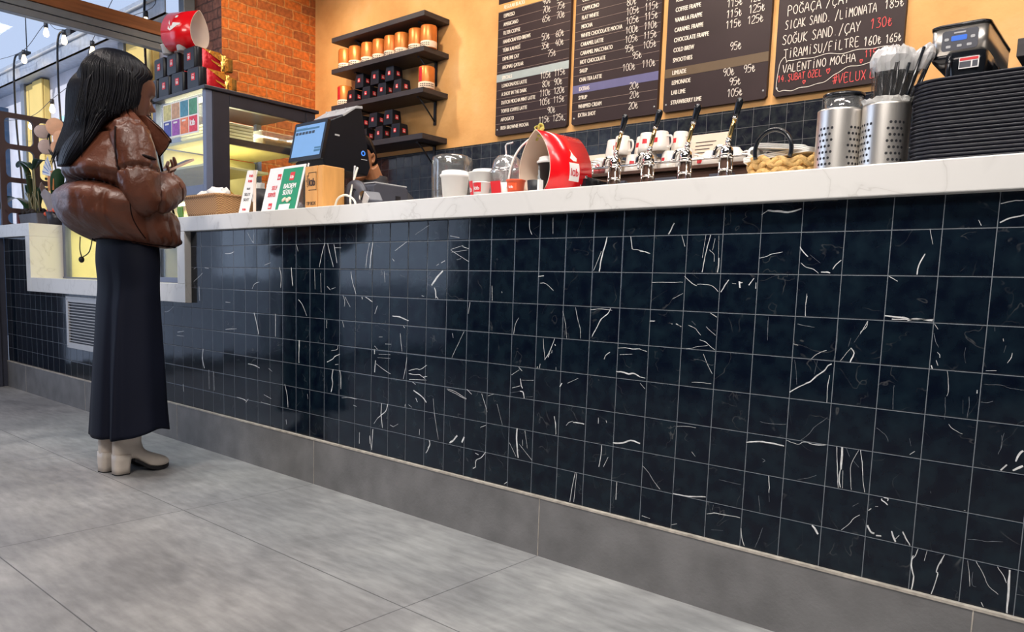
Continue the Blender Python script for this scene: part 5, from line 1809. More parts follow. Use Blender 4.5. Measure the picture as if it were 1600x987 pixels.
def carrier(name, label, loc, rotz, w, h, L, script, tilt=0.0):
    t = thing(name, label, 'cup carrier', loc, rotz)
    o = teardrop(w, h)
    th = 0.0025
    inn = [((x) * (1 - 2 * th / w) , th + z * (1 - 2.2 * th / h)) for x, z in o]

    def sh(p, y):                                             # the far end leans a little
        return (p[0], y, p[1])
    b = nb()
    loft(b, [[sh(p, 0) for p in inn], [sh(p, 0) for p in o], [sh(p, L) for p in o], [sh(p, L) for p in inn]], False, False, 0)
    for f in b.faces:
        f.smooth = False
    obj('carrier_shell', b, M['red'], t, smooth=True)
    b = nb()
    i1 = [(x * 0.995, z * 0.996 + 0.0005) for x, z in inn]
    loft(b, [[sh(p, 0.0005) for p in i1], [sh(p, L - 0.0005) for p in i1]], False, False, 0)
    obj('carrier_lining', b, M['cream'], t, smooth=True)
    b = nb()
    loft(b, [[sh(p, -0.0012) for p in o], [sh(p, -0.0012) for p in inn], [sh(p, 0.0008) for p in inn], [sh(p, 0.0008) for p in o]], False, False, 0, False)
    obj('carrier_rim', b, M['cream'], t, label='pale cut edge of the card')
    return t, o


def on_shell(o, L, i0, i1, y0, y1, u, v):
    """a point on the outside of the shell, u along the outline i0..i1, v along its length"""
    k = i0 + (i1 - i0) * u
    a, c = o[int(k) % len(o)], o[(int(k) + 1) % len(o)]
    f = k - int(k)
    x, z = a[0] + (c[0] - a[0]) * f, a[1] + (c[1] - a[1]) * f
    nx, nz = (c[1] - a[1]), -(c[0] - a[0])
    q = math.hypot(nx, nz) or 1
    s = -1 if (nx * x + nz * (z - 0.08)) < 0 else 1
    return Vector((x + s * nx / q * 0.0012, y0 + (y1 - y0) * v, z + s * nz / q * 0.0012))


def shell_patch(o, L, i0, i1, y0, y1, poly=None):
    b = nb()
    n = 8
    g_ = [[b.verts.new(on_shell(o, L, i0, i1, y0, y1, i / n, j / 4)) for j in range(5)] for i in range(n + 1)]
    for i in range(n):
        for j in range(4):
            b.faces.new((g_[i][j], g_[i + 1][j], g_[i + 1][j + 1], g_[i][j + 1]))
    return b


cc, oc = carrier('cup_carrier', 'glossy red folded cup carrier with gold cord standing on the counter', (0.288, 0.10, TOPZ), math.radians(-8), 0.150, 0.212, 0.19, True)
# white square with the lab mark, and the white drop above it, on the side that faces the room
I0, I1 = 11.5, 15.8
q = obj('logo_patch', shell_patch(oc, 0.19, I0, I1, 0.085, 0.130), M['white'], cc, label='white square with red lab lettering')
b = nb()
text_into(b, 'lɑb', 1.0, Matrix(), 1.0, 0.02)
xs = [v.co.x for v in b.verts]
ys = [v.co.y for v in b.verts]
mx, Mx, my, My = min(xs), max(xs), min(ys), max(ys)
for v in b.verts:
    pu = 0.72 - 0.42 * (v.co.y - my) / (My - my)
    pv = 0.12 + 0.76 * (v.co.x - mx) / (Mx - mx)
    p = on_shell(oc, 0.19, I0, I1, 0.085, 0.130, pu, pv)
    v.co = p + Vector((0.0008, 0, 0.0003))
obj('logo_lettering', b, M['redlogo'], q)
b = nb()
pts = [(0.0, 0.35), (0.25, 0.40), (0.5, 0.30), (0.75, 0.15), (0.95, 0.45), (0.95, 0.75), (0.7, 0.85), (0.45, 0.6)]
vs = [b.verts.new(on_shell(oc, 0.19, 8.2, 11.2, 0.085, 0.130, p[0], p[1])) for p in pts]
b.faces.new(vs)
obj('logo_mark', b, M['white'], cc, label='small white leaf mark')
cord = obj('carrier_cord', tube(nb(), crom([(-0.015, 0.06, 0.205), (-0.035, 0.03, 0.20), (-0.07, 0.0, 0.165), (-0.09, -0.02, 0.11), (-0.097, -0.03, 0.03)], 6), 0.0035, 8), M['napkin'], cc, smooth=True, label='pale cord')
b = nb()
for a in (0.0, 0.9, 1.9, 2.9, 4.0, 5.1):
    P = crom([(-0.02, 0.03, 0.21), (-0.02 + 0.018 * math.cos(a), 0.03 + 0.01 * math.sin(a), 0.21 + 0.018 * math.sin(a) + 0.004), (-0.02 + 0.026 * math.cos(a + 0.5), 0.03, 0.21 + 0.024 * math.sin(a + 0.5)), (-0.02, 0.03, 0.21)], 4)
    tube(b, P, 0.005, 6, flat=0.35)
obj('ribbon_bow', b, mat('olive_gold_ribbon', (0.56, 0.52, 0.12), 0.35), cc, smooth=True, label='olive gold ribbon bow')


# ------------------------------------------------------------------ paper cups
def cup_parts(t, rb, rt, h, wall, logo=None, lid=None, lidmat=None, sleeve=None, lx=0.0):
    obj('cup_wall', lathe(nb(), [(0, 0.004), (rb * 0.9, 0.0), (rb, 0.0), (rt, h), (rt + 0.0022, h + 0.001), (rt + 0.002, h + 0.004), (rt - 0.001, h + 0.003), (rb - 0.001, 0.006), (0, 0.006)], seg=32), wall, t)
    if lid == 'flat':
        obj('cup_lid', lathe(nb(), [(rt + 0.003, h - 0.003), (rt + 0.0045, h), (rt + 0.004, h + 0.005), (rt - 0.001, h + 0.007), (rt - 0.003, h + 0.017), (rt - 0.008, h + 0.019), (rt - 0.010, h + 0.013), (0, h + 0.012)], seg=32), lidmat or M['lid'], t)
    if logo:
        (lw, lh, lz) = logo
        rr = rb + (rt - rb) * lz / h + 0.0006
        b = nb()
        n = 8
        half = lw / 2 / rr
        a0 = -PI / 2 + lx
        g_ = []
        for j in (0, 1):
            zz = lz + (j - 0.5) * lh
            r2 = rb + (rt - rb) * zz / h + 0.0007
            g_.append([b.verts.new((r2 * math.cos(a0 - half + 2 * half * i / n), r2 * math.sin(a0 - half + 2 * half * i / n), zz)) for i in range(n + 1)])
        for i in range(n):
            b.faces.new((g_[0][i], g_[0][i + 1], g_[1][i + 1], g_[1][i]))
        q = obj('red_label', b, sleeve or M['redlogo'], t)
        b = nb()
        text_into(b, 'lɑb', lh * 0.55, Matrix(), 1.0, lh * 0.012, 'CENTER')
        for v in b.verts:
            a = a0 + v.co.x / rr * 1.05
            zz = lz - lh * 0.28 + v.co.y
            r2 = rb + (rt - rb) * zz / h + 0.0014
            v.co = (r2 * math.cos(a), r2 * math.sin(a), zz)
        obj('label_lettering', b, M['white'], q)


# in the red carrier stands a black cup with a white lid
t = thing('paper_cup', 'black paper cup with white lid standing inside the red carrier', 'cup', (0.300, 0.165, TOPZ + 0.006))
cup_parts(t, 0.029, 0.040, 0.108, M['black'], None, 'flat')
b = nb()
for i in range(5):
    a = -PI / 2 - 0.5 + 0.08 * math.sin(i * 2.1)
    blob(b, (0.0355 * math.cos(a), 0.0355 * math.sin(a), 0.03 + 0.016 * i), (0.008, 0.0018, 0.011))
obj('cup_print', b, M['band_blue'], t, label='small pale blue print')

t = thing('paper_cup', 'plain white paper cup with white lid beside the clear jar', 'cup', (-0.094, 0.12, TOPZ))
cup_parts(t, 0.040, 0.050, 0.092, M['cup'], None, 'flat')
t = thing('paper_cup', 'white lidded paper cup with dark rim standing behind a plain white cup', 'cup', (-0.046, 0.235, TOPZ))
cup_parts(t, 0.042, 0.055, 0.108, M['gloss_black'], None, 'flat')
obj('paper_sleeve', lathe(nb(), [(0.0440, 0.01), (0.0545, 0.100), (0.0555, 0.100), (0.045, 0.01)], seg=32), M['cup'], t)
t = thing('paper_cup', 'large open white paper cup with a red label in front of the lidded cup', 'cup', (0.050, 0.12, TOPZ))
cup_parts(t, 0.044, 0.056, 0.090, M['cup'], (0.050, 0.046, 0.040), None, lx=-0.62)
t = thing('paper_cup', 'small white paper cup with red label left of the dome-lid cup', 'cup', (0.098, 0.055, TOPZ))
cup_parts(t, 0.022, 0.028, 0.048, M['cup'], (0.034, 0.030, 0.034), None, lx=0.05)
t = thing('iced_drink_cup', 'clear plastic cup with dome lid and straw and a red label', 'cup', (0.148, 0.125, TOPZ))
obj('cup_wall', lathe(nb(), [(0, 0.003), (0.036, 0.0), (0.038, 0.002), (0.052, 0.085), (0.055, 0.087), (0.052, 0.089), (0.0365, 0.005), (0, 0.005)], seg=32), M['plasticclear'], t)
obj('dome_lid', lathe(nb(), [(0.057, 0.084), (0.058, 0.091), (0.052, 0.096), (0.050, 0.105), (0.044, 0.128), (0.030, 0.142), (0.012, 0.146), (0.012, 0.147), (0.031, 0.1435), (0.0455, 0.129), (0.0515, 0.105), (0.0535, 0.097), (0.0595, 0.091)], seg=32), M['plasticclear'], t)
obj('drinking_straw', tube(nb(), [(0.0, 0.0, 0.01), (-0.006, 0.0, 0.15), (-0.010, 0.0, 0.178), (-0.004, 0.0, 0.184), (0.022, 0.0, 0.186)], 0.0028, 8), M['white'], t, smooth=True)
q = obj('red_label', lathe(nb(), [(0.0395, 0.010), (0.0465, 0.052), (0.047, 0.052), (0.040, 0.010)], seg=32), M['cup'], t)
b = nb()
prism(b, [(-0.024, -0.0), (0.016, 0.0), (0.017, 0.045), (-0.025, 0.045)], -0.0005, 0.0005, 'Z', M4=plane_m((0.0, -0.0455, 0.012), (1, 0.05, 0), (0, -0.165, 1)))
text_into(b, 'lɑb', 0.026, plane_m((-0.021, -0.0485, 0.024), (1, 0.05, 0), (0, -0.165, 1)), 0.85, 0.0005, mi=1)
obj('label_square', b, [M['redlogo'], M['white']], q)
t = thing('paper_cup', 'small orange-red printed cup below the cord of the red carrier', 'cup', (0.236, 0.070, TOPZ))
cup_parts(t, 0.024, 0.030, 0.048, M['orangered'], (0.040, 0.022, 0.030), None, lx=0.1, sleeve=M['orangered'])
t = thing('takeaway_cup', 'black cup with white edge lying under the side of the red carrier', 'cup', (0.318, 0.072, TOPZ))
obj('cup_wall', lathe(nb(), [(0, 0), (0.024, 0), (0.028, 0.045), (0.0, 0.045)], seg=24), M['black'], t)
obj('cup_rim', box(nb(), 0.024, 0.030, -0.022, 0.0, 0.0, 0.045), M['white'], t)

t = thing('straw_jar', 'tall clear round jar with yellow base behind the white paper cups', 'jar', (-0.292, 0.30, TOPZ))
obj('jar_wall', lathe(nb(), [(0.074, 0.012), (0.078, 0.02), (0.080, 0.185), (0.076, 0.20), (0.060, 0.207), (0.0, 0.208), (0.0, 0.205), (0.058, 0.204), (0.0735, 0.197), (0.077, 0.185), (0.075, 0.02)], seg=36), M['jar'], t)
obj('jar_base', lathe(nb(), [(0, 0), (0.077, 0), (0.079, 0.03), (0.0, 0.03)], seg=36), mat('mustard_plastic', (0.62, 0.44, 0.05), 0.4), t)
for k, (dx, dz) in enumerate(((-0.025, 0.0), (0.01, 0.0), (0.035, 0.0), (-0.01, 0.05))):
    tag(obj('sugar_packet', box(nb(), -0.292 + dx - 0.012, -0.292 + dx + 0.012, 0.285 + 0.01 * k, 0.288 + 0.01 * k, TOPZ + 0.031 + dz * 0.3, TOPZ + 0.10 + dz), [M['redfoil'], M['cream'], M['redfoil'], M['cream']][k]),
        'small paper packet standing in the clear jar', 'packet', 'packets in the clear jar')

# ------------------------------------------------------------------ carrier and cups on top of the bags
for x, y, lb in ((-2.40, 0.16, 'white paper cup holding up the window end of the red carrier on the bags'), (-2.275, 0.18, 'white paper cup under the middle of the red carrier on the bags')):
    t = thing('paper_cup', lb, 'cup', (x, y + 0.03, CZ + 0.226))
    cup_parts(t, 0.028, 0.036, 0.042, M['cup'], None, None)
c2, o2 = carrier('cup_carrier', 'glossy red folded cup carrier resting on top of the piled coffee bags', (-2.19, 0.262, CZ + 0.236), math.radians(113), 0.150, 0.200, 0.19, True)
b = nb()
wv = [(0.30, 0.15), (0.42, 0.18), (0.52, 0.30), (0.50, 0.85), (0.44, 0.85), (0.40, 0.40), (0.66, 0.30), (0.60, 0.16)]
b.faces.new([b.verts.new(on_shell(o2, 0.19, 30, 43, 0.05, 0.16, 1 - p[0], 1 - p[1]) + Vector((-0.001, 0, 0.001))) for p in wv])
b.faces.new([b.verts.new(on_shell(o2, 0.19, 30, 43, 0.05, 0.16, 1 - p[0], 1 - p[1]) + Vector((-0.001, 0, 0.001))) for p in ((0.12, 0.42), (0.12, 0.56), (0.22, 0.56), (0.22, 0.42))])
obj('logo_mark', b, M['white'], c2, label='white script mark')

# ================================================================== more things on the counter
def sign_board(name, label, x0, x1, y0, z1, lean, mats, cat='sign'):
    """a card in a clear stand, leaning back by lean at the top"""
    t = thing(name, label, cat, ((x0 + x1) / 2, y0, TOPZ))
    h = z1 - TOPZ
    T = plane_m((x0, y0, TOPZ), (1, 0.0, 0), (0, lean, h))
    hh = math.hypot(lean, h)
    w = x1 - x0
    b = nb()
    prism(b, [(0, 0), (w, 0), (w, hh), (0, hh)], -0.003, 0.0, 'Z', M4=T)
    obj('card', b, mats, t, local=False)
    b = nb()
    prism(b, [(y0, TOPZ), (y0 + 0.004, TOPZ), (y0 + lean + 0.004, z1 - 0.002), (y0 + lean + 0.002, z1 - 0.002)], x0, x1, 'X')
    prism(b, [(y0 + lean, z1 - 0.004), (y0 + lean + 0.003, z1 - 0.001), (y0 + lean * 2.4, TOPZ), (y0 + lean * 2.4 - 0.003, TOPZ)], x0, x1, 'X')
    obj('card_stand', b, M['plasticclear'], t, local=False)
    return t, T, w, hh


# basket of napkins
t = thing('wicker_basket', 'tan wicker basket on the counter end beside the display case', 'basket', (-1.80, 0.13, TOPZ))
b = nb()
rings = []
for z, w in ((0, 0), (0.03, 0.006), (0.07, 0.012), (0.102, 0.016), (0.108, 0.017), (0.108, 0.008), (0.07, 0.004), (0.012, -0.006)):
    rings.append([(x, y, TOPZ + z) for x, y in rrect(-1.96 - w, -1.63 + w, 0.06 - w, 0.26 + w, 0.03)])
loft(b, rings)
obj('basket_wall', b, M['wicker'], t, local=False)
b = nb()
o = [(x, y, TOPZ + 0.108) for x, y in rrect(-1.976, -1.614, 0.044, 0.276, 0.034)]
tube(b, o + [o[0]], 0.007, 8)
obj('basket_rim', b, M['wicker'], t, local=False, smooth=True)
for k in range(11):
    x, y = -1.90 + 0.022 * k + random.uniform(-.01, .01), 0.14 + random.uniform(-.05, .06)
    z = TOPZ + 0.085 + 0.045 * math.sin(PI * min(1, max(0.1, k / 9.0))) + random.uniform(0, .02)
    b = nb()
    lathe(b, [(0, -0.028), (0.024, -0.02), (0.032, 0.0), (0.024, 0.02), (0.0, 0.026)], seg=14, M4=Matrix.Translation((x, y, z)) @ Matrix.Rotation(random.random() * 3, 4, 'X') @ Matrix.Rotation(random.random() * 3, 4, 'Z'))
    for v in b.verts:
        v.co += Vector((mnoise.noise(v.co * 60), mnoise.noise(v.co * 60 + Vector((5, 0, 0))), mnoise.noise(v.co * 60 + Vector((0, 9, 0))))) * 0.012
    tag(obj('napkin_parcel', b, M['napkin'], smooth=False), 'crumpled white paper parcel heaped in the wicker basket', 'napkin', 'white parcels in the wicker basket')
b = nb()
for k in range(4):
    a = k * 0.5
    P = crom([(-2.03 + 0.012 * k, 0.06, TOPZ), (-2.035 + 0.014 * k, 0.055, TOPZ + 0.035), (-2.03 + 0.016 * k, 0.05, TOPZ + 0.066)], 4)
    tube(b, P, [0.004 + 0.006 * math.sin(PI * i / 8) for i in range(9)], 8, flat=0.4)
tag(obj('leaf_sprig', b, M['leaf_light'], smooth=True), 'fresh green leaf sprig left of the wicker basket', 'plant')

# tall thin tent card
t = thing('tent_card', 'white tent card seen almost edge-on between basket and black cup', 'sign', (-1.45, 0.12, TOPZ))
ang = math.radians(33)
dx, dy = math.cos(ang), math.sin(ang)
T = plane_m((-1.512, 0.088, TOPZ), (0.55, 0.20, 0), (0.030, 0.035, 0.215))
b = nb()
prism(b, [(0, 0), (0.058, 0), (0.058, 0.222), (0, 0.222)], -0.0015, 0.0015, 'Z', M4=T)
cd = obj('card', b, M['white'], t, local=False)
b = nb()
for yy, s_ in ((0.19, 0.018), (0.165, 0.018), (0.13, 0.012), (0.10, 0.020), (0.075, 0.020), (0.03, 0.016)):
    text_into(b, 'lɑb' if yy in (0.19, 0.165, 0.03) else 'SUT', s_, T @ Matrix.Translation((0.029, yy, 0.0022)), 0.95, 0.0006, 'CENTER', mi=0 if yy in (0.19, 0.165, 0.03) else 1)
obj('card_lettering', b, [M['redlogo'], M['blacktext']], cd, local=False)
b = nb()
prism(b, [(0.118, TOPZ), (0.121, TOPZ), (0.124, TOPZ + 0.214), (0.121, TOPZ + 0.214)], -1.430, -1.408, 'X')
obj('card_back', b, M['cream'], t, local=False)

t = thing('sachet_cup', 'black cup full of white sachets behind the tent card', 'cup', (-1.540, 0.25, TOPZ))
obj('cup_wall', lathe(nb(), [(0, 0), (0.046, 0), (0.062, 0.145), (0.058, 0.145), (0.043, 0.008), (0, 0.008)], seg=32), M['black'], t)
for k in range(12):
    a = k * 2.4
    r_ = 0.012 + 0.032 * (k % 4) / 3
    b = nb()
    box(b, -0.016, 0.016, -0.002, 0.002, 0, 0.09, M4=Matrix.Translation((-1.540 + r_ * math.cos(a), 0.25 + r_ * math.sin(a), TOPZ + 0.085)) @ Matrix.Rotation(0.35 * math.cos(a), 4, 'Y') @ Matrix.Rotation(a, 4, 'Z'))
    tag(obj('sugar_sachet', b, M['napkin'], bev=0.001), 'white sachet sticking out of the black cup', 'sachet', 'white sachets in the black cup')

# SELF SERVIS sign and green sign
t, T, w, hh = sign_board('self_service_sign', 'leaning white counter sign reading SELF SERVIS', -1.335, -1.213, 0.098, 1.350, 0.055, M['white'])
b = nb()
for x, y in ((0.078, 0.165), (0.052, 0.028)):
    prism(b, [(x, y), (x + 0.028, y), (x + 0.028, y + 0.027), (x, y + 0.027)], 0.0003, 0.0012, 'Z', M4=T)
lb_ = obj('red_mark', b, M['redlogo'], t, local=False)
b = nb()
for x, y in ((0.092, 0.170), (0.066, 0.033)):
    text_into(b, 'lɑb', 0.016, T @ Matrix.Translation((x, y, 0.0018)), 1.0, 0.0004, 'CENTER')
obj('mark_lettering', b, M['white'], lb_, local=False)
b = nb()
text_into(b, 'SELF', 0.028, T @ Matrix.Translation((0.050, 0.118, 0.0012)), 0.8, 0.0006)
text_into(b, 'SERVİS', 0.028, T @ Matrix.Translation((0.030, 0.086, 0.0012)), 0.72, 0.0006)
obj('sign_lettering', b, M['redlogo'], t, local=False)

t, T, w, hh = sign_board('milk_sign', 'leaning green counter sign reading BADEM SUTU with almonds', -1.213, -1.045, 0.094, 1.350, 0.055, M['white'])
b = nb()
prism(b, [(0.0, 0.003), (w - 0.014, 0.003), (w - 0.014, hh - 0.012), (0.0, hh - 0.012)], 0.0002, 0.0008, 'Z', M4=T)
obj('green_panel', b, M['green'], t, local=False)
b = nb()
prism(b, [(0.063, 0.155), (0.098, 0.155), (0.098, 0.193), (0.063, 0.193)], 0.0008, 0.0016, 'Z', M4=T)
q = obj('red_mark', b, M['redlogo'], t, local=False)
obj('mark_lettering', text_into(nb(), 'lɑb', 0.022, T @ Matrix.Translation((0.0805, 0.164, 0.002)), 0.95, 0.0005, 'CENTER'), M['white'], q, local=False)
b = nb()
text_into(b, 'BADEM', 0.032, T @ Matrix.Translation((0.078, 0.119, 0.0014)), 0.92, 0.0011, 'CENTER')
text_into(b, 'SÜTÜ', 0.032, T @ Matrix.Translation((0.070, 0.089, 0.0014)), 0.92, 0.0011, 'CENTER')
obj('sign_lettering', b, M['white'], t, local=False)
b = nb()
for x, y, a in ((0.056, 0.066, 0.5), (0.084, 0.062, -0.5), (0.098, 0.068, -0.2)):
    lathe(b, [(0, -0.004), (0.7, -0.003), (1, 0), (0.7, 0.003), (0, 0.004)], seg=16, M4=T @ Matrix.Translation((x, y, 0.003)) @ Matrix.Rotation(a, 4, 'Z') @ Matrix.Diagonal((0.016, 0.009, 1, 1)))
obj('almond', b, M['cream'], t, local=False, smooth=True)
b = nb()
prism(b, [(0.022, 0.018), (0.106, 0.018), (0.110, 0.046), (0.026, 0.046)], 0.0008, 0.0014, 'Z', M4=T)
prism(b, [(0.04, 0.018), (0.052, 0.018), (0.044, 0.008)], 0.0008, 0.0014, 'Z', M4=T)
obj('white_bubble', b, M['white'], t, local=False)

# tip box
t = thing('tip_box', 'light wooden tip box with burnt-in lettering on the counter', 'box', (-0.92, 0.15, TOPZ))
b = nb()
box(b, -0.982, -0.894, 0.10, 0.212, TOPZ, TOPZ + 0.192)
obj('box_side', b, M['wood'], t, local=False, bev=0.002)
b = nb()
box(b, -0.892, -0.855, 0.10, 0.212, TOPZ, TOPZ + 0.192)
obj('box_body', b, M['wood'], t, local=False, bev=0.004)
b = nb()
FM = front_m(-0.982, 0.0992, TOPZ)
text_into(b, 'TIP BOX', 0.021, FM @ Matrix.Translation((0.044, 0.030, 0.0)), 0.86, 0.0004, 'CENTER')
text_into(b, 'lɑb', 0.046, FM @ Matrix.Translation((0.050, 0.110, 0.0)), 0.78, 0.0012, 'CENTER')
text_into(b, 'coffee', 0.020, FM @ Matrix.Translation((0.023, 0.105, 0.0)) @ Matrix.Rotation(PI / 2, 4, 'Z'), 1.05, 0.0002)
for a in ((0.026, 0.092, 0.082, 0.094), (0.026, 0.164, 0.082, 0.166), (0.080, 0.092, 0.082, 0.166), (0.026, 0.150, 0.028, 0.166)):
    prism(b, [(a[0], a[1]), (a[2], a[1]), (a[2], a[3]), (a[0], a[3])], -0.0004, 0.0004, 'Z', M4=FM)
obj('burnt_lettering', b, M['blacktext'], t, local=False)

# point of sale terminal
t = thing('sale_terminal', 'black sales terminal with a lit customer screen behind the tip box', 'till', (-1.2, 0.42, TOPZ))
b = nb()
prof = [(0.318, 1.575), (0.285, 1.405), (0.30, 1.37), (0.545, 1.352), (0.562, 1.395), (0.505, 1.665), (0.470, 1.660), (0.40, 1.615)]
prism(b, prof, -1.345, -1.118, 'X')
obj('terminal_body', b, M['black_plastic'], t, local=False, bev=0.006)
b = nb()
prism(b, [(0.395, 1.6155), (0.475, 1.668), (0.508, 1.672), (0.510, 1.660), (0.470, 1.655), (0.40, 1.606)], -1.345, -1.116, 'X')
for x in (-1.30, -1.22, -1.15):
    box(b, x, x + 0.003, 0.43, 0.46, 1.640, 1.655)
obj('top_bracket', b, M['lightgrey'], t, local=False, bev=0.002)
SM = plane_m((-1.374, 0.272, 1.398), (1, 0, 0), (0, 0.040, 0.180))
b = nb()
prism(b, rrect(0, 0.258, 0, 0.188, 0.006), -0.016, 0.0, 'Z', M4=SM)
fr_ = obj('screen_housing', b, M['gloss_black'], t, local=False)
b = nb()
prism(b, [(0.017, 0.020), (0.243, 0.020), (0.243, 0.172), (0.017, 0.172)], 0.0003, 0.001, 'Z', M4=SM)
obj('lit_screen', b, M['screen'], fr_, local=False)
b = nb()
for a in ((0.017, 0.148, 0.205, 0.157, 0), (0.195, 0.036, 0.243, 0.046, 0), (0.195, 0.050, 0.243, 0.058, 0), (0.023, 0.158, 0.11, 0.160, 0)):
    prism(b, [(a[0], a[1]), (a[2], a[1]), (a[2], a[3]), (a[0], a[3])], 0.0011, 0.0014, 'Z', M4=SM)
for k in range(6):
    x = 0.022 + 0.026 * k
    prism(b, [(x, 0.128), (x + 0.021, 0.128), (x + 0.021, 0.141), (x, 0.141)], 0.0011, 0.0014, 'Z', M4=SM, mi=1)
obj('screen_button', b, [M['screen_bar'], M['screen_dark']], fr_, local=False)
b = nb()
box(b, -1.27, -1.16, 0.34, 0.50, TOPZ, TOPZ + 0.02)
box(b, -1.25, -1.18, 0.40, 0.46, TOPZ + 0.02, 1.40)
obj('terminal_stand', b, M['black'], t, local=False, bev=0.004)
b = nb()
lathe(b, [(0.0075, 0), (0.012, 0), (0.012, 0.001), (0.0075, 0.001)], (-1.1174, 0.516, 1.455), 20, axis='X')
obj('blue_mark', b, M['blueled'], t, local=False)
b = nb()
box(b, -1.1185, -1.1170, 0.352, 0.378, 1.512, 1.519)
box(b, -1.1185, -1.1170, 0.505, 0.54, 1.425, 1.428)
obj('pale_badge', b, M['lightgrey'], t, local=False)
obj('stylus', tube(nb(), [(-1.19, 0.262, 1.38), (-1.215, 0.25, 1.30)], 0.004, 8), M['white'], t, local=False)

# receipt printer, card reader, cables
t = thing('receipt_printer', 'dark grey receipt printer on the counter right of the tip box', 'printer', (-0.85, 0.46, TOPZ))
b = nb()
prism(b, [(0.36, TOPZ), (0.36, TOPZ + 0.138), (0.375, TOPZ + 0.150), (0.545, TOPZ + 0.150), (0.56, TOPZ + 0.14), (0.56, TOPZ)], -0.985, -0.842, 'X')
obj('printer_body', b, M['greyplastic'], t, local=False, bev=0.004)
obj('printer_lid', box(nb(), -0.980, -0.845, 0.37, 0.556, TOPZ + 0.150, TOPZ + 0.156), M['lightgrey'], t, local=False, bev=0.002)
b = nb()
box(b, -0.843, -0.8405, 0.485, 0.515, TOPZ + 0.075, TOPZ + 0.105)
lathe(b, [(0, -0.001), (0.005, 0)], (-0.94, 0.3595, TOPZ + 0.10), 10, axis='Y')
lathe(b, [(0, -0.001), (0.005, 0)], (-0.87, 0.3595, TOPZ + 0.115), 10, axis='Y')
obj('printer_port', b, M['black'], t, local=False)
t = thing('card_reader', 'small card reader with grey keys tilted in front of the printer', 'card reader', (-0.70, 0.22, TOPZ))
RM = Matrix.Translation((-0.715, 0.20, TOPZ)) @ Matrix.Rotation(math.radians(-20), 4, 'Z')
b = nb()
prism(b, [(-0.06, 0), (0.06, 0), (0.055, 0.05), (0.01, 0.088), (-0.045, 0.082), (-0.06, 0.06)], 0, 0.07, 'Y', M4=RM)
obj('reader_body', b, M['greyplastic'], t, local=False, bev=0.004)
b = nb()
prism(b, [(0.0, 0.040), (0.055, 0.030), (0.085, 0.056), (0.028, 0.083)], -0.004, 0.0, 'Y', M4=RM)
obj('key_panel', b, M['lightgrey'], t, local=False)
b = nb()
lathe(b, [(0, -0.003), (0.009, -0.002), (0.011, 0.0)], seg=14, axis='Y', M4=RM @ Matrix.Translation((-0.035, -0.001, 0.065)))
obj('reader_button', b, M['white'], t, local=False)
b = nb()
prism(b, [(-0.015, 0.052), (0.028, 0.084), (0.01, 0.088), (-0.028, 0.083)], -0.006, 0.0, 'Y', M4=RM)
obj('reader_display', b, M['gloss_black'], t, local=False)
tag(obj('cable_reel', lathe(nb(), [(0.035, -0.012), (0.07, -0.012), (0.072, 0), (0.07, 0.012), (0.035, 0.012), (0.033, 0)], (-0.815, 0.24, TOPZ + 0.072), 28, axis='Y', M4=None), M['greyplastic'], smooth=True), 'round dark grey cable reel in front of the printer', 'cable reel')
for k, (P, lb) in enumerate((([(-0.83, 0.26, TOPZ + 0.20), (-0.825, 0.23, TOPZ + 0.12), (-0.80, 0.20, TOPZ + 0.06), (-0.79, 0.2, TOPZ + 0.004)], 'white cable hanging down beside the tip box'),
                             ([(-0.845, 0.15, TOPZ + 0.005), (-0.82, 0.15, TOPZ + 0.055), (-0.765, 0.15, TOPZ + 0.068), (-0.71, 0.15, TOPZ + 0.045), (-0.69, 0.15, TOPZ + 0.004)], 'white cable looping over the counter beside the card reader'),
                             ([(-0.90, 0.30, 1.35), (-0.895, 0.29, 1.28), (-0.88, 0.27, 1.2), (-0.87, 0.26, TOPZ + 0.004)], 'pale grey cable dropping behind the tip box'))):
    tag(obj('cable', tube(nb(), crom(P, 6), 0.0045, 8), [M['cable_white'], M['cable_white'], M['lightgrey']][k], smooth=True), lb, 'cable')

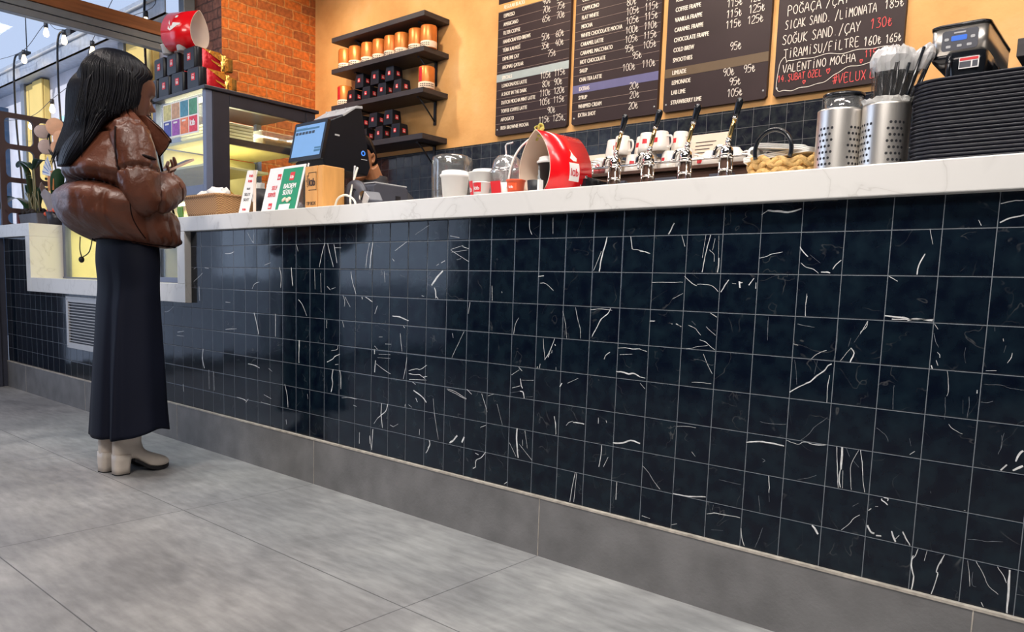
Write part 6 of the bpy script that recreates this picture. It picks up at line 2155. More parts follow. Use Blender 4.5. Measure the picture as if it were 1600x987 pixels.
# ------------------------------------------------------------------ taps
def make_tap():
    t = thing('lever_tap', '', 'tap')
    b = nb()
    lathe(b, [(0, 0), (0.024, 0), (0.024, 0.004), (0.0145, 0.008), (0.0145, 0.118), (0, 0.118)], seg=20)
    obj('tap_column', b, M['bronze'], t)
    b = nb()
    for z in (0.040, 0.078, 0.116):
        lathe(b, [(0.0140, z - 0.004), (0.0215, z - 0.003), (0.0215, z + 0.003), (0.0140, z + 0.004)], seg=20)
    for k in range(4):
        a = PI / 4 + k * PI / 2
        tube(b, [(0.019 * math.cos(a), 0.019 * math.sin(a), 0.0), (0.019 * math.cos(a), 0.019 * math.sin(a), 0.122)], 0.0033, 8)
    obj('chrome_cage', b, M['chrome'], t)
    b = nb()
    lathe(b, [(0, 0.118), (0.018, 0.118), (0.021, 0.126), (0.019, 0.142), (0.010, 0.150), (0, 0.152)], seg=20)
    tube(b, crom([(0.0, 0, 0.136), (-0.014, -0.012, 0.146), (-0.026, -0.016, 0.138), (-0.031, -0.018, 0.118)], 4), 0.0075, 10)
    lathe(b, [(0, 0), (0.007, 0.0), (0.009, 0.012), (0.005, 0.020)], (0.004, 0.0, 0.150), 12)
    obj('tap_body', b, M['chrome'], t, smooth=True)
    b = nb()
    d = Vector((0.24, 0.03, 1)).normalized()
    p0 = Vector((0.005, 0, 0.166))
    tube(b, [p0, p0 + d * 0.015, p0 + d * 0.04, p0 + d * 0.064], [0.0042, 0.0068, 0.0068, 0.0055], 12)
    obj('brass_shaft', b, M['brass'], t, smooth=True)
    b = nb()
    p1 = p0 + d * 0.062
    tube(b, [p1, p1 + d * 0.003, p1 + d * 0.007], [0.007, 0.0085, 0.0065], 12)
    tube(b, [p0 + d * 0.0, p0 + d * 0.006], [0.0075, 0.0075], 12)
    obj('chrome_collar', b, M['chrome'], t, smooth=True)
    b = nb()
    tube(b, [p1 + d * 0.006, p1 + d * 0.014, p1 + d * 0.045, p1 + d * 0.056, p1 + d * 0.060], [0.0065, 0.0088, 0.0108, 0.0108, 0.006], 14)
    obj('lever_handle', b, M['gloss_black'], t, smooth=True)
    return t


for k, (x, lb) in enumerate(((0.428, 'chrome lever tap nearest the red carrier, black handle'), (0.556, 'second chrome lever tap from the red carrier'), (0.690, 'third chrome lever tap from the red carrier'), (0.826, 'chrome lever tap nearest the straw bag, in front of the paper notice'))):
    if k == 0:
        tp = make_tap()
        place(tp, (x, 0.35, TOPZ))
        tp['label'] = lb
        tp['group'] = 'lever taps along the counter'
    else:
        dup(tp, (x, 0.35, TOPZ), 0, lb)

# ------------------------------------------------------------------ work bench, machine and stacked cups behind
wb = thing('work_bench', 'dark work bench running behind the counter', 'bench', (0.8, 0.95, 0))
obj('bench_body', box(nb(), -0.75, 3.4, 0.68, 1.12, 0.0, 0.90), M['case_dark'], wb, local=False, bev=0.004)
obj('bench_top', box(nb(), -0.77, 3.42, 0.66, 1.14, 0.90, 0.93), M['steel'], wb, local=False, bev=0.003)
em = thing('espresso_machine', 'long steel coffee machine with a low cup rail behind the taps', 'coffee machine', (0.36, 0.9, 0.93))
obj('machine_body', box(nb(), -0.10, 0.78, 0.72, 1.10, 0.93, 1.285), M['bronze'], em, local=False, bev=0.012)
obj('machine_top', box(nb(), -0.12, 0.80, 0.70, 1.12, 1.285, 1.297), M['bronze'], em, local=False, bev=0.003)
b = nb()
tube(b, [(-0.12, 0.705, 1.318), (0.80, 0.705, 1.318)], 0.005, 8)
for x in (-0.11, 0.09, 0.30, 0.52, 0.79):
    tube(b, [(x, 0.705, 1.29), (x, 0.705, 1.32)], 0.004, 8)
obj('cup_rail', b, M['chrome'], em, local=False, smooth=True)
b = nb()
for x in (0.0, 0.2, 0.42, 0.64):
    box(b, x - 0.045, x + 0.045, 0.700, 0.722, 1.20, 1.262)
obj('machine_panel', b, M['greyplastic'], em, local=False, bev=0.003)


def make_mug(w=0.036, h=0.075):
    t = thing('coffee_mug', '', 'cup')
    obj('mug_wall', lathe(nb(), [(0, h), (w * 0.70, h), (w * 0.76, h - 0.003), (w * 0.97, 0.018), (w, 0.0), (w * 0.93, 0.0), (w * 0.68, h - 0.008), (0, h - 0.008)], seg=28), M['porcelain'], t)
    b = nb()
    tube(b, crom([(w * 0.82, 0, h * 0.74), (w * 1.35, 0, h * 0.72), (w * 1.5, 0, h * 0.42), (w * 1.25, 0, h * 0.2), (w * 0.92, 0, h * 0.2)], 4), 0.0042, 8)
    obj('mug_handle', b, M['porcelain'], t, smooth=True)
    b = nb()
    n = 5
    g_ = []
    for z in (h * 0.42, h * 0.66):
        r_ = w * (1 - 0.27 * z / h) + 0.0012
        g_.append([b.verts.new((r_ * math.cos(-1.9 + 0.12 * i), r_ * math.sin(-1.9 + 0.12 * i), z)) for i in range(n + 1)])
    for i in range(n):
        b.faces.new((g_[0][i], g_[0][i + 1], g_[1][i + 1], g_[1][i]))
    obj('red_mark', b, M['redlogo'], t)
    return t


mg = None
z0 = 1.297
row = [(0.060, 0.80), (0.140, 0.78), (0.220, 0.795), (0.300, 0.78), (0.380, 0.795), (0.455, 0.78), (0.10, 0.88), (0.18, 0.88), (0.26, 0.88), (0.34, 0.88), (0.42, 0.88)]
upper = [(0.100, 0.835), (0.172, 0.785), (0.235, 0.84), (0.285, 0.785), (0.345, 0.785), (0.405, 0.83)]
for k, (x, y) in enumerate(row + upper):
    up_ = k >= len(row)
    z = z0 + (0.0755 if up_ else 0)
    lb = 'white upturned mug standing on other mugs on the coffee machine' if up_ else 'white upturned mug in the bottom layer on the coffee machine'
    gp = 'upper mugs on the machine' if up_ else 'lower mugs on the machine'
    if mg is None:
        mg = make_mug()
        place(mg, (x, y, z), 0.2)
        mg['label'], mg['group'] = lb, gp
    else:
        dup(mg, (x, y, z), random.uniform(-0.5, 0.9), lb, gp)


def make_bowl_cup():
    t = thing('wide_cup', '', 'cup')
    obj('cup_wall', lathe(nb(), [(0, 0.062), (0.018, 0.062), (0.02, 0.058), (0.038, 0.040), (0.047, 0.0), (0.043, 0.0), (0.034, 0.037), (0, 0.054)], seg=28), M['porcelain'], t)
    obj('red_mark', box(nb(), -0.011, 0.009, -0.0475, -0.040, 0.016, 0.034), M['redlogo'], t)
    obj('cup_handle', tube(nb(), crom([(0.036, 0, 0.04), (0.06, 0, 0.042), (0.062, 0, 0.018), (0.044, 0, 0.012)], 4), 0.004, 8), M['porcelain'], t, smooth=True)
    return t


bc = make_bowl_cup()
place(bc, (0.545, 0.80, z0), -0.5)
bc['label'] = 'white upturned wide cup with red mark between the last two taps'
dup(bc, (0.650, 0.78, z0), -0.3, 'white upturned wide cup with red mark beside the straw bag')
dup(bc, (0.480, 0.87, z0), 0.9, 'white upturned wide cup with handle showing behind the third tap')

for k, (x0, x1, z0_, z1_, lb) in enumerate(((0.440, 0.640, 1.297, 1.452, 'paper notice with printed lines propped behind the last tap'), (-0.055, 0.115, 1.297, 1.418, 'pale blank paper sheet propped behind the first tap'))):
    t = thing('paper_notice', lb, 'paper', ((x0 + x1) / 2, 0.92, z0_))
    b = nb()
    prism(b, [(0.90, z0_), (0.902, z0_), (0.932, z1_), (0.930, z1_)], x0 - 0.09, x1 - 0.09, 'X')
    obj('sheet', b, M['cream'], t, local=False)
    if k == 0:
        b = nb()
        TM = plane_m((x0 - 0.09, 0.8985, z0_), (1, 0, 0), (0, 0.03, z1_ - z0_))
        for i in range(6):
            yy = 0.125 - i * 0.014
            prism(b, [(0.07, yy), (0.155 - 0.012 * (i % 3), yy), (0.155 - 0.012 * (i % 3), yy + 0.003), (0.07, yy + 0.003)], -0.0006, 0.0004, 'Z', M4=TM)
        for a in ((0.03, 0.110, 0.044, 0.124), (0.036, 0.080, 0.043, 0.098), (0.015, 0.078, 0.024, 0.092)):
            prism(b, [(a[0], a[1]), (a[2], a[1]), (a[2], a[3]), (a[0], a[3])], -0.0006, 0.0004, 'Z', M4=TM)
        obj('printed_lines', b, M['blacktext'], t, local=False)
t = thing('biscuit_jar', 'small clear jar with red wrapped sweets beside the first tap', 'jar', (0.05, 0.78, 1.297))
obj('jar_wall', lathe(nb(), [(0, 0), (0.045, 0), (0.05, 0.02), (0.048, 0.05), (0.035, 0.062), (0, 0.064)], seg=24), M['jar'], t)
obj('jar_sweets', lathe(nb(), [(0, 0.004), (0.042, 0.005), (0.044, 0.03), (0, 0.036)], seg=16), M['redfoil'], t)
t = thing('drip_tray', 'black drip tray with chrome rail under the first tap', 'tray', (0.36, 0.30, TOPZ))
obj('tray_pan', box(nb(), 0.27, 0.395, 0.24, 0.36, TOPZ, TOPZ + 0.075), M['gloss_black'], t, local=False, bev=0.004)
obj('tray_rail', box(nb(), 0.268, 0.397, 0.235, 0.242, TOPZ + 0.068, TOPZ + 0.078), M['chrome'], t, local=False, bev=0.002)
obj('tray_knob', blob(blob(nb(), (0.32, 0.236, TOPZ + 0.045), (0.012, 0.006, 0.010)), (0.365, 0.236, TOPZ + 0.05), (0.012, 0.006, 0.010)), M['chrome'], t, local=False, smooth=True)

# ------------------------------------------------------------------ braided straw bag with napkins
t = thing('straw_bag', 'braided straw bag with a black ring handle on the counter', 'bag', (1.065, 0.21, TOPZ))
b = nb()
rows_ = 4
for r_ in range(rows_):
    n = 25
    z = TOPZ + 0.012 + r_ * 0.0195
    for k in range(n):
        a = 2 * PI * (k + 0.5 * (r_ % 2)) / n
        rx, ry = 0.094 + 0.002 * r_, 0.060
        dip = 0.014 * max(0, math.cos(a + PI / 2 - 0.35)) ** 2 if r_ == rows_ - 1 else 0
        c = Vector((1.065 + rx * math.cos(a), 0.215 + ry * math.sin(a), z - dip))
        tg = Vector((-rx * math.sin(a), ry * math.cos(a), 0)).normalized()
        d = (tg + Vector((0, 0, 0.62 if (k + r_) % 2 else -0.62))).normalized()
        tube(b, [c - d * 0.019, c - d * 0.012, c, c + d * 0.012, c + d * 0.019], [0.002, 0.0075, 0.0092, 0.0075, 0.002], 8)
obj('braided_wall', b, M['straw'], t, local=False, smooth=True)
obj('bag_base', lathe(nb(), [(0, 0.0), (1, 0.0), (1, 0.062), (0, 0.064)], seg=28, M4=Matrix.Translation((1.065, 0.215, TOPZ + 0.001)) @ Matrix.Diagonal((0.092, 0.058, 1, 1))), M['straw'], t, local=False)
b = nb()
tube(b, [(1.054 + 0.049 * math.cos(PI * (-0.12 + 1.24 * k / 24)), 0.148, TOPZ + 0.084 + 0.053 * math.sin(PI * (-0.12 + 1.24 * k / 24))) for k in range(25)], 0.0058, 10)
obj('ring_handle', b, M['gloss_black'], t, local=False, smooth=True)
for k, (x, y, z, w, rz) in enumerate(((1.03, 0.215, TOPZ + 0.078, 0.075, 0.2), (1.085, 0.225, TOPZ + 0.084, 0.07, -0.35), (1.06, 0.205, TOPZ + 0.098, 0.065, 0.05))):
    b = nb()
    MM = Matrix.Translation((x, y, z)) @ Matrix.Rotation(rz, 4, 'Z') @ Matrix.Rotation(0.12 * (k - 1), 4, 'Y')
    for q_ in range(3):
        prism(b, rrect(-w, w, -0.035, 0.035, 0.008, 3), q_ * 0.0045 - 0.006, q_ * 0.0045 - 0.0025, 'Z', M4=MM)
    tag(obj('folded_napkin', b, M['napkin']), 'folded white napkin lying in the straw bag', 'napkin', 'napkins in the straw bag')
obj_ = lathe(nb(), [(0.007, -0.022), (0.0145, -0.022), (0.0145, 0.022), (0.007, 0.022)], (0.985, 0.20, TOPZ + 0.090), 18, axis='Y')
tag(obj('paper_roll', obj_, M['napkin'], smooth=True), 'small white paper roll at the left edge of the straw bag', 'paper roll')

# ------------------------------------------------------------------ perforated steel holders
def make_holder(holes):
    t = thing('cutlery_holder', '', 'holder')
    H, R_ = 0.163, 0.0535
    n, m = 72, 34
    b = nb()
    grid = [[b.verts.new((R_ * math.cos(2 * PI * i / n), R_ * math.sin(2 * PI * i / n), H * j / m)) for i in range(n)] for j in range(m + 1)]
    for j in range(m):
        for i in range(n):
            b.faces.new((grid[j][i], grid[j][(i + 1) % n], grid[j + 1][(i + 1) % n], grid[j + 1][i]))
    inner = [[b.verts.new((R_ * 0.965 * math.cos(2 * PI * i / n), R_ * 0.965 * math.sin(2 * PI * i / n), z)) for i in range(n)] for z in (H, H * 0.86)]
    for i in range(n):
        b.faces.new((grid[m][i], grid[m][(i + 1) % n], inner[0][(i + 1) % n], inner[0][i]))
        b.faces.new((inner[0][i], inner[0][(i + 1) % n], inner[1][(i + 1) % n], inner[1][i]))
    b.faces.new([grid[0][i] for i in range(n)][::-1])
    obj('holder_wall', b, M['steel'], t, smooth=True)
    b = nb()
    for a0 in holes:                                       # bands of punched holes
        for c_ in range(4):
            for r_ in range(8):
                a = a0 + (c_ - 1.5) * 0.19 + (0.095 if r_ % 2 else 0)
                z = 0.016 + r_ * 0.0142
                rim = [(R_ + 0.0003, a + 0.060 * math.cos(2 * PI * k / 10), z + 0.0034 * math.sin(2 * PI * k / 10)) for k in range(10)]
                b.faces.new([b.verts.new((q[0] * math.cos(q[1]), q[0] * math.sin(q[1]), q[2])) for q in rim])
    obj('hole_pattern', b, M['black'], t)
    return t


h1 = make_holder((-1.95, -0.55, 1.0, 2.6))
place(h1, (1.2195, 0.15, TOPZ))
h1['label'] = 'perforated steel holder with a clear glass inside, beside the straw bag'
h2 = dup(h1, (1.326, 0.15, TOPZ), -0.35, 'perforated steel holder full of wrapped black straws')
t = thing('tumbler', 'clear dark-rimmed glass standing in the perforated steel holder', 'glass', (1.2225, 0.155, TOPZ + 0.13))
obj('tumbler_wall', lathe(nb(), [(0, 0), (0.038, 0), (0.047, 0.068), (0.0445, 0.068), (0.036, 0.004), (0, 0.004)], seg=32), M['jar'], t)
obj('tumbler_rim', lathe(nb(), [(0.0435, 0.062), (0.0482, 0.062), (0.0485, 0.072), (0.0435, 0.072)], seg=32), M['gloss_black'], t)
obj('tumbler_liner', lathe(nb(), [(0, -0.125), (0.045, -0.125), (0.046, 0.0), (0, 0.0)], seg=24), M['black'], t)
random.seed(21)
for k in range(34):
    a, rr = k * 2.399, 0.004 + 0.030 * math.sqrt(k / 34)
    x, y = 1.326 + rr * 0.5 * math.cos(a), 0.15 + rr * 0.5 * math.sin(a)
    lean = Vector((1.5 * (x - 1.326) + 0.008 + (0.045 if k % 3 == 0 else 0.0), 1.5 * (y - 0.15), 0.20 + random.uniform(-.012, .03)))
    b = nb()
    p = Vector((x, y, TOPZ + 0.05))
    tube(b, [p, p + lean], 0.0036, 8)
    tag(obj('drinking_straw', b, M['gloss_black'], smooth=True), 'black drinking straw in the bunch in the second steel holder', 'straw', 'black straws in the steel holder')
random.seed(5)
for k in range(13):
    a = k * 0.7
    x, y = 1.326 + 0.030 * math.cos(a) + 0.006, 0.15 + 0.028 * math.sin(a)
    d = Vector((0.22 * (x - 1.33) + (0.32 if k > 8 else 0.0), 0.22 * (y - 0.15), 1))
    b = nb()
    n = 12
    rings = []
    for z, r_ in ((0.155, 0.013), (0.20, 0.014), (0.235, 0.015), (0.252, 0.019), (0.268, 0.022), (0.285, 0.014), (0.292, 0.004)):
        rings.append([(x + d.x * (z - .15) + r_ * math.cos(2 * PI * i / n) * (1 + (0.35 * mnoise.noise(Vector((i * 1.7, z * 90, k))) if z > 0.24 else 0)),
                       y + d.y * (z - .15) + r_ * math.sin(2 * PI * i / n) * (1 + (0.35 * mnoise.noise(Vector((i * 1.3, z * 90, k + 7))) if z > 0.24 else 0)), TOPZ + z + (0.008 * mnoise.noise(Vector((i * 2.1, z * 60, k + 3))) if z > 0.24 else 0)) for i in range(n)])
    loft(b, rings, False, True, smooth=False)
    for f in b.faces:
        f.material_index = 1 if f.calc_center_median().z > TOPZ + 0.243 else 0
    tag(obj('plastic_wrapper', b, [M['plasticbag'], M['plasticcrumple']]), 'crinkled clear wrapper round the black straws', 'wrapper', 'clear wrappers round the straws')
b = nb()
rg_ = []
for z, r_ in ((0.135, 0.0500), (0.160, 0.0510), (0.169, 0.0555), (0.174, 0.0580), (0.170, 0.0560), (0.158, 0.0495), (0.135, 0.0490)):
    rg_.append([(1.326 + (r_ + (0.005 * mnoise.noise(Vector((i * 1.9, z * 70, 2))) if z > 0.165 else 0)) * math.cos(2 * PI * i / 40), 0.15 + (r_ + (0.005 * mnoise.noise(Vector((i * 1.9, z * 70, 2))) if z > 0.165 else 0)) * math.sin(2 * PI * i / 40),
                 TOPZ + z + (0.010 * mnoise.noise(Vector((i * 1.3, 3, 5))) if z > 0.165 else 0)) for i in range(40)])
loft(b, rg_, False, False, smooth=False)
tag(obj('paper_liner', b, M['napkin']), 'crumpled white paper edge lining the straw holder', 'paper')

# ------------------------------------------------------------------ stack of serving trays
def make_tray():
    t = thing('serving_tray', 'black serving tray in the tall stack on the counter', 'tray', group='black serving trays in the stack')
    b = nb()
    rings = []
    for z, w in ((0.000, -0.022), (0.0015, -0.017), (0.016, -0.004), (0.019, 0.0), (0.0215, 0.0005), (0.0215, -0.002), (0.0175, -0.006), (0.0035, -0.020)):
        rings.append([(x, y, z) for x, y in rrect(-0.21 - w, 0.21 + w, -0.15 - w, 0.15 + w, 0.062 + w, 7)])
    loft(b, rings, True, True)
    obj('tray_shell', b, M['tray'], t, smooth=False)
    return t


tr = make_tray()
place(tr, (1.596, 0.235, TOPZ), 0.0)
NT = 21
for k in range(1, NT):
    dup(tr, (1.596 + random.uniform(-.0012, .0012), 0.235 + random.uniform(-.0015, .0015), TOPZ + 0.0087 * k), random.uniform(-0.004, 0.004))

# ------------------------------------------------------------------ filter coffee brewer
cb = thing('coffee_brewer', 'steel filter coffee brewer with blue display and black basket behind the trays', 'coffee machine', (1.40, 0.9, 0.93))
BX0, BX1, BY0, BY1, BZ0, BZ1 = 1.276, 1.422, 0.70, 1.06, 1.545, 1.628
b = nb()
loft(b, [[(x, y, z) for x, y in rrect(BX0 - w, BX1 + w, BY0 - w, BY1 + w, 0.022, 6)] for z, w in ((BZ0, 0), (BZ1 - 0.008, 0))])
obj('brewer_head', b, M['steel'], cb, local=False, smooth=False)
b = nb()
loft(b, [[(x, y, z) for x, y in rrect(BX0 - w, BX1 + w, BY0 - w, BY1 + w, 0.024, 6)] for z, w in ((BZ1 - 0.008, 0.002), (BZ1, 0.003), (BZ1 + 0.004, -0.004))])
obj('brewer_cap', b, M['gloss_black'], cb, local=False)
b = nb()
loft(b, [[(x, y, z) for x, y in rrect(BX0 - w, BX1 + w, BY0 - w, BY1 + w, 0.02, 6)] for z, w in ((BZ0 - 0.03, -0.02), (BZ0 - 0.012, -0.004), (BZ0, 0.0))])
obj('brewer_skirt', b, M['gloss_black'], cb, local=False)
b = nb()
prism(b, rrect(BX0 + 0.030, BX0 + 0.122, BZ0 + 0.010, BZ0 + 0.066, 0.008), BY0 - 0.002, BY0 + 0.001, 'Y')
pn = obj('control_panel', b, M['greyplastic'], cb, local=False)
b = nb()
prism(b, rrect(BX0 + 0.054, BX0 + 0.094, BZ0 + 0.036, BZ0 + 0.050, 0.003), BY0 - 0.003, BY0 - 0.0018, 'Y')
obj('lcd_display', b, M['lcd'], pn, local=False)
b = nb()
for x in (0.042, 0.070, 0.095):
    prism(b, rrect(BX0 + x, BX0 + x + 0.012, BZ0 + 0.018, BZ0 + 0.025, 0.002), BY0 - 0.003, BY0 - 0.0018, 'Y')
for x in (0.037, 0.103):
    prism(b, rrect(BX0 + x, BX0 + x + 0.011, BZ0 + 0.038, BZ0 + 0.046, 0.003), BY0 - 0.003, BY0 - 0.0018, 'Y')
prism(b, rrect(BX0 + 0.06, BX0 + 0.09, BZ0 + 0.056, BZ0 + 0.060, 0.001), BY0 - 0.003, BY0 - 0.0018, 'Y')
obj('panel_button', b, M['lightgrey'], pn, local=False)
b = nb()
lathe(b, [(0, -0.006), (0.012, -0.006), (0.0155, -0.003), (0.0155, 0.004), (0.0, 0.004)], (BX0 + 0.006, BY0 - 0.004, BZ0 + 0.006), 24, axis='Y')
kb = obj('round_badge', b, M['gloss_black'], cb, local=False)
b = nb()
lathe(b, [(0.0115, -0.0008), (0.0128, -0.0008), (0.0128, 0), (0.0115, 0)], (BX0 + 0.006, BY0 - 0.0102, BZ0 + 0.006), 24, axis='Y')
prism(b, [(BX0 - 0.002, BZ0 + 0.011), (BX0 + 0.0, BZ0 + 0.013), (BX0 + 0.006, BZ0 + 0.006), (BX0 + 0.014, BZ0 + 0.012), (BX0 + 0.014, BZ0 + 0.009), (BX0 + 0.006, BZ0 + 0.002)], BY0 - 0.011, BY0 - 0.0102, 'Y')
obj('badge_mark', b, M['lightgrey'], kb, local=False)
b = nb()
loft(b, [[(x, y, z) for x, y in rrect(BX0 + 0.040 + w, BX1 + 0.002 - w, BY0 - 0.012 + w, BY0 + 0.13, 0.03, 6)] for z, w in ((1.395, 0.018), (1.46, 0.008), (1.515, 0.0), (1.545, 0.0))])
bk = obj('brew_basket', b, M['gloss_black'], cb, local=False)
b = nb()
tube(b, crom([(BX0 + 0.060, BY0 - 0.010, 1.535), (BX0 + 0.058, BY0 - 0.020, 1.51), (BX0 + 0.055, BY0 - 0.018, 1.45)], 4), 0.006, 10)
obj('basket_handle', b, M['gloss_black'], bk, local=False, smooth=True)
b = nb()
prism(b, [(BX0 + 0.082, 1.497), (BX0 + 0.132, 1.497), (BX0 + 0.132, 1.528), (BX0 + 0.082, 1.528)], BY0 - 0.0145, BY0 - 0.013, 'Y')
lbq = obj('warning_label', b, M['white'], bk, local=False)
b = nb()
prism(b, [(BX0 + 0.084, 1.519), (BX0 + 0.130, 1.519), (BX0 + 0.130, 1.526), (BX0 + 0.084, 1.526)], BY0 - 0.0155, BY0 - 0.0145, 'Y')
prism(b, [(BX0 + 0.084, 1.500), (BX0 + 0.112, 1.500), (BX0 + 0.112, 1.516), (BX0 + 0.084, 1.516)], BY0 - 0.0155, BY0 - 0.0145, 'Y', mi=1)
prism(b, [(BX0 + 0.116, 1.500), (BX0 + 0.129, 1.500), (BX0 + 0.129, 1.516), (BX0 + 0.116, 1.516)], BY0 - 0.0155, BY0 - 0.0145, 'Y', mi=1)
obj('label_print', b, [M['redlogo'], M['greyplastic']], lbq, local=False)
b = nb()
box(b, BX0 + 0.02, BX1 - 0.0, BY0 + 0.20, BY1 - 0.01, 0.97, 1.545)
box(b, BX0, BX1, BY0 + 0.0, BY1, 0.93, 0.97)
obj('brewer_tower', b, M['gloss_black'], cb, local=False, bev=0.006)

# ================================================================== shelves on the plaster wall
SX0, SX1, SD = -3.872, -2.690, 0.272


def wall_shelf(z, thick, label):
    t = thing('wall_shelf', label, 'shelf', ((SX0 + SX1) / 2, 2.46, z), 0, 'charcoal wall shelves')
    obj('shelf_board', box(nb(), SX0, SX1, 2.6 - SD, 2.599, z - thick, z), M['shelf'], t, local=False, bev=0.003)
    for x in (SX0 + 0.24, SX1 - 0.14):
        b = nb()
        box(b, x - 0.012, x + 0.012, 2.586, 2.599, z - thick - 0.19, z - thick)
        box(b, x - 0.012, x + 0.012, 2.40, 2.599, z - thick - 0.012, z - thick)
        tube(b, [(x, 2.592, z - thick - 0.165), (x, 2.42, z - thick - 0.008)], 0.006, 8)
        lathe(b, [(0, -0.006), (0.008, -0.004), (0.009, 0)], (x, 2.586, z - thick - 0.175), 10, axis='Y')
        obj('shelf_bracket', b, M['black'], t, local=False)
    return t


wall_shelf(2.945, 0.04, 'topmost charcoal wall shelf, empty on top')
wall_shelf(2.682, 0.04, 'second charcoal wall shelf from the top, carrying a row of eight tins')
wall_shelf(2.374, 0.04, 'third charcoal wall shelf from the top, carrying bags between two tins')
wall_shelf(2.026, 0.044, 'lowest charcoal wall shelf, carrying black bags only')


def make_tin(stripe):
    t = thing('coffee_tin', '', 'tin')
    obj('tin_wall', lathe(nb(), [(0, 0), (0.063, 0), (0.0645, 0.003), (0.0645, 0.165), (0.062, 0.168), (0.060, 0.168), (0.060, 0.172), (0.0, 0.173)], seg=36), M['tin'], t)
    obj('tin_base', lathe(nb(), [(0.0646, 0.004), (0.0655, 0.006), (0.0655, 0.050), (0.0646, 0.052)], seg=36), M['cream'], t)
    b = nb()
    n = 6
    a0, a1 = -2.75, -2.25
    g_ = [[b.verts.new((0.0656 * math.cos(a0 + (a1 - a0) * i / n), 0.0656 * math.sin(a0 + (a1 - a0) * i / n), z)) for i in range(n + 1)] for z in (0.052, 0.16)]
    for i in range(n):
        b.faces.new((g_[0][i], g_[0][i + 1], g_[1][i + 1], g_[1][i]))
    obj('tin_stripe', b, stripe, t)
    b = nb()
    for i in range(7):
        a = -2.4 + i * 0.27
        for j in range(2):
            box(b, -0.006, 0.006, -0.0008, 0.0008, 0.018 + 0.014 * j, 0.024 + 0.014 * j, M4=Matrix.Rotation(a + PI / 2, 4, 'Z') @ Matrix.Translation((0, -0.0660, 0)))
    obj('tin_print', b, M['blacktext'], t)
    return t


ST = [mat('tin_stripe', c, 0.35, metal=0.3) for c in ((0.22, 0.05, 0.22), (0.65, 0.02, 0.03), (0.25, 0.30, 0.05), (0.45, 0.16, 0.06), (0.35, 0.14, 0.30), (0.70, 0.03, 0.05), (0.12, 0.34, 0.10), (0.40, 0.12, 0.10))]
STN = ['purple', 'red', 'olive', 'brown', 'mauve', 'bright red', 'green', 'russet']
ORD = ['farthest left on', 'second along', 'third along', 'fourth along', 'fifth along', 'sixth along', 'seventh along', 'rightmost on']
for k, x in enumerate((-3.79, -3.645, -3.475, -3.325, -3.175, -3.045, -2.875, -2.735)):
    t = make_tin(ST[k])
    place(t, (x - 0.005, 2.425, 2.682))
    t['label'] = 'copper orange tin with a %s stripe, %s the row of tins' % (STN[k], ORD[k])
    t['group'] = 'row of orange tins on the shelf'
    if k == 1:
        tin0 = t
for x, lb in ((-3.800, 'orange tin at the left end of the third shelf, beside the black bags'), (-2.752, 'orange tin at the right end of the third shelf, beside the black bags')):
    dup(tin0, (x, 2.42, 2.374), 0.9, lb, 'tins beside the bags')


def make_box_bag():
    t = thing('gift_bag', '', 'bag')
    b = nb()
    loft(b, [[(x, y, z) for x, y in ((-0.052 - w, -0.05 - w), (0.052 + w, -0.05 - w), (0.052 + w, 0.05 + w), (-0.052 - w, 0.05 + w))] for z, w in ((0, 0.002), (0.06, 0.0), (0.105, -0.004), (0.118, -0.006))], smooth=False)
    obj('bag_body', b, M['bag'], t, bev=0.003)
    label_plate(t, front_m(0.0, -0.0515, 0.062), 0.030, 0.032)
    label_plate(t, plane_m((0.0525, 0.0, 0.062), (0, 1, 0), (0, 0, 1)), 0.034, 0.034)
    return t


gb = None
for sz, xs, ys in ((2.374, ((-3.652, -3.448, -3.243, -3.045), (-3.545, -3.338, -3.150)), 2.42), (2.026, ((-3.655, -3.470, -3.262, -3.055), (-3.345, -3.150, -3.545)), 2.41)):
    hi = 'third shelf' if sz > 2.2 else 'lowest shelf'
    nm = (['leftmost', 'second from the left', 'third from the left', 'rightmost'], ['left', 'middle', 'right'])
    order = (sorted(xs[0]), sorted(xs[1]))
    for rw in (0, 1):
        for k, x in enumerate(order[rw]):
            lb = 'small black bag with red label, %s, %s row, %s' % (nm[rw][k], 'bottom' if rw == 0 else 'upper', hi)
            loc = (x, ys + 0.004 * rw, sz + 0.1185 * rw)
            if gb is None:
                gb = make_box_bag()
                place(gb, loc)
                gb['label'] = lb
                gb['group'] = 'black bags on the wall shelves'
            else:
                dup(gb, loc, random.uniform(-0.05, 0.05), lb)

rs = thing('wall_shelf', 'dark shelf end at the right edge behind the coffee brewer', 'shelf', (1.6, 2.46, 1.95))
obj('shelf_board', box(nb(), 1.242, 2.4, 2.33, 2.599, 1.945, 2.025), M['shelf'], rs, local=False, bev=0.003)
b = box(nb(), 1.40, 1.43, 2.58, 2.599, 1.75, 1.945)
obj('shelf_bracket', b, M['black'], rs, local=False)

# ================================================================== menu boards
BY = 2.572
BB = 1.982


def menu_board(x0, x1, label, top=3.25):
    t = thing('menu_board', label, 'menu board', ((x0 + x1) / 2, 2.586, BB))
    o = [(x0 + 0.012, BB), (x1 - 0.012, BB), (x1, BB + 0.012), (x1, top), (x0, top), (x0, BB + 0.012)]
    obj('board_panel', prism(nb(), o, BY, 2.599, 'Y'), M['board'], t, local=False)
    b = nb()
    for x in (x0 + 0.02, x1 - 0.02):
        lathe(b, [(0, -0.004), (0.005, -0.003), (0.006, 0)], (x, BY, BB + 0.045), 10, axis='Y')
    obj('board_screw', b, M['lightgrey'], t, local=False)
    return t


FY = BY - 0.0015


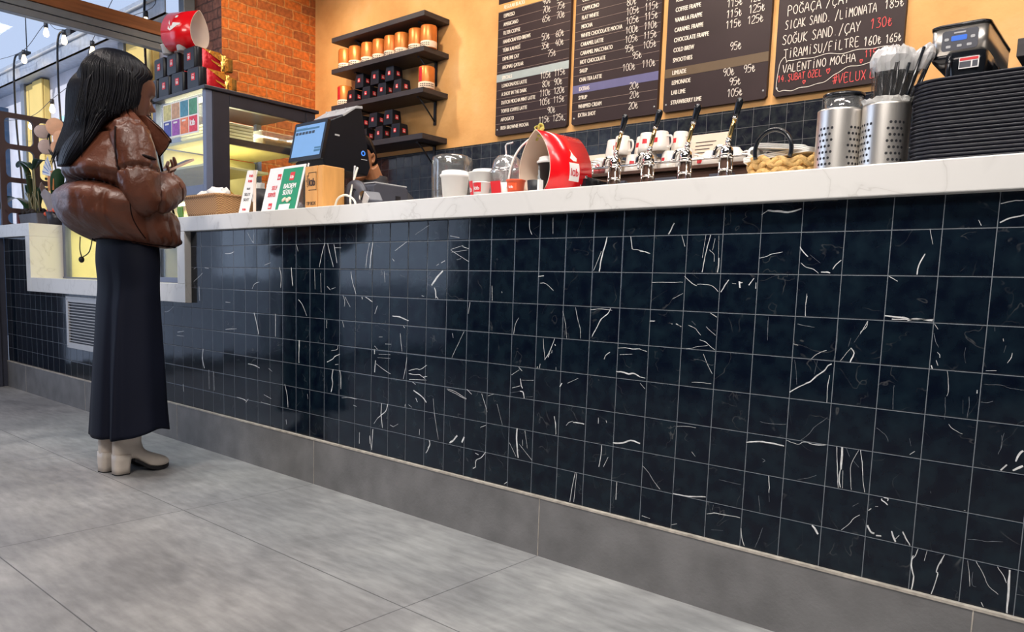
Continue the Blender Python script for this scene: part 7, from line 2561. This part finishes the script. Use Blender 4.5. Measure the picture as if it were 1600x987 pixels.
def rows_text(t, x0, w, items, prices, rules, bands, xs=0.055, size=0.0375):
    for txt, z in items:
        obj('menu_line', text_into(nb(), txt, size, front_m(x0 + xs, FY - 0.001, BB + z - 0.013), 0.66, 0.0006), M['lettering'], t, local=False)
    F = front_m(x0, FY - 0.0015, BB)
    for pl, z in prices:
        for txt, px in pl:
            b = nb()
            chalk(b, txt, px, z - 0.021, 0.044, F, 0.0034, 0.62, 0.90)
            obj('chalk_price', b, M['chalk'], t, local=False)
    for z in rules:
        obj('rule_line', prism(nb(), [(x0 + 0.004, BB + z - 0.0009), (x0 + w - 0.004, BB + z - 0.0009), (x0 + w - 0.004, BB + z + 0.0009), (x0 + 0.004, BB + z + 0.0009)], FY - 0.0003, FY + 0.001, 'Y'), M['rule'], t, local=False)
    for z, m_ in bands:
        obj('colour_band', prism(nb(), [(x0, BB + z - 0.027), (x0 + w, BB + z - 0.027), (x0 + w, BB + z + 0.027), (x0, BB + z + 0.027)], FY - 0.0002, FY + 0.001, 'Y'), m_, t, local=False)


p = 0.0615
t = menu_board(-2.141, -1.465, 'brown menu board listing black coffees and specials, nearest the shelves')
names = ['IRISH BROWNIE MOCHA', 'AFFOGATO', 'TOFFEE COFFEE LATTE', 'DUTCH MOCHA MINT LATTE', 'A SHOT IN THE DARK', 'LONDON FOG LATTE']
it = [(n, 0.054 + p * i) for i, n in enumerate(names)] + [('SPECIALS', 0.054 + p * 5.95)]
n2 = ['AROMALI ÇAYLAR', 'DEMLEME ÇAY', 'TÜRK KAHVESİ', 'HANDCRAFTED BREWS', 'FILTER COFFEE', 'AMERICANO', 'ESPRESSO', 'REGULAR BLACKS']
it += [(n, 0.054 + p * (7.15 + i)) for i, n in enumerate(n2)]
A, B_ = 0.425, 0.552
pr_ = [([('115~', A), ('125~', B_)], 0.068), ([('90~', A + 0.075)], 0.066 + p), ([('105~', A), ('115~', B_)], 0.07 + 2 * p), ([('110~', A), ('120~', B_)], 0.07 + 3 * p),
       ([('80~', A + 0.02), ('90~', B_)], 0.07 + 4 * p), ([('105~', A), ('115~', B_)], 0.07 + 5 * p),
       ([('75~', A + 0.06)], 0.080 + 7.15 * p), ([('35~', A), ('40~', B_)], 0.080 + 8.15 * p), ([('50~', A), ('60~', B_)], 0.080 + 9.15 * p),
       ([('65~', A), ('70~', B_)], 0.080 + 11.15 * p), ([('70~', A), ('75~', B_)], 0.080 + 12.15 * p), ([('40~', A), ('50~', B_)], 0.080 + 13.15 * p)]
rows_text(t, -2.141, 0.676, it, pr_, [0.085 + p * i for i in range(5)] + [0.085 + p * (6.15 + i) for i in range(8)], [(0.054 + p * 5.95, M['band_blue']), (0.054 + p * 14.15, M['band_tan'])])

p = 0.0585
t = menu_board(-1.423, -0.745, 'brown menu board listing espresso drinks and extras, second from the shelves')
it = [('EXTRA SHOT', 0.062), ('WHIPPED CREAM', 0.062 + p), ('SYRUP', 0.062 + 2 * p), ('EXTRAS', 0.062 + 3 * p)]
n2 = ['CHAI TEA LATTE', 'SALEP', 'HOT CHOCOLATE', 'CARAMEL MACCHIATO', 'CARAMEL LATTE', 'WHITE CHOCOLATE MOCHA', 'MOCHA', 'FLAT WHITE', 'CAPPUCINO', 'CORTADO']
it += [(n, 0.062 + p * (4.05 + i)) for i, n in enumerate(n2)]
A, B_ = 0.415, 0.555
pr_ = [([('20~', A + 0.05)], 0.072), ([('20~', A + 0.055)], 0.082 + p), ([('20~', A + 0.05)], 0.082 + 2 * p), ([('100~', A - 0.01), ('110~', B_)], 0.085 + 4.05 * p), ([('95~', A + 0.06)], 0.092 + 5.05 * p)]
for i, (a, c) in enumerate((('95~', '105~'), ('105~', '115~'), ('100~', '110~'), ('105~', '115~'), ('105~', '115~'), ('80~', '90~'), ('80~', '90~'))):
    pr_.append(([(a, A), (c, B_)], 0.086 + (6.05 + i) * p))
rows_text(t, -1.423, 0.678, it, pr_, [0.092 + p * i for i in (0, 1)] + [0.092 + p * (4.05 + i) for i in range(10)], [(0.062 + 3 * p, M['band_violet'])])

p = 0.0605
t = menu_board(-0.700, -0.022, 'brown menu board listing frappes and limeade, third from the shelves')
names = ['STRAWBERRY LIME', 'LAB LIME', 'LEMONADE', 'LIMEADE']
it = [(n, 0.054 + p * i) for i, n in enumerate(names)]
n2 = ['SMOOTHIES', 'COLD BREW', 'CHOCOLATE FRAPPE', 'CARAMEL FRAPPE', 'VANILLA FRAPPE', 'COFFEE FRAPPE', 'ICED COFFEE']
it += [(n, 0.054 + p * (4.25 + i)) for i, n in enumerate(n2)]
A, B_ = 0.40, 0.535
pr_ = [([('105~', A + 0.035)], 0.058), ([('95~', A + 0.045)], 0.062 + p), ([('90~', A), ('95~', B_ - 0.005)], 0.062 + 2 * p), ([('95~', A + 0.035)], 0.070 + 4.25 * p),
       ([('115~', A), ('125~', B_)], 0.078 + 6.25 * p), ([('115~', A), ('125~', B_ + 0.005)], 0.078 + 7.25 * p), ([('115~', A), ('125~', B_ + 0.005)], 0.078 + 8.25 * p), ([('115~', A), ('125~', B_)], 0.078 + 9.25 * p)]
rows_text(t, -0.700, 0.678, it, pr_, [], [(0.054 + 3 * p, M['band_olive'])])

# the fourth board is written by hand
t = menu_board(0.019, 0.697, 'dark chalk board with handwritten set menus and hearts, nearest the coffee brewer')
F = front_m(0.0, FY - 0.0015, 0.0)
WR = [  # text, x, z, height, x end, red
    ('MENÜ/ÇAY', 0.075, 2.505, 0.05, 0.40, 0), ('POĞAÇA /ÇAY', 0.073, 2.422, 0.048, 0.425, 0), ('SICAK SAND. /LİMONATA', 0.064, 2.345, 0.047, 0.572, 0), ('185~', 0.592, 2.350, 0.045, 0.688, 0),
    ('SOĞUK SAND./ÇAY', 0.055, 2.263, 0.050, 0.492, 0), ('130~', 0.528, 2.262, 0.050, 0.640, 1), ('TİRAMİSU/FİLTRE', 0.068, 2.186, 0.048, 0.482, 0), ('160~', 0.502, 2.180, 0.045, 0.592, 0), ('165~', 0.610, 2.176, 0.042, 0.690, 0),
    ('VALENTİNO MOCHA', 0.068, 2.108, 0.044, 0.478, 0), ('115~', 0.512, 2.120, 0.036, 0.592, 1), ('125~', 0.612, 2.118, 0.036, 0.684, 1), ('14.ŞUBAT ÖZEL', 0.042, 2.060, 0.036, 0.300, 1), ('<', 0.315, 2.066, 0.030, 0.338, 1), ('<', 0.188, 2.030, 0.022, 0.206, 1), ('<', 0.488, 2.094, 0.022, 0.505, 1),
    ('#VELUX', 0.352, 2.006, 0.050, 0.530, 1), ('LEA', 0.545, 2.010, 0.046, 0.640, 1)]
for txt, x, z, h, x1, red in WR:
    b = nb()
    chalk(b, txt.replace('Ü', 'U'), x, z, h, F, 0.0037 if not red else 0.0036, mi=red, width=(x1 - x))
    obj('chalk_writing', b, [M['chalk'], M['chalkred']], t, local=False)
b = nb()
for pts in ([(0.085, 2.165), (0.12, 2.172), (0.2, 2.166), (0.3, 2.172), (0.4, 2.163), (0.5, 2.166), (0.6, 2.160), (0.66, 2.158), (0.686, 2.145), (0.684, 2.118), (0.665, 2.103), (0.6, 2.10), (0.52, 2.086), (0.44, 2.086), (0.38, 2.066), (0.33, 2.036), (0.27, 2.018), (0.2, 2.014), (0.14, 2.006), (0.08, 2.008), (0.045, 2.016), (0.036, 2.04), (0.040, 2.10), (0.046, 2.15)],
            [(0.046, 2.15), (0.06, 2.185), (0.078, 2.19), (0.088, 2.17), (0.085, 2.165)]):
    P = crom([(q[0], q[1], 0) for q in pts], 4)
    ribbon(b, [(q.x, q.y + 0.003 * math.sin(i * 1.1)) for i, q in enumerate(P)], 0.003, F)
obj('chalk_outline', b, [M['chalk'], M['chalkred']], t, local=False)

# ================================================================== plants on the raised counter end
RZ = 1.172
pt = thing('potted_orchid', 'orchid with dark broad leaves in a grey planter on the raised counter end', 'potted plant', (-4.38, 0.14, RZ))
b = nb()
loft(b, [[(x, y, RZ + z) for x, y in rrect(-4.56 - w, -4.20 + w, 0.09 - w, 0.21 + w, 0.01)] for z, w in ((0, -0.006), (0.085, 0.004), (0.085, -0.006), (0.05, -0.008))], smooth=False)
obj('planter', b, M['planter'], pt, local=False)
obj('maroon_panel', box(nb(), -4.60, -4.562, 0.085, 0.20, RZ, RZ + 0.125), M['terra'], pt, local=False, bev=0.003)
b = nb()
for k in range(60):
    blob(b, (random.uniform(-4.54, -4.22), random.uniform(0.10, 0.20), RZ + 0.085 + random.uniform(0, 0.03)), (0.022, 0.016, 0.014), 7)
obj('soil', b, M['soil'], pt, local=False, smooth=True)


def leaf(bm, pts, w, n=7, fold=0.15):
    P = crom(pts, n)
    L, C_, R_ = [], [], []
    m = len(P) - 1
    for i, q in enumerate(P):
        t_ = (P[min(i + 1, m)] - P[max(i - 1, 0)]).normalized()
        sd = t_.cross(Vector((0, 0, 1)))
        if sd.length < 1e-3:
            sd = Vector((1, 0, 0))
        sd.normalize()
        nn = sd.cross(t_)
        ww = w * max(0.04, math.sin(PI * min(1, (i / m) * 0.96 + 0.03)) ** 0.75)
        L.append(q + sd * ww + nn * ww * fold)
        C_.append(q)
        R_.append(q - sd * ww + nn * ww * fold)
    th = Vector((0, 0, -0.002))
    rings = [[L[i], C_[i], R_[i], R_[i] + th, C_[i] + th, L[i] + th] for i in range(m + 1)]
    loft(bm, rings)


LV = [([(-4.42, 0.14, RZ + 0.09), (-4.44, 0.13, RZ + 0.28), (-4.46, 0.12, RZ + 0.40), (-4.52, 0.10, RZ + 0.455)], 0.028),
      ([(-4.38, 0.14, RZ + 0.40), (-4.28, 0.14, RZ + 0.455), (-4.20, 0.15, RZ + 0.45), (-4.12, 0.16, RZ + 0.44)], 0.036),
      ([(-4.40, 0.14, RZ + 0.40), (-4.50, 0.13, RZ + 0.46), (-4.58, 0.12, RZ + 0.45), (-4.62, 0.11, RZ + 0.43)], 0.034),
      ([(-4.46, 0.14, RZ + 0.09), (-4.52, 0.11, RZ + 0.18), (-4.60, 0.05, RZ + 0.20), (-4.68, 0.0, RZ + 0.12)], 0.055),
      ([(-4.44, 0.16, RZ + 0.09), (-4.5, 0.17, RZ + 0.25), (-4.56, 0.17, RZ + 0.30), (-4.60, 0.17, RZ + 0.24)], 0.038),
      ([(-4.36, 0.15, RZ + 0.09), (-4.33, 0.16, RZ + 0.22), (-4.28, 0.17, RZ + 0.27), (-4.24, 0.18, RZ + 0.24)], 0.03)]
for pts, w in LV:
    b = nb()
    leaf(b, pts, w)
    obj('leaf', b, M['leaf'], pt, local=False, smooth=True)
b = nb()
for x, top in ((-4.40, 0.40), (-4.37, 0.41)):
    tube(b, crom([(x, 0.14, RZ + 0.08), (x + 0.01, 0.14, RZ + 0.25), (x, 0.14, RZ + top)], 5), 0.0055, 7)
for k in range(7):
    x = -4.47 + 0.035 * k
    tube(b, crom([(x, 0.13, RZ + 0.08), (x + random.uniform(-.04, .04), 0.12, RZ + 0.16), (x + random.uniform(-.07, .07), 0.12, RZ + 0.24)], 4), 0.0035, 6)
obj('stem', b, M['leaf_light'] if False else mat('pale_stem', (0.22, 0.20, 0.10), 0.5), pt, local=False, smooth=True)

gp = thing('gift_orchid', 'wrapped orchid with peach petals and an orange card behind the jacket', 'potted plant', (-4.06, 0.16, RZ))
obj('pot', lathe(nb(), [(0, 0), (0.05, 0), (0.066, 0.09), (0.062, 0.09), (0.047, 0.01), (0, 0.01)], (-4.06, 0.17, RZ), 28), M['case_dark'], gp, local=False)
b = nb()
for k, (x, z) in enumerate(((-4.10, 0.10), (-4.16, 0.08), (-4.05, 0.09), (-4.00, 0.10))):
    blob(b, (x, 0.14, RZ + z), (0.022, 0.018, 0.016), 8)
obj('dried_flower', b, M['orangered'], gp, local=False, smooth=True)
b = nb()
for k, (a0, a1, zt) in enumerate(((-2.9, -1.9, 0.30), (-1.7, -0.5, 0.24), (0.4, 2.6, 0.22))):
    n = 8
    lo = [(-4.06 + 0.035 * math.cos(a0 + (a1 - a0) * i / n), 0.17 + 0.03 * math.sin(a0 + (a1 - a0) * i / n), RZ + 0.05) for i in range(n + 1)]
    hi = [(-4.06 + 0.13 * math.cos(a0 + (a1 - a0) * i / n), 0.17 + 0.09 * math.sin(a0 + (a1 - a0) * i / n), RZ + zt - 0.09 * abs(i / n - 0.4)) for i in range(n + 1)]
    rings = [[lo[i], hi[i], (hi[i][0] + .002, hi[i][1] + .002, hi[i][2]), (lo[i][0] + .002, lo[i][1] + .002, lo[i][2])] for i in range(n + 1)]
    loft(b, rings, smooth=False)
obj('wrapping_paper', b, M['wrap'], gp, local=False)
b = nb()
leaf(b, [(-4.04, 0.16, RZ + 0.1), (-4.0, 0.16, RZ + 0.26), (-3.97, 0.16, RZ + 0.34), (-3.96, 0.16, RZ + 0.38)], 0.045)
leaf(b, [(-4.06, 0.18, RZ + 0.1), (-4.14, 0.18, RZ + 0.30), (-4.20, 0.18, RZ + 0.33), (-4.26, 0.18, RZ + 0.325)], 0.03)
obj('leaf', b, M['leaf'], gp, local=False, smooth=True)
b = nb()
tube(b, crom([(-4.04, 0.17, RZ + 0.09), (-4.02, 0.165, RZ + 0.35), (-4.06, 0.155, RZ + 0.50), (-4.08, 0.15, RZ + 0.60), (-4.07, 0.15, RZ + 0.70)], 6), 0.006, 8)
tube(b, crom([(-4.03, 0.16, RZ + 0.45), (-4.09, 0.14, RZ + 0.53), (-4.08, 0.14, RZ + 0.60), (-4.04, 0.14, RZ + 0.62)], 5), 0.004, 8)
obj('stem', b, M['black'], gp, local=False, smooth=True)
for k, (x, z, rx_, rz_, m_) in enumerate(((-4.13, 0.635, 0.055, 0.05, 'wrap2'), (-4.02, 0.66, 0.06, 0.065, 'cream'), (-3.97, 0.58, 0.055, 0.06, 'cream'), (-4.12, 0.53, 0.05, 0.055, 'wrap2'), (-4.02, 0.52, 0.045, 0.05, 'cream'))):
    b = nb()
    blob(b, (0, 0, 0), (rx_ * 0.95, 0.007, rz_ * 0.95), 18)
    b.transform(Matrix.Translation((x + 0.01 * k, 0.150 + (x + 4.06) * 0.35, RZ + z)) @ Matrix.Rotation(math.radians(68), 4, 'Z'))
    if 'wrap2' not in M:
        M['wrap2'] = mat('pink_grey_petal', (0.52, 0.40, 0.38), 0.6)
        M['peach'] = mat('peach_petal', (0.74, 0.42, 0.27), 0.6)
    obj('petal', b, M['wrap2' if m_ == 'wrap2' else 'peach'], gp, local=False, smooth=True)
b = nb()
for k in range(4):
    TM = plane_m((-4.02, 0.14 - 0.004 * k, RZ + 0.34), (math.cos(2.2 + 0.25 * k), 0, math.sin(2.2 + 0.25 * k)), (-math.sin(2.2 + 0.25 * k), 0, math.cos(2.2 + 0.25 * k)))
    prism(b, [(0, -0.012), (0.15, -0.018), (0.15, 0.018), (0, 0.012)], -0.001, 0.001, 'Z', M4=TM)
    prism(b, [(0.03, -0.005), (0.148, -0.006), (0.148, 0.002), (0.03, 0.0)], -0.0018, 0.0018, 'Z', M4=TM, mi=1)
obj('striped_ribbon', b, [M['white'], mat('blue_stripe', (0.12, 0.22, 0.55), 0.5)], gp, local=False)
obj('hanging_card', box(nb(), -4.09, -3.985, 0.132, 0.136, RZ + 0.235, RZ + 0.365), mat('orange_card', (0.66, 0.23, 0.07), 0.6), gp, local=False)

# ================================================================== the barista behind the sales terminal
bp_ = thing('person', 'person in charcoal shirt bending behind the sales terminal, jaw and dark hair showing', 'person', (-1.69, 1.0, 0))
BX = -1.69
HB = Matrix.Translation((BX + 0.01, 0.955, 1.432)) @ Matrix.Rotation(math.radians(214), 4, 'Z') @ Matrix.Rotation(math.radians(-16), 4, 'X') @ Matrix.Rotation(math.radians(6), 4, 'Y')
b = head_bm()
b.transform(HB)
tube(b, [(BX, 1.10, 1.30), (BX + 0.005, 1.06, 1.40), (BX + 0.02, 0.99, 1.50)], [0.065, 0.058, 0.055], 18)
tube(b, [(BX, 1.14, 0.95), (BX, 1.13, 1.15), (BX, 1.12, 1.30)], [0.13, 0.12, 0.08], 20)
for s in (-1, 1):
    tube(b, crom([(BX + s * 0.09, 1.14, 0.97), (BX + s * 0.10, 1.15, 0.50), (BX + s * 0.10, 1.16, 0.06)], 5), [0.095, 0.092, 0.085, 0.075, 0.066, 0.06, 0.058, 0.055, 0.05, 0.045, 0.04], 14)
    S_, E_, W_ = Vector((BX + s * 0.19, 1.11, 1.30)), Vector((BX + s * 0.23, 1.02, 1.06)), Vector((BX + s * 0.10, 0.80, 1.07))
    tube(b, crom([S_ + Vector((-s * 0.08, 0, 0.02)), S_, E_, W_], 5), [0.055, 0.055, 0.054, 0.052, 0.05, 0.048, 0.046, 0.044, 0.042, 0.04, 0.038, 0.036, 0.034, 0.031, 0.028, 0.027], 12)
    hand(b, W_, (-s * 0.4, -0.9, -0.1), (0, 0, -1), s, 0.4, 0.95)
bo2 = obj('body', b, M['skin2'], bp_, smooth=True, local=False)
r4 = bo2.modifiers.new('remesh', 'REMESH')
r4.mode = 'VOXEL'
r4.voxel_size = 0.005
r4.use_smooth_shade = True
b = nb()
hl = [(0.236, -0.03, 0.02, 0.03), (0.228, -0.07, 0.05, 0.058), (0.205, -0.095, 0.078, 0.076), (0.18, -0.108, 0.088, 0.084), (0.15, -0.113, 0.06, 0.086), (0.12, -0.112, 0.022, 0.086), (0.085, -0.108, -0.005, 0.083), (0.055, -0.10, -0.025, 0.076), (0.03, -0.085, -0.04, 0.06)]
rw_ = interp(hl, [0.03 + 0.206 * k / 26 for k in range(27)])
loft(b, [[HB @ Vector((r[3] * spow(math.sin(2 * PI * i / 60), 0.85) * (1 + 0.02 * math.sin(i * 2.1)), (r[1] + r[2]) / 2 + (r[2] - r[1]) / 2 * spow(math.cos(2 * PI * i / 60), 0.85), r[0])) for i in range(60)] for r in rw_])
obj('hair', b, M['hair'], bp_, smooth=True, local=False)
b = nb()
rw_ = interp([(0.92, 0.98, 1.28, 0.19), (1.05, 0.985, 1.27, 0.18), (1.18, 0.99, 1.26, 0.20), (1.28, 1.00, 1.24, 0.215), (1.345, 0.985, 1.20, 0.18), (1.385, 0.955, 1.17, 0.11), (1.415, 0.965, 1.13, 0.082), (1.455, 0.985, 1.125, 0.070)], [0.92 + 0.535 * k / 24 for k in range(25)])
loft(b, [ring(r[1], r[2], r[3], r[0], 40, fix=False, cx=BX, wob=lambda a, z: 1 + 0.02 * math.sin(a * 5 + z * 30)) for r in rw_])
for s in (-1, 1):
    tube(b, crom([(BX + s * 0.12, 1.11, 1.315), (BX + s * 0.195, 1.10, 1.28), (BX + s * 0.225, 1.05, 1.15), (BX + s * 0.215, 1.0, 1.07)], 5), [0.07, 0.074, 0.076, 0.076, 0.075, 0.074, 0.073, 0.072, 0.071, 0.07, 0.069, 0.068, 0.067, 0.066, 0.066, 0.066], 16)
obj('shirt', b, M['shirt'], bp_, smooth=True, local=False)
b = nb()
for s in (-1, 1):
    tube(b, crom([(BX + s * 0.10, 1.145, 0.96), (BX + s * 0.11, 1.155, 0.50), (BX + s * 0.11, 1.165, 0.07)], 5), [0.115, 0.112, 0.105, 0.095, 0.088, 0.082, 0.08, 0.078, 0.075, 0.072, 0.07], 16)
obj('trousers', b, M['black'], bp_, smooth=True, local=False)
b = nb()
for s in (-1, 1):
    loft(b, [[(BX + s * 0.10 + p_[0], p_[1], z) for p_ in rrect(-0.045 + w, 0.045 - w, 0.96 + w, 1.22 - w, 0.04)] for z, w in ((0, 0.004), (0.03, 0), (0.07, 0.012), (0.10, 0.03))])
obj('shoe', b, M['sole'], bp_, smooth=True, local=False)
